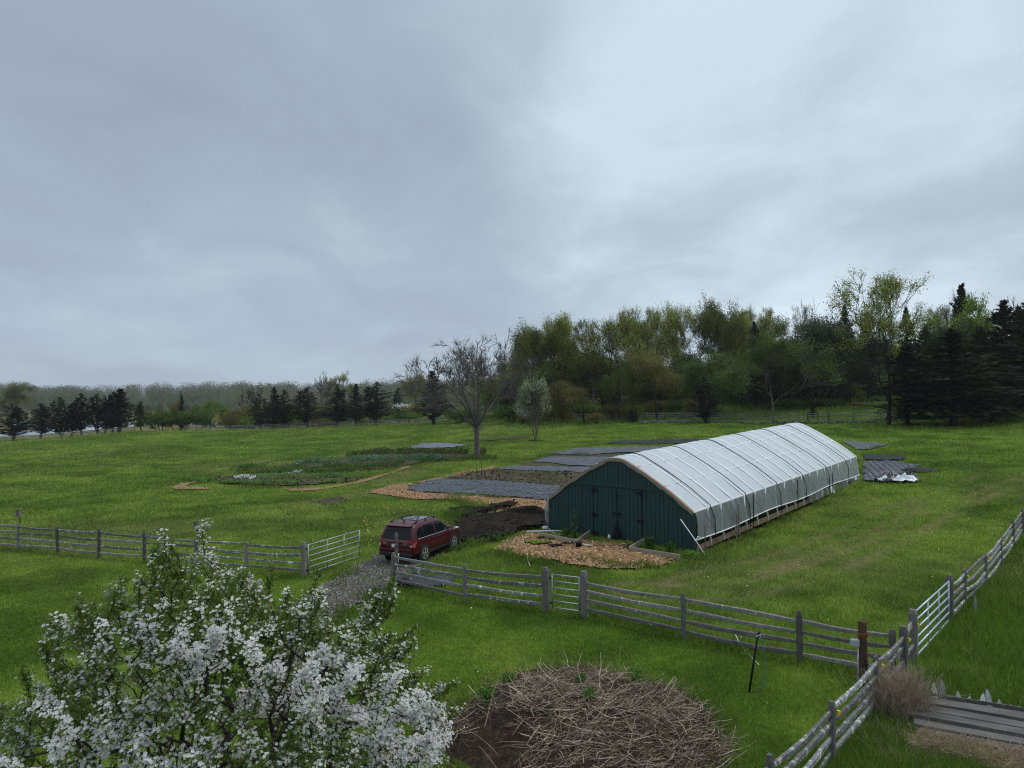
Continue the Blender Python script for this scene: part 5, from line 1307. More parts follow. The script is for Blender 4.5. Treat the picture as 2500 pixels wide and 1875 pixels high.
mb = MB(); mb.box((-2.265, 0, .80), (.015, .21, .08)); p_ = mb.build('plate_recess', MTRIM, car, bevel=.006)
mb = MB(); mb.box((-2.283, 0, .80), (.006, .155, .075)); mb.build('licence_plate', MPLATE, car)
mb = MB(); mb.box((-2.262, 0, .93), (.02, .36, .018)); mb.build('chrome_bar', MCAR, car)
for y, w_ in ((-.48, .10), (.50, .09)):
    mb = MB(); mb.box((-2.262, y, .90), (.012, w_, .012)); mb.box((-2.262, y * 1.05, .86), (.012, w_ * .6, .010)); mb.build('badge', MCHROME, car)
mb = MB(); mb.add([(-1.62, 0, 1.70), (-1.46, .05, 1.70), (-1.46, -.05, 1.70), (-1.60, 0, 1.80)], [(0, 1, 3), (1, 2, 3), (2, 0, 3), (0, 2, 1)]); mb.build('antenna_fin', MCAR, car)
mb = MB(); mb.box((-.55, 0, 1.702), (.52, .42, .006)); mb.build('sunroof', MSUNROOF, car, bevel=.004)
# windscreen
mb = MB(); ys = (-.62, .62); mb.add([(cf(1.08) - .0, -.72, 1.08), (cf(1.08), .72, 1.08), (cf(1.55) + .02, .58, 1.55), (cf(1.55) + .02, -.58, 1.55)], [(0, 1, 2, 3)]); o = mb.build('windscreen', MGLASS, car); o.location = (.012, 0, .012)

# ------------------------------------------------------------------ trees
def frusta(segs, sides=5):
    """segs: (p0, p1, r0, r1)"""
    if not segs: return np.zeros((0, 3)), np.zeros((0, 4), int)
    A = np.array([s[0] for s in segs]); B = np.array([s[1] for s in segs]); ra = np.array([s[2] for s in segs]); rb = np.array([s[3] for s in segs]); n = len(A)
    d = B - A; d /= np.linalg.norm(d, axis=1, keepdims=True) + 1e-9
    ref = np.where(np.abs(d[:, 2:3]) < .9, np.array([[0, 0, 1.]]), np.array([[1., 0, 0]])); u = np.cross(d, ref); u /= np.linalg.norm(u, axis=1, keepdims=True); v = np.cross(d, u); V = []
    for P_, r_ in ((A, ra), (B, rb)):
        for k in range(sides):
            a = 2 * math.pi * k / sides; V.append(P_ + r_[:, None] * (math.cos(a) * u + math.sin(a) * v))
    V = np.stack(V, 1).reshape(-1, 3); F = np.array([[k, (k + 1) % sides, sides + (k + 1) % sides, sides + k] for k in range(sides)])[None] + (np.arange(n) * 2 * sides)[:, None, None]
    return V, F.reshape(-1, 4)
def grow(seed, H, spread, trunk=.3, levels=4, nch=(3, 5), ang=.6, up=.25, wob=.16, r0=None, stems=1, ratio=.72, low=.0):
    rg = random.Random(seed); segs = []; tips = []; r0 = r0 or H * .018
    def rv(): return np.array([rg.gauss(0, 1), rg.gauss(0, 1), rg.gauss(0, 1)])
    def branch(p, d, L, r, lv):
        n = 5 if lv == 0 else (4 if lv < 3 else 3); q = p; ps = []; dd = d
        for k in range(n):
            dd = dd + rv() * (wob if lv else wob * .25) + np.array((0, 0, up * (.0 if lv == 0 else .35))); dd /= np.linalg.norm(dd); q2 = q + dd * L / n
            ra = r * (1 - .55 * k / n); rb = r * (1 - .55 * (k + 1) / n); segs.append((q, q2, ra, rb)); ps.append((q2, dd, rb)); q = q2
        if lv >= levels:
            for q_, d_, _ in ps: tips.append((q_, d_))
            return
        m_ = rg.randint(*nch)
        for j in range(m_):
            if lv == 0:
                k = min(n - 1, int(n * (trunk + (1 - trunk) * (j + .3) / m_)))
            else: k = rg.randint(1, n - 1)
            q_, d_, rr = ps[k]; a = rg.random() * 6.283 if lv else j * 2.4 + rg.random()
            s_ = np.cross(d_, rv()); s_ /= np.linalg.norm(s_) + 1e-9
            if lv == 0: s_ = np.array((math.cos(a), math.sin(a), 0))
            tl = ang * rg.uniform(.7, 1.3); nd = d_ * math.cos(tl) + s_ * math.sin(tl) * spread; nd /= np.linalg.norm(nd)
            branch(q_, nd, L * ratio * rg.uniform(.75, 1.15), rr * rg.uniform(.55, .75), lv + 1)
        branch(ps[-1][0], ps[-1][1], L * ratio * rg.uniform(.7, 1.0), ps[-1][2] * .9, lv + 1)
    for s in range(stems):
        a = s * 2.4 + rg.random(); sp = 0 if stems == 1 else .28
        branch(np.array((sp * .4 * math.cos(a), sp * .4 * math.sin(a), -.1)), np.array((sp * math.cos(a), sp * math.sin(a), 1.)), H * .42, r0 / math.sqrt(stems), 0)
    zmax = max(s[1][2] for s in segs); k = H / zmax
    segs = [(a * k, b_ * k, max(ra, .026), max(rb, .022)) for a, b_, ra, rb in segs]; tips = [(q * k, d) for q, d in tips]
    return segs, tips
def canopy(tips, n, size, spread, rg, clump=.5, asp=.6, up=.2):
    T = np.array([t_[0] for t_ in tips]); w_ = rg.random(len(T)) ** (1.5 * clump) ; w_ /= w_.sum()
    i = rg.choice(len(T), n, p=w_); P0 = T[i] + rg.normal(size=(n, 3)) * spread
    return leaf_quads(P0, size, asp, up, None, rg)
PROTO = {}
def tree_proto(kind, seed, H, leaves, size, lsp, lmat, bmat, sides=5, clump=.6, **k):
    segs, tips = grow(seed, H, **k); rg = np.random.default_rng(seed)
    V, F = frusta(segs, sides); tm = np_mesh('trunk', V, F, bmat, True)
    cm = None
    if leaves: V2, F2 = canopy(tips, leaves, size, lsp, rg, clump); cm = np_mesh('crown', V2, F2, lmat); allp = np.concatenate([V, V2])
    else: allp = V
    W = np.percentile(np.hypot(allp[:, 0], allp[:, 1]), 97) * 2; PROTO.setdefault(kind, []).append((tm, cm, H, W))
def conifer_proto(kind, seed, H, W, n_br, lmat, bmat, bare=.12, shape='cone', droop=.1, size=.55, tops=1, dens=16):
    rg = np.random.default_rng(seed); segs = []; Pn = []; Dn = []
    for tp_ in range(tops):
        a0 = rg.random() * 6.28; ox, oy = (0, 0) if tp_ == 0 else (math.cos(a0) * W * .18, math.sin(a0) * W * .18); Ht = H * (1 if tp_ == 0 else rg.uniform(.78, .95))
        zs = np.linspace(-.1, Ht, 9); pts = [np.array((ox * min(1, z / (H * .4)) + .08 * math.sin(z + seed), oy * min(1, z / (H * .4)) + .08 * math.cos(1.3 * z), z)) for z in zs]
        for k in range(8): segs.append((pts[k], pts[k + 1], .022 * H * (1 - .92 * k / 8) / math.sqrt(tops), .022 * H * (1 - .92 * (k + 1) / 8) / math.sqrt(tops)))
        nb = n_br // tops
        for b_ in range(nb):
            u = bare + (1 - bare) * (b_ + rg.random()) / nb; z = u * Ht; v = (u - bare) / (1 - bare)
            if shape == 'cone': rad = W / 2 * (1 - v) ** .8 * min(1, .55 + v * 3)
            elif shape == 'oval': rad = W / 2 * math.sin(math.pi * min(1, .16 + .84 * v ** .8)) ** .7 * (1 - .35 * v)
            else: rad = W / 2 * (1 - v ** 2.2) * min(1, .7 + v)
            a = rg.random() * 6.283; rad *= rg.uniform(.55, 1.12) * (1 + .22 * math.sin(3 * a + seed + 4 * v)); rad = max(rad, .25)
            c = np.array((np.interp(z, zs, [p[0] for p in pts]), np.interp(z, zs, [p[1] for p in pts]), z)); d = np.array((math.cos(a), math.sin(a), .35 - droop * 2 * (1 - v)))
            e = c + d * rad; segs.append((c, c + d * rad * .75, .006 * H * (1 - v) * .5 + .012, .01))
            m_ = max(5, int(dens * (.4 + rad / W * 1.6))); t_ = rg.random(m_) ** .65; side = np.array((-math.sin(a), math.cos(a), 0))
            q = c + d * rad * t_[:, None] + side * (rg.normal(size=(m_, 1)) * .14 * rad * (1.1 - t_[:, None] * .6)) + np.column_stack([np.zeros((m_, 2)), rg.normal(size=m_) * .10 - droop * t_ ** 2 * rad * .35])
            Pn.append(q); Dn.append(np.tile(d / np.linalg.norm(d), (m_, 1)) + side * rg.normal(size=(m_, 1)) * .6 + rg.normal(size=(m_, 3)) * .25)
    P0 = np.concatenate(Pn); D = np.concatenate(Dn); V2, F2 = leaf_quads(P0, size, .34, .1, D, rg)
    V, F = frusta(segs, 5); PROTO.setdefault(kind, []).append((np_mesh('trunk', V, F, bmat, True), np_mesh('crown', V2, F2, lmat), H, W))
def bush_proto(kind, seed, H, W, n, size, lmat, bmat, lobes=9):
    rg = np.random.default_rng(seed); segs = []; Ps = []
    for k in range(lobes):
        a = rg.random() * 6.28; r = W * .34 * math.sqrt(rg.random()); z = H * rg.uniform(.35, .78); c = np.array((math.cos(a) * r, math.sin(a) * r, z * (1 - .5 * (2 * r / W) ** 2)))
        segs.append((np.array((c[0] * .25, c[1] * .25, -.1)), c, .045, .015)); m_ = n // lobes; q = rg.normal(size=(m_, 3)); q /= np.linalg.norm(q, axis=1, keepdims=True); q *= rg.random((m_, 1)) ** .4
        Ps.append(c + q * np.array((W * .21, W * .21, H * .24)) * rg.uniform(.8, 1.2)); 
        for j in range(4): segs.append((c * .7, c + q[j] * np.array((W * .2, W * .2, H * .22)), .018, .006))
    P0 = np.concatenate(Ps); P0[:, 2] = np.maximum(P0[:, 2], .05); V2, F2 = leaf_quads(P0, size, .6, .2, None, rg)
    V, F = frusta(segs, 4); PROTO.setdefault(kind, []).append((np_mesh('trunk', V, F, bmat, True), np_mesh('crown', V2, F2, lmat), H, W))

MBARK = simple('bark_grey', (.12, .108, .097), .9, .35, 7, 0, .5, .2, (1, 1, .3)); MBARKD = simple('bark_dark', (.030, .026, .022), .9, .3, 7, 0, .4, .2); MBARKP = simple('bark_pale', (.13, .115, .10), .9, .35, 7, 0, .5, .2, (1, 1, .25))
LM = {k: leafmat('leaf_' + k, *v) for k, v in {
    'olive': ((.115, .140, .022), (.180, .208, .034), (.27, .30, .06)),
    'green': ((.058, .105, .018), (.096, .160, .028), (.16, .23, .046)),
    'russet': ((.085, .078, .020), (.135, .122, .030), (.19, .175, .048)),
    'bright': ((.085, .130, .014), (.130, .190, .022), (.20, .27, .04)),
    'pale': ((.110, .130, .060), (.165, .190, .095), (.24, .265, .145)),
    'dark': ((.020, .036, .012), (.036, .060, .019), (.064, .094, .030)),
    'cedar': ((.009, .017, .010), (.017, .028, .016), (.034, .047, .025)),
    'spruce': ((.010, .019, .009), (.021, .033, .015), (.048, .058, .025)),
    'hazy': ((.085, .095, .055), (.125, .135, .080), (.175, .185, .115)),  # paler foliage for the far woods, distance haze painted into the colour
    'palegreen': ((.22, .27, .12), (.33, .38, .20), (.45, .50, .32)),
}.items()}
for sd in (11, 12, 13): tree_proto('oak', sd, 16, 15000, .18, .28, LM['olive'], MBARKD, spread=1.15, trunk=.28, levels=5, nch=(2, 3), ang=.60, up=.26, ratio=.76, clump=.5)
for sd in (21, 22): tree_proto('leafy', sd, 14, 20000, .22, .50, LM['olive'], MBARKD, spread=1.1, trunk=.15, levels=5, nch=(2, 3), ang=.62, up=.22, ratio=.76, clump=.3)
for sd in (31, 32): tree_proto('russet', sd, 13, 15000, .23, .65, LM['russet'], MBARKD, spread=1.05, trunk=.08, levels=5, nch=(2, 3), ang=.60, up=.20, ratio=.78, clump=.3)
for sd in (41, 42): tree_proto('green', sd, 13, 16000, .26, .58, LM['green'], MBARKD, spread=1.25, trunk=.22, levels=5, nch=(2, 3), ang=.68, up=.10, ratio=.76, clump=.5)
for sd in (51, 52): tree_proto('bright', sd, 11, 13000, .23, .36, LM['bright'], MBARK, spread=1.25, trunk=.30, levels=5, nch=(2, 3), ang=.7, up=.10, ratio=.75, clump=.8)
for sd in (61, 62, 63): tree_proto('sparse', sd, 18, 9500, .16, .24, LM['pale'] if sd == 62 else LM['olive'], MBARK, spread=1.0, trunk=.25, levels=5, nch=(2, 3), ang=.55, up=.30, ratio=.75, clump=.6)
for sd in (71, 72): tree_proto('darkleaf', sd, 14, 17000, .28, .70, LM['dark'], MBARKD, spread=1.15, trunk=.06, levels=5, nch=(2, 3), ang=.68, up=.10, ratio=.78, clump=.3)
for sd in (75,): tree_proto('bare', sd, 12, 900, .10, .3, LM['russet'], MBARKD, spread=1.2, trunk=.32, levels=5, nch=(2, 3), ang=.55, up=.25, ratio=.74)
for sd in (81, 82, 83, 84): conifer_proto('cedar', sd, 9, 4.6, 170, LM['cedar'], MBARKD, .10 + .03 * (sd % 3), ('cone', 'oval', 'oval', 'cone')[sd - 81], -.05, .42, (1, 2, 2, 3)[sd - 81], 20)
for sd in (91, 92): conifer_proto('spruce', sd, 13, 8.0, 230, LM['spruce'], MBARKD, .09, 'full', .22, .62, 1, 26)
for sd in (95, 96): bush_proto('bush', sd, 3.6, 6, 4200, .26, LM['green'], MBARKD)
for sd in (97,): bush_proto('scrub', sd, 2.2, 5, 2600, .20, LM['russet'], MBARKD)
for sd in (101, 102): bush_proto('thicket', sd, 9, 10, 12000, .26, LM['dark'] if sd == 101 else LM['green'], MBARKD, 16)
for sd in (103, 104): bush_proto('brownthicket', sd, 9, 10, 11000, .25, LM['green'] if sd == 103 else LM['olive'], MBARKD, 16)
for sd in (98,): bush_proto('brightbush', sd, 2.2, 4.5, 2400, .22, LM['bright'], MBARKD)
CNT = {}
def plant_tree(kind, px, topy, wpx, base=None, Y=None, label=None, name='tree', cat='tree', group=None, lean=0, var=None):
    if base is not None: p = G(px, base)
    else:
        x = (px - CX) / FPX * Y; p = np.array([x, Y, float(gz(x, Y))]); 
        x = P(px, 960, Y)[0]; p[0] = x; p[2] = float(gz(x, Y))
    top = P(px, topy, p[1])[2]; h = max(.5, top - p[2]); wd = wpx * p[1] / FPX * (1.3 if group == GW or 'deep' in (group or '') else 1)
    L = PROTO[kind]; i = CNT.get(kind, 0); CNT[kind] = i + 1; tm, cm, H, W = L[(var if var is not None else i) % len(L)]
    o = empty(name, p, (i * 2.399 + px * .01) % 6.283); sxy = max(wd / W, .62 * h / H); o.scale = (sxy, sxy, h / H)
    if lean: o.rotation_euler = (0, lean, 0)
    tag(o, label, cat, group); link('trunk', tm, o)
    if cm is not None: link('crown', cm, o)
    return o
GW = 'trees of the wood behind the right-hand fence'
GCL = 'dark cedars along the left field fence'
T_ = plant_tree
# front row and landmarks of the right-hand wood
for a in [
 ('oak', 1497, 752, 225, None, 140, 'tall spreading olive tree whose dark branches show against the sky'),
 ('leafy', 1352, 786, 165, None, 135, 'rounded dense olive tree left of the tall spreading one'),
 ('sparse', 1288, 798, 66, None, 166, 'thin pale tree at the left end of the wood, rising above the cedar'),
 ('sparse', 1330, 772, 96, None, 166, 'pale feathery tree top showing behind the rounded olive tree'),
 ('russet', 1425, 930, 150, None, 126, 'low brownish tree under the tall spreading tree'),
 ('bright', 1512, 880, 84, None, 131, 'small yellow-green maple in front of the spreading tree trunk'),
 ('russet', 1602, 846, 150, None, 128, 'tall russet-brown hazy tree right of the spreading one'),
 ('sparse', 1578, 742, 84, None, 168, 'slim sparse tree just right of the spreading tree top'),
 ('sparse', 1622, 738, 80, None, 168, 'slim sparse tree with many thin stems against the sky, above the russet tree'),
 ('sparse', 1668, 744, 74, None, 164, 'slim sparse tree between the russet tree and the tall green one'),
 ('oak', 1730, 722, 100, None, 155, 'tall green thin-leaved tree above the round green tree'),
 ('sparse', 1800, 742, 90, None, 165, 'pale sparse tree behind the dark spire of the wood'),
 ('sparse', 1848, 742, 80, None, 168, 'pale sparse tree top right of the tall green tree'),
 ('leafy', 1802, 772, 76, None, 150, 'narrow olive tree beside the dark spire'),
 ('green', 1742, 862, 190, None, 129, 'broad mid-green round-crowned tree behind the fence near the dark cedar'),
 ('spruce', 1845, 788, 66, None, 136, 'narrow dark conifer spire left of the bright-topped grey tree'),
 ('darkleaf', 1985, 778, 150, None, 131, 'dark leafy tree right of the bright-topped grey tree'),
 ('sparse', 1968, 732, 70, None, 150, 'sparse tree top with round leaf clumps above the dark leafy tree'),
 ('sparse', 2010, 730, 66, None, 150, 'second sparse tree top with round leaf clumps above the dark leafy tree'),
 ('spruce', 2066, 746, 64, None, 142, 'dark pointed conifer left of the tallest sparse tree'),
 ('spruce', 2120, 766, 46, None, 140, 'thin dark conifer tip below the tallest sparse tree'),
 ('oak', 2170, 662, 215, 1038, None, 'tallest tree of the wood with a wide sparse crown against the sky'),
 ('spruce', 2216, 752, 66, None, 125, 'dark conifer standing inside the crown of the tallest tree'),
 ('sparse', 2280, 738, 46, None, 130, 'slender sapling with few leaves right of the tallest tree'),
 ('sparse', 2322, 707, 52, None, 130, 'slender pale sapling left of the dark double-tipped spire'),
 ('spruce', 2352, 697, 74, None, 118, 'dark double-tipped conifer rising over the bright maple'),
 ('bright', 2388, 722, 165, None, 110, 'large bright green maple near the right edge of the wood'),
 ('sparse', 2432, 708, 64, None, 126, 'sparse treetop right of the bright maple'),
 ('bare', 2486, 704, 62, None, 122, 'bare twiggy treetop at the right edge'),
 ('spruce', 2456, 736, 140, None, 97, 'tall dark conifer right of the bright maple'),
 ('spruce', 2520, 728, 150, None, 92, 'dark conifer cut by the right edge of the picture'),
 ('spruce', 2420, 868, 160, None, 90, 'broad dark conifer with low branches in front of the right corner of the wood'),
 ('darkleaf', 2075, 838, 110, None, 135, 'dark leafy tree behind the small yellow sapling'),
 ('darkleaf', 1925, 850, 110, None, 140, 'dark leafy tree behind the grey-barked tree'),
 ]:
    T_(a[0], a[1], a[2], a[3], a[4], a[5], a[6], group=GW)
T_('cedar', 1722, 922, 88, 1034, None, 'small dark cone-shaped cedar standing in front of the right-hand fence', var=3)
T_('spruce', 2215, 838, 150, 1038, None, 'big dark spruce with two trunks in front of the tallest tree', group=GW)
T_('spruce', 2330, 806, 210, 1040, None, 'widest dark spruce on pale split trunks at the right end of the fence', group=GW)
T_('bright', 2096, 932, 58, None, 134, 'small yellow-green sapling behind the fence in the dark of the wood', 'sapling')
# grey-barked tree with bright clumps
segs, tips = grow(305, 14, spread=1.0, trunk=.30, levels=5, nch=(2, 3), ang=.55, up=.25, ratio=.75, r0=.17)
tips2 = [t_ for t_ in tips if t_[0][2] > 6.5]
V, F = frusta(segs, 5); V2, F2 = canopy(tips2, 5200, .30, .45, np.random.default_rng(301), 1.2)
PROTO['greybark'] = [(np_mesh('trunk', V, F, MBARKP, True), np_mesh('crown', V2, F2, LM['bright']), 14, 7.5)]
T_('greybark', 1889, 820, 140, 1036, None, 'grey-barked tree with bright green crown clumps standing in front of the fence')
# left side of the wood and the middle distance
T_('cedar', 1243, 925, 74, None, 140, 'dark cedar between the bare tree and the white-flowering tree', var=1)
T_('cedar', 1058, 908, 118, None, 150, 'dark broad evergreen tree behind the left side of the bare tree', var=0)
T_('leafy', 1012, 912, 110, None, 262, 'distant pale olive dome-shaped tree left of the bare tree')
T_('bush', 1120, 985, 110, None, 152, 'green shrub row behind the bare tree trunk', 'shrub', 'shrub')
T_('leafy', 1185, 925, 120, None, 175, 'olive tree seen through the branches of the bare tree')
T_('russet', 1290, 960, 90, None, 135, 'brownish thicket tree just right of the dark cedar by the white-flowering tree', group=GW)
# fill of the wood behind
rgf = random.Random(9)
for px, top, w_, k in ((1300, 800, 90, 'leafy'), (1390, 770, 90, 'leafy'), (1450, 772, 110, 'sparse'), (1545, 760, 100, 'leafy'), (1600, 752, 80, 'oak'), (1650, 752, 90, 'leafy'), (1700, 748, 90, 'oak'), (1765, 740, 90, 'leafy'), (1815, 752, 100, 'oak'), (1870, 772, 100, 'leafy'), (1905, 800, 90, 'green'), (1945, 775, 90, 'darkleaf'), (2040, 790, 90, 'darkleaf'), (2100, 790, 90, 'darkleaf'), (2260, 800, 100, 'spruce'), (2300, 790, 110, 'darkleaf'), (2395, 800, 120, 'spruce'), (2440, 770, 130, 'darkleaf'), (2490, 750, 130, 'spruce'), (2290, 850, 130, 'spruce')):
    T_(k, px, top, w_, None, rgf.uniform(142, 160) if px < 2200 else rgf.uniform(96, 112), 'one of the trees massed deep in the wood behind the right-hand fence', group='trees massed deep in the right-hand wood')
for i in range(40):
    px = 1235 + i * 34 + rgf.uniform(-12, 12)
    if 1755 < px < 1880 and i % 3: continue
    T_('thicket' if px > 1660 or i % 4 == 3 else 'brownthicket', px, rgf.uniform(868, 925), rgf.uniform(120, 170), None, rgf.uniform(148, 172), 'one of the dense dark thickets filling the wood behind the right-hand fence', 'thicket', 'thicket', 'dense thickets deep in the right-hand wood')
for i in range(34):
    px = 1255 + i * 38 + rgf.uniform(-12, 12); k = ('darkleaf', 'green', 'darkleaf', 'leafy', 'spruce')[i % 5] if px > 1640 else ('russet', 'green', 'leafy', 'darkleaf', 'leafy')[i % 5]
    T_(k, px, rgf.uniform(838, 900) - (20 if px > 1900 else 0), rgf.uniform(95, 150), None, rgf.uniform(150, 190), 'one of the trees massed deep in the wood behind the right-hand fence', group='trees massed deep in the right-hand wood')
for i in range(26):
    px = 1240 + i * 50 + rgf.uniform(-15, 15)
    if 1760 < px < 1880: continue
    T_(('bush', 'scrub')[i % 2], px, rgf.uniform(965, 985), rgf.uniform(60, 100), None, rgf.uniform(126, 146), 'one of the low shrubs growing under the trees along the right-hand wood', 'shrub', 'shrub', 'undergrowth shrubs of the right-hand wood')
for px, b_, h, w_, k in ((1540, 1030, 985, 24, 'scrub'), (1545, 1033, 995, 40, 'cedar'), (1985, 1022, 985, 26, 'cedar'), (1380, 1032, 1000, 60, 'scrub'), (1450, 1034, 1004, 50, 'scrub')):
    T_(k, px, h, w_, b_, None, 'small dark shrub at pixel'.replace(' at pixel', '') + {1540: ' behind a thin evergreen at the stone wall', 1545: ' with pointed top by the stone wall under the russet tree', 1985: ' growing through the fence above the greenhouse end', 1380: ' at the left end of the right-hand fence', 1450: ' below the spreading tree at the fence'}[px], 'shrub', 'shrub')
# cedars at the left
for px, top, w_, b_, lab in [(30, 987, 70, 1077, 'dark cedar at the left edge of the field'), (100, 986, 60, 1071, 'dark cedar standing alone second from the left edge'), (150, 972, 66, 1068, 'wide-topped dark cedar before the creek'), (176, 986, 50, 1064, 'low dark cedar between the wide-topped one and the tall thin one'),
        (199, 961, 50, 1063, 'tall thin dark cedar in front of the creek'), (238, 962, 48, 1059, 'pointed dark cedar at the right end of the creek'), (256, 968, 40, 1058, 'slim dark cedar behind the big left cedar'), (291, 951, 80, 1056, 'biggest dark cedar of the left row'), (276, 957, 50, 1057, 'dark cedar merged into the left side of the biggest one'), (343, 981, 34, 1052, 'ragged dark cedar left of the green bushes'),
        (634, 964, 48, 1046, 'dark cedar at the left of the middle row'), (668, 947, 42, 1045, 'thin pointed dark cedar of the middle row'), (694, 953, 54, 1044, 'dark cedar with a visible trunk at the fence'), (750, 948, 66, 1042, 'broad dark cedar third in the middle row'), (822, 941, 70, 1041, 'cone-shaped dark cedar standing out before the fence'), (868, 939, 44, 1038, 'narrow dark cedar behind grey scrub'), (920, 933, 70, 1037, 'tall dark cedar at the right end of the middle row')]:
    T_('cedar', px, top, w_ * 1.5, None, (164 + (px % 7)) if px > 560 else 152 + px * .03, lab, group=GCL)
T_('cedar', 973, 948, 50, None, 235, 'hazy far cedar beyond the white-flowering shrub')
T_('bush', 396, 986, 110, None, 164, 'large green bush at the left fence', 'bush', 'bush'); T_('bush', 440, 990, 100, None, 165, 'green bush joined to the right of the large one', 'bush', 'bush')
T_('cedar', 441, 957, 26, None, 175, 'narrow cedar rising behind the green bushes'); T_('russet', 420, 974, 50, None, 180, 'brownish tree behind the green bushes')
T_('green', 512, 976, 86, None, 165, 'light green round tree right of the bushes'); T_('green', 480, 988, 50, None, 172, 'small green tree between the bushes and the light green tree')
T_('bare', 606, 930, 70, None, 235, 'grey leafless tree left of the middle cedars'); T_('bare', 788, 905, 62, None, 240, 'bare twiggy tree rising above the middle cedars'); T_('oak', 838, 903, 96, None, 300, 'wide pale oak crown above the middle cedars', name='oak_tree')
T_('leafy', 48, 934, 100, None, 350, 'big rounded hazy oak at the far left beyond the creek')
T_('bush', 992, 1000, 66, None, 172, 'green shrub right of the tall dark cedar', 'shrub', 'shrub')
for i, px in enumerate(range(560, 1100, 36)):
    T_(('scrub', 'brightbush', 'bush')[i % 3], px + rgf.uniform(-10, 10), rgf.uniform(1008, 1022), rgf.uniform(46, 76), None, 178, 'one of the low scrubby shrubs beyond the long field fence', 'shrub', 'shrub', 'scrub beyond the long field fence')
for px, top, w_ in ((655, 985, 60), (720, 985, 50), (785, 990, 70), (860, 985, 60), (895, 990, 50), (570, 1000, 60), (600, 990, 60), (690, 990, 60), (755, 985, 60), (822, 985, 60), (930, 985, 60), (1020, 985, 60)):
    T_('scrub', px, top - 6, w_ * 1.4, None, 184, 'one of the taller grey shrubs between the middle cedars', 'shrub', 'shrub', 'grey shrubs between the middle cedars')

# bare tree in the field
rgv = random.Random(411); segs = []; tips = []
tp3 = [np.array((0., 0, -.1)), np.array((.02, 0, .25)), np.array((.04, .0, 1.4)), np.array((.02, .03, 2.6)), np.array((.05, 0, 3.3))]; tr3 = [.36, .27, .235, .225, .24]
for i in range(4): segs.append((tp3[i], tp3[i + 1], tr3[i], tr3[i + 1]))
def vase(p, d, L, r, lv):
    n = (8, 5, 4, 3, 3)[lv]; q = p; dd = d; ps = []
    for k in range(n):
        dd = dd + np.array((rgv.gauss(0, 1), rgv.gauss(0, 1), rgv.gauss(0, 1))) * (.07, .11, .15, .18, .2)[lv] + np.array((0, 0, .05)) + (np.array((d[0], d[1], 0)) * .05 if lv == 0 else 0); dd /= np.linalg.norm(dd); q2 = q + dd * L / n
        segs.append((q, q2, r * (1 - .6 * k / n), r * (1 - .6 * (k + 1) / n))); q = q2; ps.append((q, dd, r * (1 - .6 * (k + 1) / n)))
    if lv >= 3:
        for a_ in ps: tips.append((a_[0], a_[1]))
        if lv == 4: return
    for j in range((6, 4, 3, 2)[lv]):
        k = rgv.randint(2 if lv == 0 else 1, n - 1) if n > 2 else n - 1; q_, d_, rr = ps[k]; s_ = np.cross(d_, np.array((rgv.gauss(0, 1), rgv.gauss(0, 1), rgv.gauss(0, 1)))); s_ /= np.linalg.norm(s_)
        a_ = rgv.uniform(.4, .85); vase(q_, d_ * math.cos(a_) + s_ * math.sin(a_), L * rgv.uniform(.38, .56), rr * rgv.uniform(.45, .7), lv + 1)
for j in range(9):
    a_ = j * 2.4 + rgv.uniform(-.3, .3); tl = (.10, .55, .80, .36, .92, .68, .25, .98, .75)[j]
    vase(np.array((.05, 0, 2.7 + .08 * j)), np.array((math.cos(a_) * math.sin(tl), math.sin(a_) * math.sin(tl), math.cos(tl))), rgv.uniform(6.6, 7.8), .125, 0)
zm = max(q[1][2] for q in segs); rm_ = np.percentile([math.hypot(q[0][0], q[0][1]) for q in tips], 88); print('bare', zm, rm_, len(segs))
kz, kr = (12.4 - 2.5) / (zm - 2.5), 6.2 / rm_
def fit(q):
    q = np.array(q); z = q[2]
    if z > 2.5: f = min(1, (z - 2.5) / 2.5); return np.array((q[0] * (1 + (kr - 1) * f), q[1] * (1 + (kr - 1) * f), 2.5 + (z - 2.5) * kz))
    return q
segs = [(fit(a_), fit(b_), r1_, r2_) for a_, b_, r1_, r2_ in segs]; tips = [(fit(q), d_) for q, d_ in tips]
p = G(1164, 1116); bt = empty('bare_tree', p); tag(bt, 'wide leafless tree with thick grey trunk alone in the field', 'tree')
MBARKM = simple('bark_mid', (.10, .09, .08), .9, .3, 7)
V, F = frusta(segs[:4], 8); link('trunk', np_mesh('trunk', V, F, MBARK, True), bt)
V, F = frusta([(a_, b_, max(r1_, .022), max(r2_, .019)) for a_, b_, r1_, r2_ in segs[4:]], 5); link('limbs', np_mesh('limbs', V, F, MBARKM, True), bt)
T = np.array([t_[0] for t_ in tips]); nn = 2000; i = rng.integers(0, len(T), nn); V, F = leaf_quads(T[i] + rng.normal(size=(nn, 3)) * .12, .08, .5); link('crown', np_mesh('crown', V, F, LM['pale']), bt)
n = 5200; i = rng.integers(0, len(T), n); V, F = strands(n, T[i], np.array([t_[1] for t_ in tips])[i] + rand_dirs(n) * .6 + np.array((0, 0, .15)), rng.uniform(.3, .9, n), np.full(n, .012), .4, 2); link('twigs', np_mesh('twigs', V, F, MBARKM), bt)
n = 260; st = np.column_stack([rng.normal(scale=.45, size=n), rng.normal(scale=.45, size=n), rng.uniform(2.4, 5, n)]); V, F = strands(n, st, np.column_stack([rng.normal(size=n), rng.normal(size=n), rng.uniform(.2, 1.2, n)]), rng.uniform(.5, 1.5, n), np.full(n, .012), .6, 3); link('sprouts', np_mesh('sprouts', V, F, MBARK), bt)
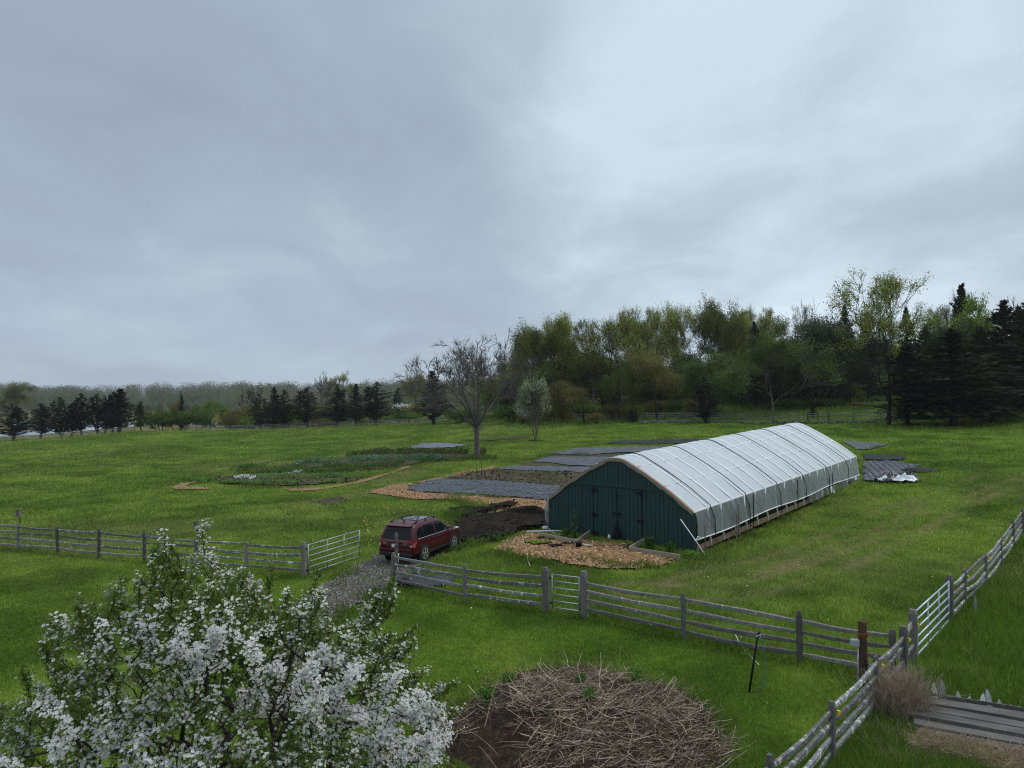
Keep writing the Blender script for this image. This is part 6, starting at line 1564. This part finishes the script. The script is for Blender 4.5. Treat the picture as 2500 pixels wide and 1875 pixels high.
# white-flowering tree
MBLOSS = leafmat('blossom_white', (.50, .50, .46), (.68, .68, .65), (.80, .80, .78), .25)
segs, tips = grow(77, 8, spread=.75, trunk=.2, levels=4, nch=(3, 4), ang=.5, up=.4, ratio=.70, stems=5, r0=.22)
p = G(1308, 1076); ft = empty('flowering_tree', p); tag(ft, 'small multi-stemmed tree with white blossom and pale leaves in the field', 'tree')
V, F = frusta(segs, 5); ft.scale = (.72, .72, 1.0); link('trunk', np_mesh('trunk', V, F, MBARKP, True), ft)
rg = np.random.default_rng(5); tt = [t_ for t_ in tips if t_[0][2] > 1.6]; V, F = canopy(tt, 10000, .24, .26, rg, 1.0); link('crown', np_mesh('crown', V, F, LM['palegreen']), ft)
tt = [t_ for t_ in tips if 1.2 < t_[0][2] < 4.2 and t_[0][0] < .3]; V, F = canopy(tt, 2600, .14, .22, rg, 1.6); link('blossom', np_mesh('blossom', V, F, MBLOSS), ft)
mb = MB(); mb.lathe((0, 0, 0), [(1.0, .02), (.9, .06), (.2, .10)], 20); o = mb.build('mulch_ring', MMUD, None, True); o.location = Vector(p); tag(o, kind='structure')
# white-flowering shrub far off
n = 260; x = P(976, 990, 172); o = empty('flowering_shrub', (x[0], 172, float(gz(x[0], 172)))); tag(o, 'small white-flowering shrub between the tall cedar and the bare tree', 'shrub')
hh = P(976, 982, 172)[2] - float(gz(x[0], 172)); q3 = rng.normal(size=(n, 3))
V, F = leaf_quads(q3 * np.array((1.1, .8, .28)) + np.array((.3, 0, hh - .8)), .22, .8); link('blossom', np_mesh('blossom', V, F, MBLOSS), o)
V, F = leaf_quads(rand_dirs(900) * rng.random((900, 1)) ** .4 * np.array((2.6, 1.8, hh * .45)) + np.array((0, 0, hh * .45)), .3); link('crown', np_mesh('crown', V, F, LM['green']), o)

# far woods on the other shore: too many to count
def far_wood(name, rows, seed, mat, leaves=200, sz=1.0):
    rg = np.random.default_rng(seed); Vs = []
    for (px0, px1, Y0, Y1, h0, h1, cnt) in rows:
        for i in range(cnt):
            Y = rg.uniform(Y0, Y1); px = rg.uniform(px0, px1); x = P(px, 960, Y)[0]; z = float(gz(x, Y)); h = rg.uniform(h0, h1) * (1 + .25 * (float(vnoise(px, 0, 130, 4)) - .5) * 2); w_ = h * rg.uniform(.38, .62)
            q = rg.normal(size=(leaves, 3)); q /= np.linalg.norm(q, axis=1, keepdims=True); q *= np.minimum(rg.random((leaves, 1)) ** .40, .93); lob = 1 + .25 * np.sin(3 * np.arctan2(q[:, 1], q[:, 0]) + i)[:, None] * np.array((1, 1, .4))
            Vs.append(q * lob * np.array((w_, w_, h * .46)) + np.array((x, Y, z + h * .54)))
    P0 = np.concatenate(Vs); V, F = leaf_quads(P0, sz, .7, .2, None, rg, .3); return tag(link(name, np_mesh(name, V, F, mat)), kind='stuff')
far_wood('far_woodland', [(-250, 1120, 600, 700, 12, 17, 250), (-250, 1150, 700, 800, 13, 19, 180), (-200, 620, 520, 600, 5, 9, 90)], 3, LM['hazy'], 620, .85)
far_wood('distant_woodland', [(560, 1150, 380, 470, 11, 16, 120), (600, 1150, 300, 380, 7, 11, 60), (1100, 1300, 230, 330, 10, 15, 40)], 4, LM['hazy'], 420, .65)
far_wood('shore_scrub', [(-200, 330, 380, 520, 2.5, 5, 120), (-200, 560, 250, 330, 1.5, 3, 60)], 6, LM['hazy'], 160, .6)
# undergrowth on the dark floor of the wood
n = 26000; Y = rng.uniform(122, 175, n); px = rng.uniform(1230, 2650, n); x = (px - CX) / FPX * Y; z = gz(x, Y); V, F = leaf_quads(np.column_stack([x, Y, z + rng.random(n) * (.25 + .5 * fbm(x, Y, 5, 3))]), .38); tag(link('undergrowth', np_mesh('undergrowth', V, F, LM['green'])), kind='stuff')

# far fences and the dry stone wall
def along(px_pts, step):
    pts = np.array([P(a, 1000, b_) if b_ < 400 else G(a, b_) for a, b_ in px_pts]); d = np.r_[0, np.cumsum(np.linalg.norm(np.diff(pts[:, :2], axis=0), axis=1))]; n = max(2, int(d[-1] / step) + 1); s = np.linspace(0, d[-1], n)
    xy = np.column_stack([np.interp(s, d, pts[:, 0]), np.interp(s, d, pts[:, 1])]); return [np.array([a[0], a[1], float(gz(a[0], a[1]))]) for a in xy]
MFAR = wood_mat('far_rail', (.16, .155, .145), (.30, .29, .28), 0)
fence(along([(-40, 147), (52, 149), (138, 152), (228, 156), (329, 160)], 3.3), 'distant split-rail fence at the left edge of the field above the creek', (.35, .68, 1.0), .06, 'far split-rail fences', 1.12, wmat=MFAR, pmat=MFAR, pw=.08, pth=.08, seed=21)
fence(along([(450, 161), (557, 162), (700, 163), (854, 164), (984, 160), (1116, 154), (1165, 152)], 3.3), 'long distant split-rail fence in front of the middle cedars', (.35, .68, 1.0), .06, 'far split-rail fences', 1.12, wmat=MFAR, pmat=MFAR, pw=.08, pth=.08, seed=22)
fence(along([(1395, 1027), (1499, 1027), (1654, 1024), (1796, 1025), (1928, 1027), (2026, 1028), (2145, 1023), (2290, 1018)], 3.4), 'distant split-rail fence above the stone wall along the right-hand wood', (.40, .75, 1.10), .05, 'far split-rail fences', 1.25, wmat=MFAR, pmat=MWP, pw=.09, pth=.08, seed=23)
wl_ = along([(1560, 1035), (1654, 1032), (1796, 1033), (1928, 1035), (2026, 1036), (2145, 1031), (2260, 1026)], .5)
mbw = MB(); rg = random.Random(8)
for p in wl_:
    for k in range(3):
        r = rg.uniform(.16, .34); c = p + np.array((rg.uniform(-.2, .2), rg.uniform(-.3, .3), .10 + .20 * k * rg.random()))
        an = rg.random() * 3; ax_ = ((math.cos(an), math.sin(an), .2), (-math.sin(an), math.cos(an), .1), (0, -.2, 1)); b = len(mbw.v)
        for (x, y, z) in ((1, 0, 0), (.5, .8, .1), (-.5, .7, 0), (-1, 0, .1), (-.5, -.8, 0), (.5, -.7, .1), (.3, .1, .7), (-.3, -.1, .75), (0, 0, -.6)):
            v = c + r * (x * np.array(ax_[0]) * rg.uniform(.9, 1.3) + y * np.array(ax_[1]) * .8 + z * np.array(ax_[2]) * .8); mbw.v.append(tuple(v))
        mbw.f += [tuple(b + j for j in f) for f in ((0, 1, 6), (1, 2, 6), (2, 7, 6), (2, 3, 7), (3, 4, 7), (4, 6, 7), (4, 5, 6), (5, 0, 6), (1, 0, 8), (2, 1, 8), (3, 2, 8), (4, 3, 8), (5, 4, 8), (0, 5, 8))]
MSTONE = simple('field_stone', (.10, .098, .09), .9, .4, 2.5, 0, .4, .2)
o = recentre(mbw.build('stone_wall', MSTONE), wl_[0]); tag(o, 'low tumbled dry stone wall below the distant right-hand fence', 'stone wall')

# ------------------------------------------------------------------ vegetable rows and weeds in the field beds
def crop_band(px_line, width, n, h, ls, mat, label, extra=None, name='crop_row', group='rows of crops in the field beds'):
    pts = np.array(px_(px_line)); d = np.r_[0, np.cumsum(np.linalg.norm(np.diff(pts[:, :2], axis=0), axis=1))]; n = int(n * 1.6); s = rng.random(n) * d[-1]; off = rng.normal(size=n) * width * .8
    x = np.interp(s, d, pts[:, 0]); y = np.interp(s, d, pts[:, 1]) + off; k = fbm(x, y, 1.3, 91); keep = k > .40; x, y, k = x[keep], y[keep], k[keep]; m_ = len(x)
    z = gz(x, y) + .05 + rng.random(m_) * h * (.3 + 1.1 * k); V, F = leaf_quads(np.column_stack([x, y, z]), ls, .55, .4); o = recentre(link(name, np_mesh(name, V, F, mat)), pts[0]); return tag(o, label, 'crop row', group)
cv = lambda l: [(400 + x * .27125, 1070 + y * .27125) for x, y in l]
crop_band(cv([(620, 300), (1100, 305), (1700, 305), (1900, 290)]), .9, 3200, .40, .16, MLEAF_PL, 'thick dark green crop row directly behind the bed with white flowers')
crop_band(cv([(640, 268), (1000, 280), (1400, 262), (1800, 270), (2150, 240)]), 1.1, 3000, .40, .16, MLEAF_PL, 'green crop row in the middle of the left field beds')
crop_band(cv([(1200, 238), (1500, 215), (1900, 200), (2350, 190), (2500, 200)]), 1.0, 3000, .5, .20, MLEAF_BL, 'blue-green leafy crop row in the left field beds')
crop_band(cv([(1650, 160), (1900, 140), (2300, 135), (2900, 140)]), 1.3, 2800, .55, .20, MLEAF_BR, 'brownish crop row farthest back in the left field beds')
crop_band(cv([(2300, 205), (2600, 200), (3000, 185)]), 1.2, 1500, .3, .16, MLEAF_PL, 'low brown-green row running towards the bare tree')
crop_band(cv([(650, 352), (1000, 350), (1400, 345), (1750, 345)]), .35, 900, .28, .13, MLEAF_BL, 'thin pale green row at the back of the bed with white flowers')
crop_band(cv([(480, 408), (900, 412), (1300, 412), (1560, 400)]), .35, 1100, .28, .13, MLEAF_PL, 'thin row of weeds along the front of the bed with white flowers')
crop_band(cv([(120, 395), (250, 380), (420, 395)]), .5, 500, .35, .15, MLEAF_PL, 'weedy clump at the left end of the left field beds')['kind'] = 'stuff'
for i_, (l_, n) in enumerate(((cv([(630, 388), (740, 378), (820, 390)]), 150), (cv([(1110, 345), (1180, 338), (1240, 332)]), 60))):
    pts = np.array(px_(l_)); s = rng.random(n); x = np.interp(s, [0, .5, 1], pts[:, 0]); y = np.interp(s, [0, .5, 1], pts[:, 1]) + rng.normal(size=n) * .25
    V, F = leaf_quads(np.column_stack([x, y, gz(x, y) + .25 + rng.random(n) * .2]), .12, .9); o = tag(recentre(link('white_flowers', np_mesh('white_flowers', V, F, MBLOSS)), pts[0]), ['bunch of white flowers at the left of the field bed', 'few white flowers in the middle of the field bed'][i_], 'flowers'); o['kind'] = 'stuff'
MWEED = leafmat('weed_leaf', (.055, .11, .014), (.095, .165, .022), (.16, .24, .034), .4)
def weeds(line, width, n, h, ls, mat):
    pts = np.array(px_(line)); d = np.r_[0, np.cumsum(np.linalg.norm(np.diff(pts[:, :2], axis=0), axis=1))]; s = rng.random(n) * d[-1]; x = np.interp(s, d, pts[:, 0]) + rng.normal(size=n) * width / 2; y = np.interp(s, d, pts[:, 1]) + rng.normal(size=n) * width / 2
    k = fbm(x, y, .8, 93); keep = k > .45; x, y, k = x[keep], y[keep], k[keep]; V, F = leaf_quads(np.column_stack([x, y, gz(x, y) + .02 + rng.random(len(x)) * h * k * .8]), ls, .20, 1.2); return V, F
Vs, Fs = [], []; b = 0
g6 = lambda l: [(850 + x * .27125, 1060 + y * .27125) for x, y in l]; gR = lambda l: [(2000 + x * .22604, 1020 + y * .22604) for x, y in l]; g1 = lambda l: [(900 + x * .3617, 980 + y * .3617) for x, y in l]
for (l_, w_, n, h) in ((g6([(870, 550), (1100, 560), (1400, 585)]), .5, 900, .35), (g6([(700, 400), (900, 395), (1100, 350), (1330, 330)]), .5, 500, .3), (g6([(1500, 245), (1700, 225), (1900, 185), (2212, 200)]), .8, 1600, .6), (g6([(1350, 340), (1700, 350), (1960, 440)]), 1.2, 700, .25), (g6([(900, 590), (1100, 640), (900, 760)]), 1.2, 2600, .5),
        (g1([(560, 1010), (700, 985), (830, 950), (950, 930)]), .7, 1600, .5), (g1([(560, 740), (620, 800), (560, 830)]), .8, 1400, .6), (g1([(1650, 300), (1900, 275), (2212, 250)]), 2.0, 1800, .7), (g1([(1200, 330), (1500, 300), (2100, 300)]), 1.0, 900, .4), (g1([(1450, 1080), (1700, 1120), (2000, 1120), (2120, 1060)]), .5, 1000, .4), (g1([(860, 1010), (960, 1060), (1250, 1110)]), .5, 900, .4),
        (gR([(240, 200), (330, 215)]), 1.2, 900, 1.3), (gR([(600, 320), (950, 400), (1200, 420)]), 1.5, 1800, .45), (gR([(950, 280), (1250, 310), (1600, 280)]), 2.0, 1800, .6), (gR([(960, 490), (1200, 500), (1300, 560)]), 1.2, 1200, .45), (rT and [(960 + x * .211, 780 + y * .211) for x, y in [(100, 1500), (500, 1420), (900, 1440), (1500, 1360)]], 1.6, 1400, .5),
        ([(700, 1520), (770, 1450), (860, 1400)], .5, 1200, .28), ([(800, 1540), (850, 1490), (930, 1440)], .5, 1200, .28), ([(1700, 1370), (1850, 1300), (2000, 1235), (2100, 1190)], .6, 2600, .45)):
    V, F = weeds(l_, w_, n, h, .16, None); Vs.append(V); Fs.append(F + b); b += len(V)
tag(link('weeds', np_mesh('weeds', np.concatenate(Vs), np.concatenate(Fs), MWEED)), kind='stuff')
SG = 'thin stakes in the garden beds'
for px, py, top, lab in ((1164, 1170, 1131, 'left of two thin stakes in the brown bed behind the near fabric'), (1175, 1168, 1129, 'right of two thin stakes in the brown bed behind the near fabric'), (1335, 1108, 1096, 'short stake at the corner of the far fabric sheet'), (1281, 1066, 1053, 'pale stake left of the white-flowering tree')):
    p = G(px, py); h = P(px, top, p[1])[2] - p[2]; tube_thing('stake', [p, p + np.array((.03, 0, h))], .018, MBLACK if px < 1280 or px > 1300 else MPLK, lab, 'stake', SG, 5)

# ------------------------------------------------------------------ blossoming crab-apple in the foreground
rgb_ = np.random.default_rng(42)
OUT = [(-80, 1950), (-60, 1680), (0, 1665), (60, 1690), (105, 1640), (112, 1560), (140, 1500), (232, 1410), (245, 1445), (300, 1360), (350, 1420), (372, 1310), (395, 1290), (415, 1340), (470, 1345), (500, 1285), (512, 1300), (520, 1370), (600, 1345), (618, 1380), (655, 1385), (665, 1430), (735, 1420), (760, 1385), (775, 1420), (800, 1440), (800, 1500), (850, 1490), (905, 1445), (950, 1432), (945, 1470), (880, 1520), (925, 1520), (940, 1550), (985, 1525), (1005, 1560), (990, 1610), (1060, 1640), (1068, 1660), (1040, 1700), (1085, 1740), (1095, 1800), (1060, 1860), (1080, 1950)]
tc_ = P(500, 1735, 8.7); root = np.array([tc_[0] + .1, 8.9, 0.0]); root[2] = float(gz(root[0], root[1]))
cand = []
while len(cand) < 3300:
    q = rgb_.normal(size=3); q /= np.linalg.norm(q); q *= rgb_.random() ** (1 / 4.2); p = tc_ + q * np.array((3.15, 2.3, 2.45))
    if p[2] < 1.0: continue
    d = p - np.array([0, 0, CAMZ]); dep = d @ FWD
    sx, sy = CX + FPX * (d @ RGT) / dep, CY - FPX * (d @ UPV) / dep - 42
    if inpoly(np.array([sx]), np.array([sy]), OUT)[0]: cand.append(p)
tgt = np.array(cand); trunk_pts = [root + np.array((0, 0, -.1)), root + np.array((.05, 0, .6)), root + np.array((.0, .05, 1.1)), root + np.array((-.1, 0, 1.6))]
nodes = list(trunk_pts); par = [-1, 0, 1, 2]; plen = [0, .7, 1.2, 1.7]
order = np.argsort(np.linalg.norm(tgt - trunk_pts[-1], axis=1))
for i in order:
    p = tgt[i]; A = np.array(nodes); L = np.array(plen); dist = np.linalg.norm(A - p, axis=1); cost = dist + .30 * L; cost[0] = 1e9; cost[1] = 1e9; j = int(np.argmin(cost)); dj = dist[j]
    k = max(1, int(dj / .30)); prev = j
    for s in range(1, k + 1):
        q = A[j] + (p - A[j]) * s / k + rgb_.normal(size=3) * .025 * (s < k); nodes.append(q); par.append(prev); plen.append(L[j] + dj * s / k); prev = len(nodes) - 1
# upright flowering sprays on the outer crown
A = np.array(nodes); ou = A - tc_; cand = [i for i in range(4, len(A)) if np.linalg.norm(ou[i] / np.array((3.15, 2.3, 2.45))) > .80 and ou[i][2] > -.6]
for i in rgb_.choice(cand, 260, replace=False):
    d = ou[i] / np.linalg.norm(ou[i]) * .7 + np.array((0, 0, .9)) + rgb_.normal(size=3) * .25; d /= np.linalg.norm(d); L = rgb_.uniform(.14, .36); prev = i
    for s in range(1, 5):
        nodes.append(A[i] + d * L * s / 4 + rgb_.normal(size=3) * .012); par.append(prev); plen.append(9); prev = len(nodes) - 1
nodes = np.array(nodes); par = np.array(par); cnt = np.ones(len(nodes))
for i in range(len(nodes) - 1, 0, -1): cnt[par[i]] += cnt[i]
rad = .0018 * cnt ** .46 + .0009
segs = [(nodes[par[i]], nodes[i], rad[par[i]] if par[i] > 3 else rad[i] * 1.1, rad[i]) for i in range(1, len(nodes))]
bt = empty('blossom_tree', root); tag(bt, 'crab-apple tree covered in white blossom and fresh leaves in the foreground', 'tree')
V, F = frusta(segs, 5); link('trunk', np_mesh('trunk', V - root, F, simple('apple_bark', (.030, .025, .021), .9, .3, 9), True), bt)
tw = np.where(cnt < 26)[0]; tw = tw[tw > 4]
# flower clusters sit on the outer twigs, in drifts; leafy shoots between them
dens = fbm(nodes[tw, 0] * 1.0 + nodes[tw, 2] * .7, nodes[tw, 1] + nodes[tw, 2], 1.1, 15, 3)
wfl = np.clip(dens - .34, .03, 1) ** 1.0; wfl /= wfl.sum(); wlf = np.clip(.80 - dens, .05, 1) ** 1.2; wlf /= wlf.sum()
nC = 14500; ci = rgb_.choice(tw, nC, p=wfl); cc = nodes[ci] + (nodes[par[ci]] - nodes[ci]) * rgb_.random((nC, 1)) + rgb_.normal(size=(nC, 3)) * .03
per = rgb_.integers(1, 5, nC); fc = np.repeat(cc, per, 0); n = len(fc); outd = fc - tc_; outd /= np.linalg.norm(outd, axis=1, keepdims=True); fc = fc + rand_dirs(n) * rgb_.uniform(.012, .06, (n, 1)) + np.array((0, 0, .02))
fn = outd * .6 + rand_dirs(n) * .55 + np.array((0, -.15, .85)); fn /= np.linalg.norm(fn, axis=1, keepdims=True)
fu = np.cross(fn, rand_dirs(n)); fu /= np.linalg.norm(fu, axis=1, keepdims=True); fv = np.cross(fn, fu); fr = rgb_.uniform(.011, .019, n)[:, None]
Vp = []; 
for k in range(5):
    a = 2 * math.pi * k / 5; d1 = math.cos(a) * fu + math.sin(a) * fv; s1 = -math.sin(a) * fu + math.cos(a) * fv
    Vp.append(np.stack([fc + d1 * fr * .10, fc + d1 * fr * .72 + s1 * fr * .46 + fn * fr * .22, fc + d1 * fr * 1.12 + fn * fr * .34, fc + d1 * fr * .72 - s1 * fr * .46 + fn * fr * .22], 1))
V = np.concatenate(Vp, 0).reshape(-1, 3); F = np.arange(len(V)).reshape(-1, 4)
MPETAL = leafmat('petal', (.80, .77, .73), (.90, .87, .83), (.95, .93, .89), .25, .6, 1.5)
link('blossom', np_mesh('blossom', V - root, F, MPETAL), bt)
nL = 110000; li = rgb_.choice(tw, nL, p=wlf); lp = nodes[li] + (nodes[par[li]] - nodes[li]) * rgb_.random((nL, 1)) + rand_dirs(nL) * rgb_.uniform(.01, .07, (nL, 1))
od = lp - tc_; od /= np.linalg.norm(od, axis=1, keepdims=True); V, F = leaf_quads(lp, .048, .42, .5, rand_dirs(nL) + od * .5, rgb_)
MLEAFA = leafmat('apple_leaf', (.115, .185, .030), (.20, .29, .055), (.31, .40, .10), .42, .55, 1.2)
link('leaves', np_mesh('leaves', V - root, F, MLEAFA), bt)
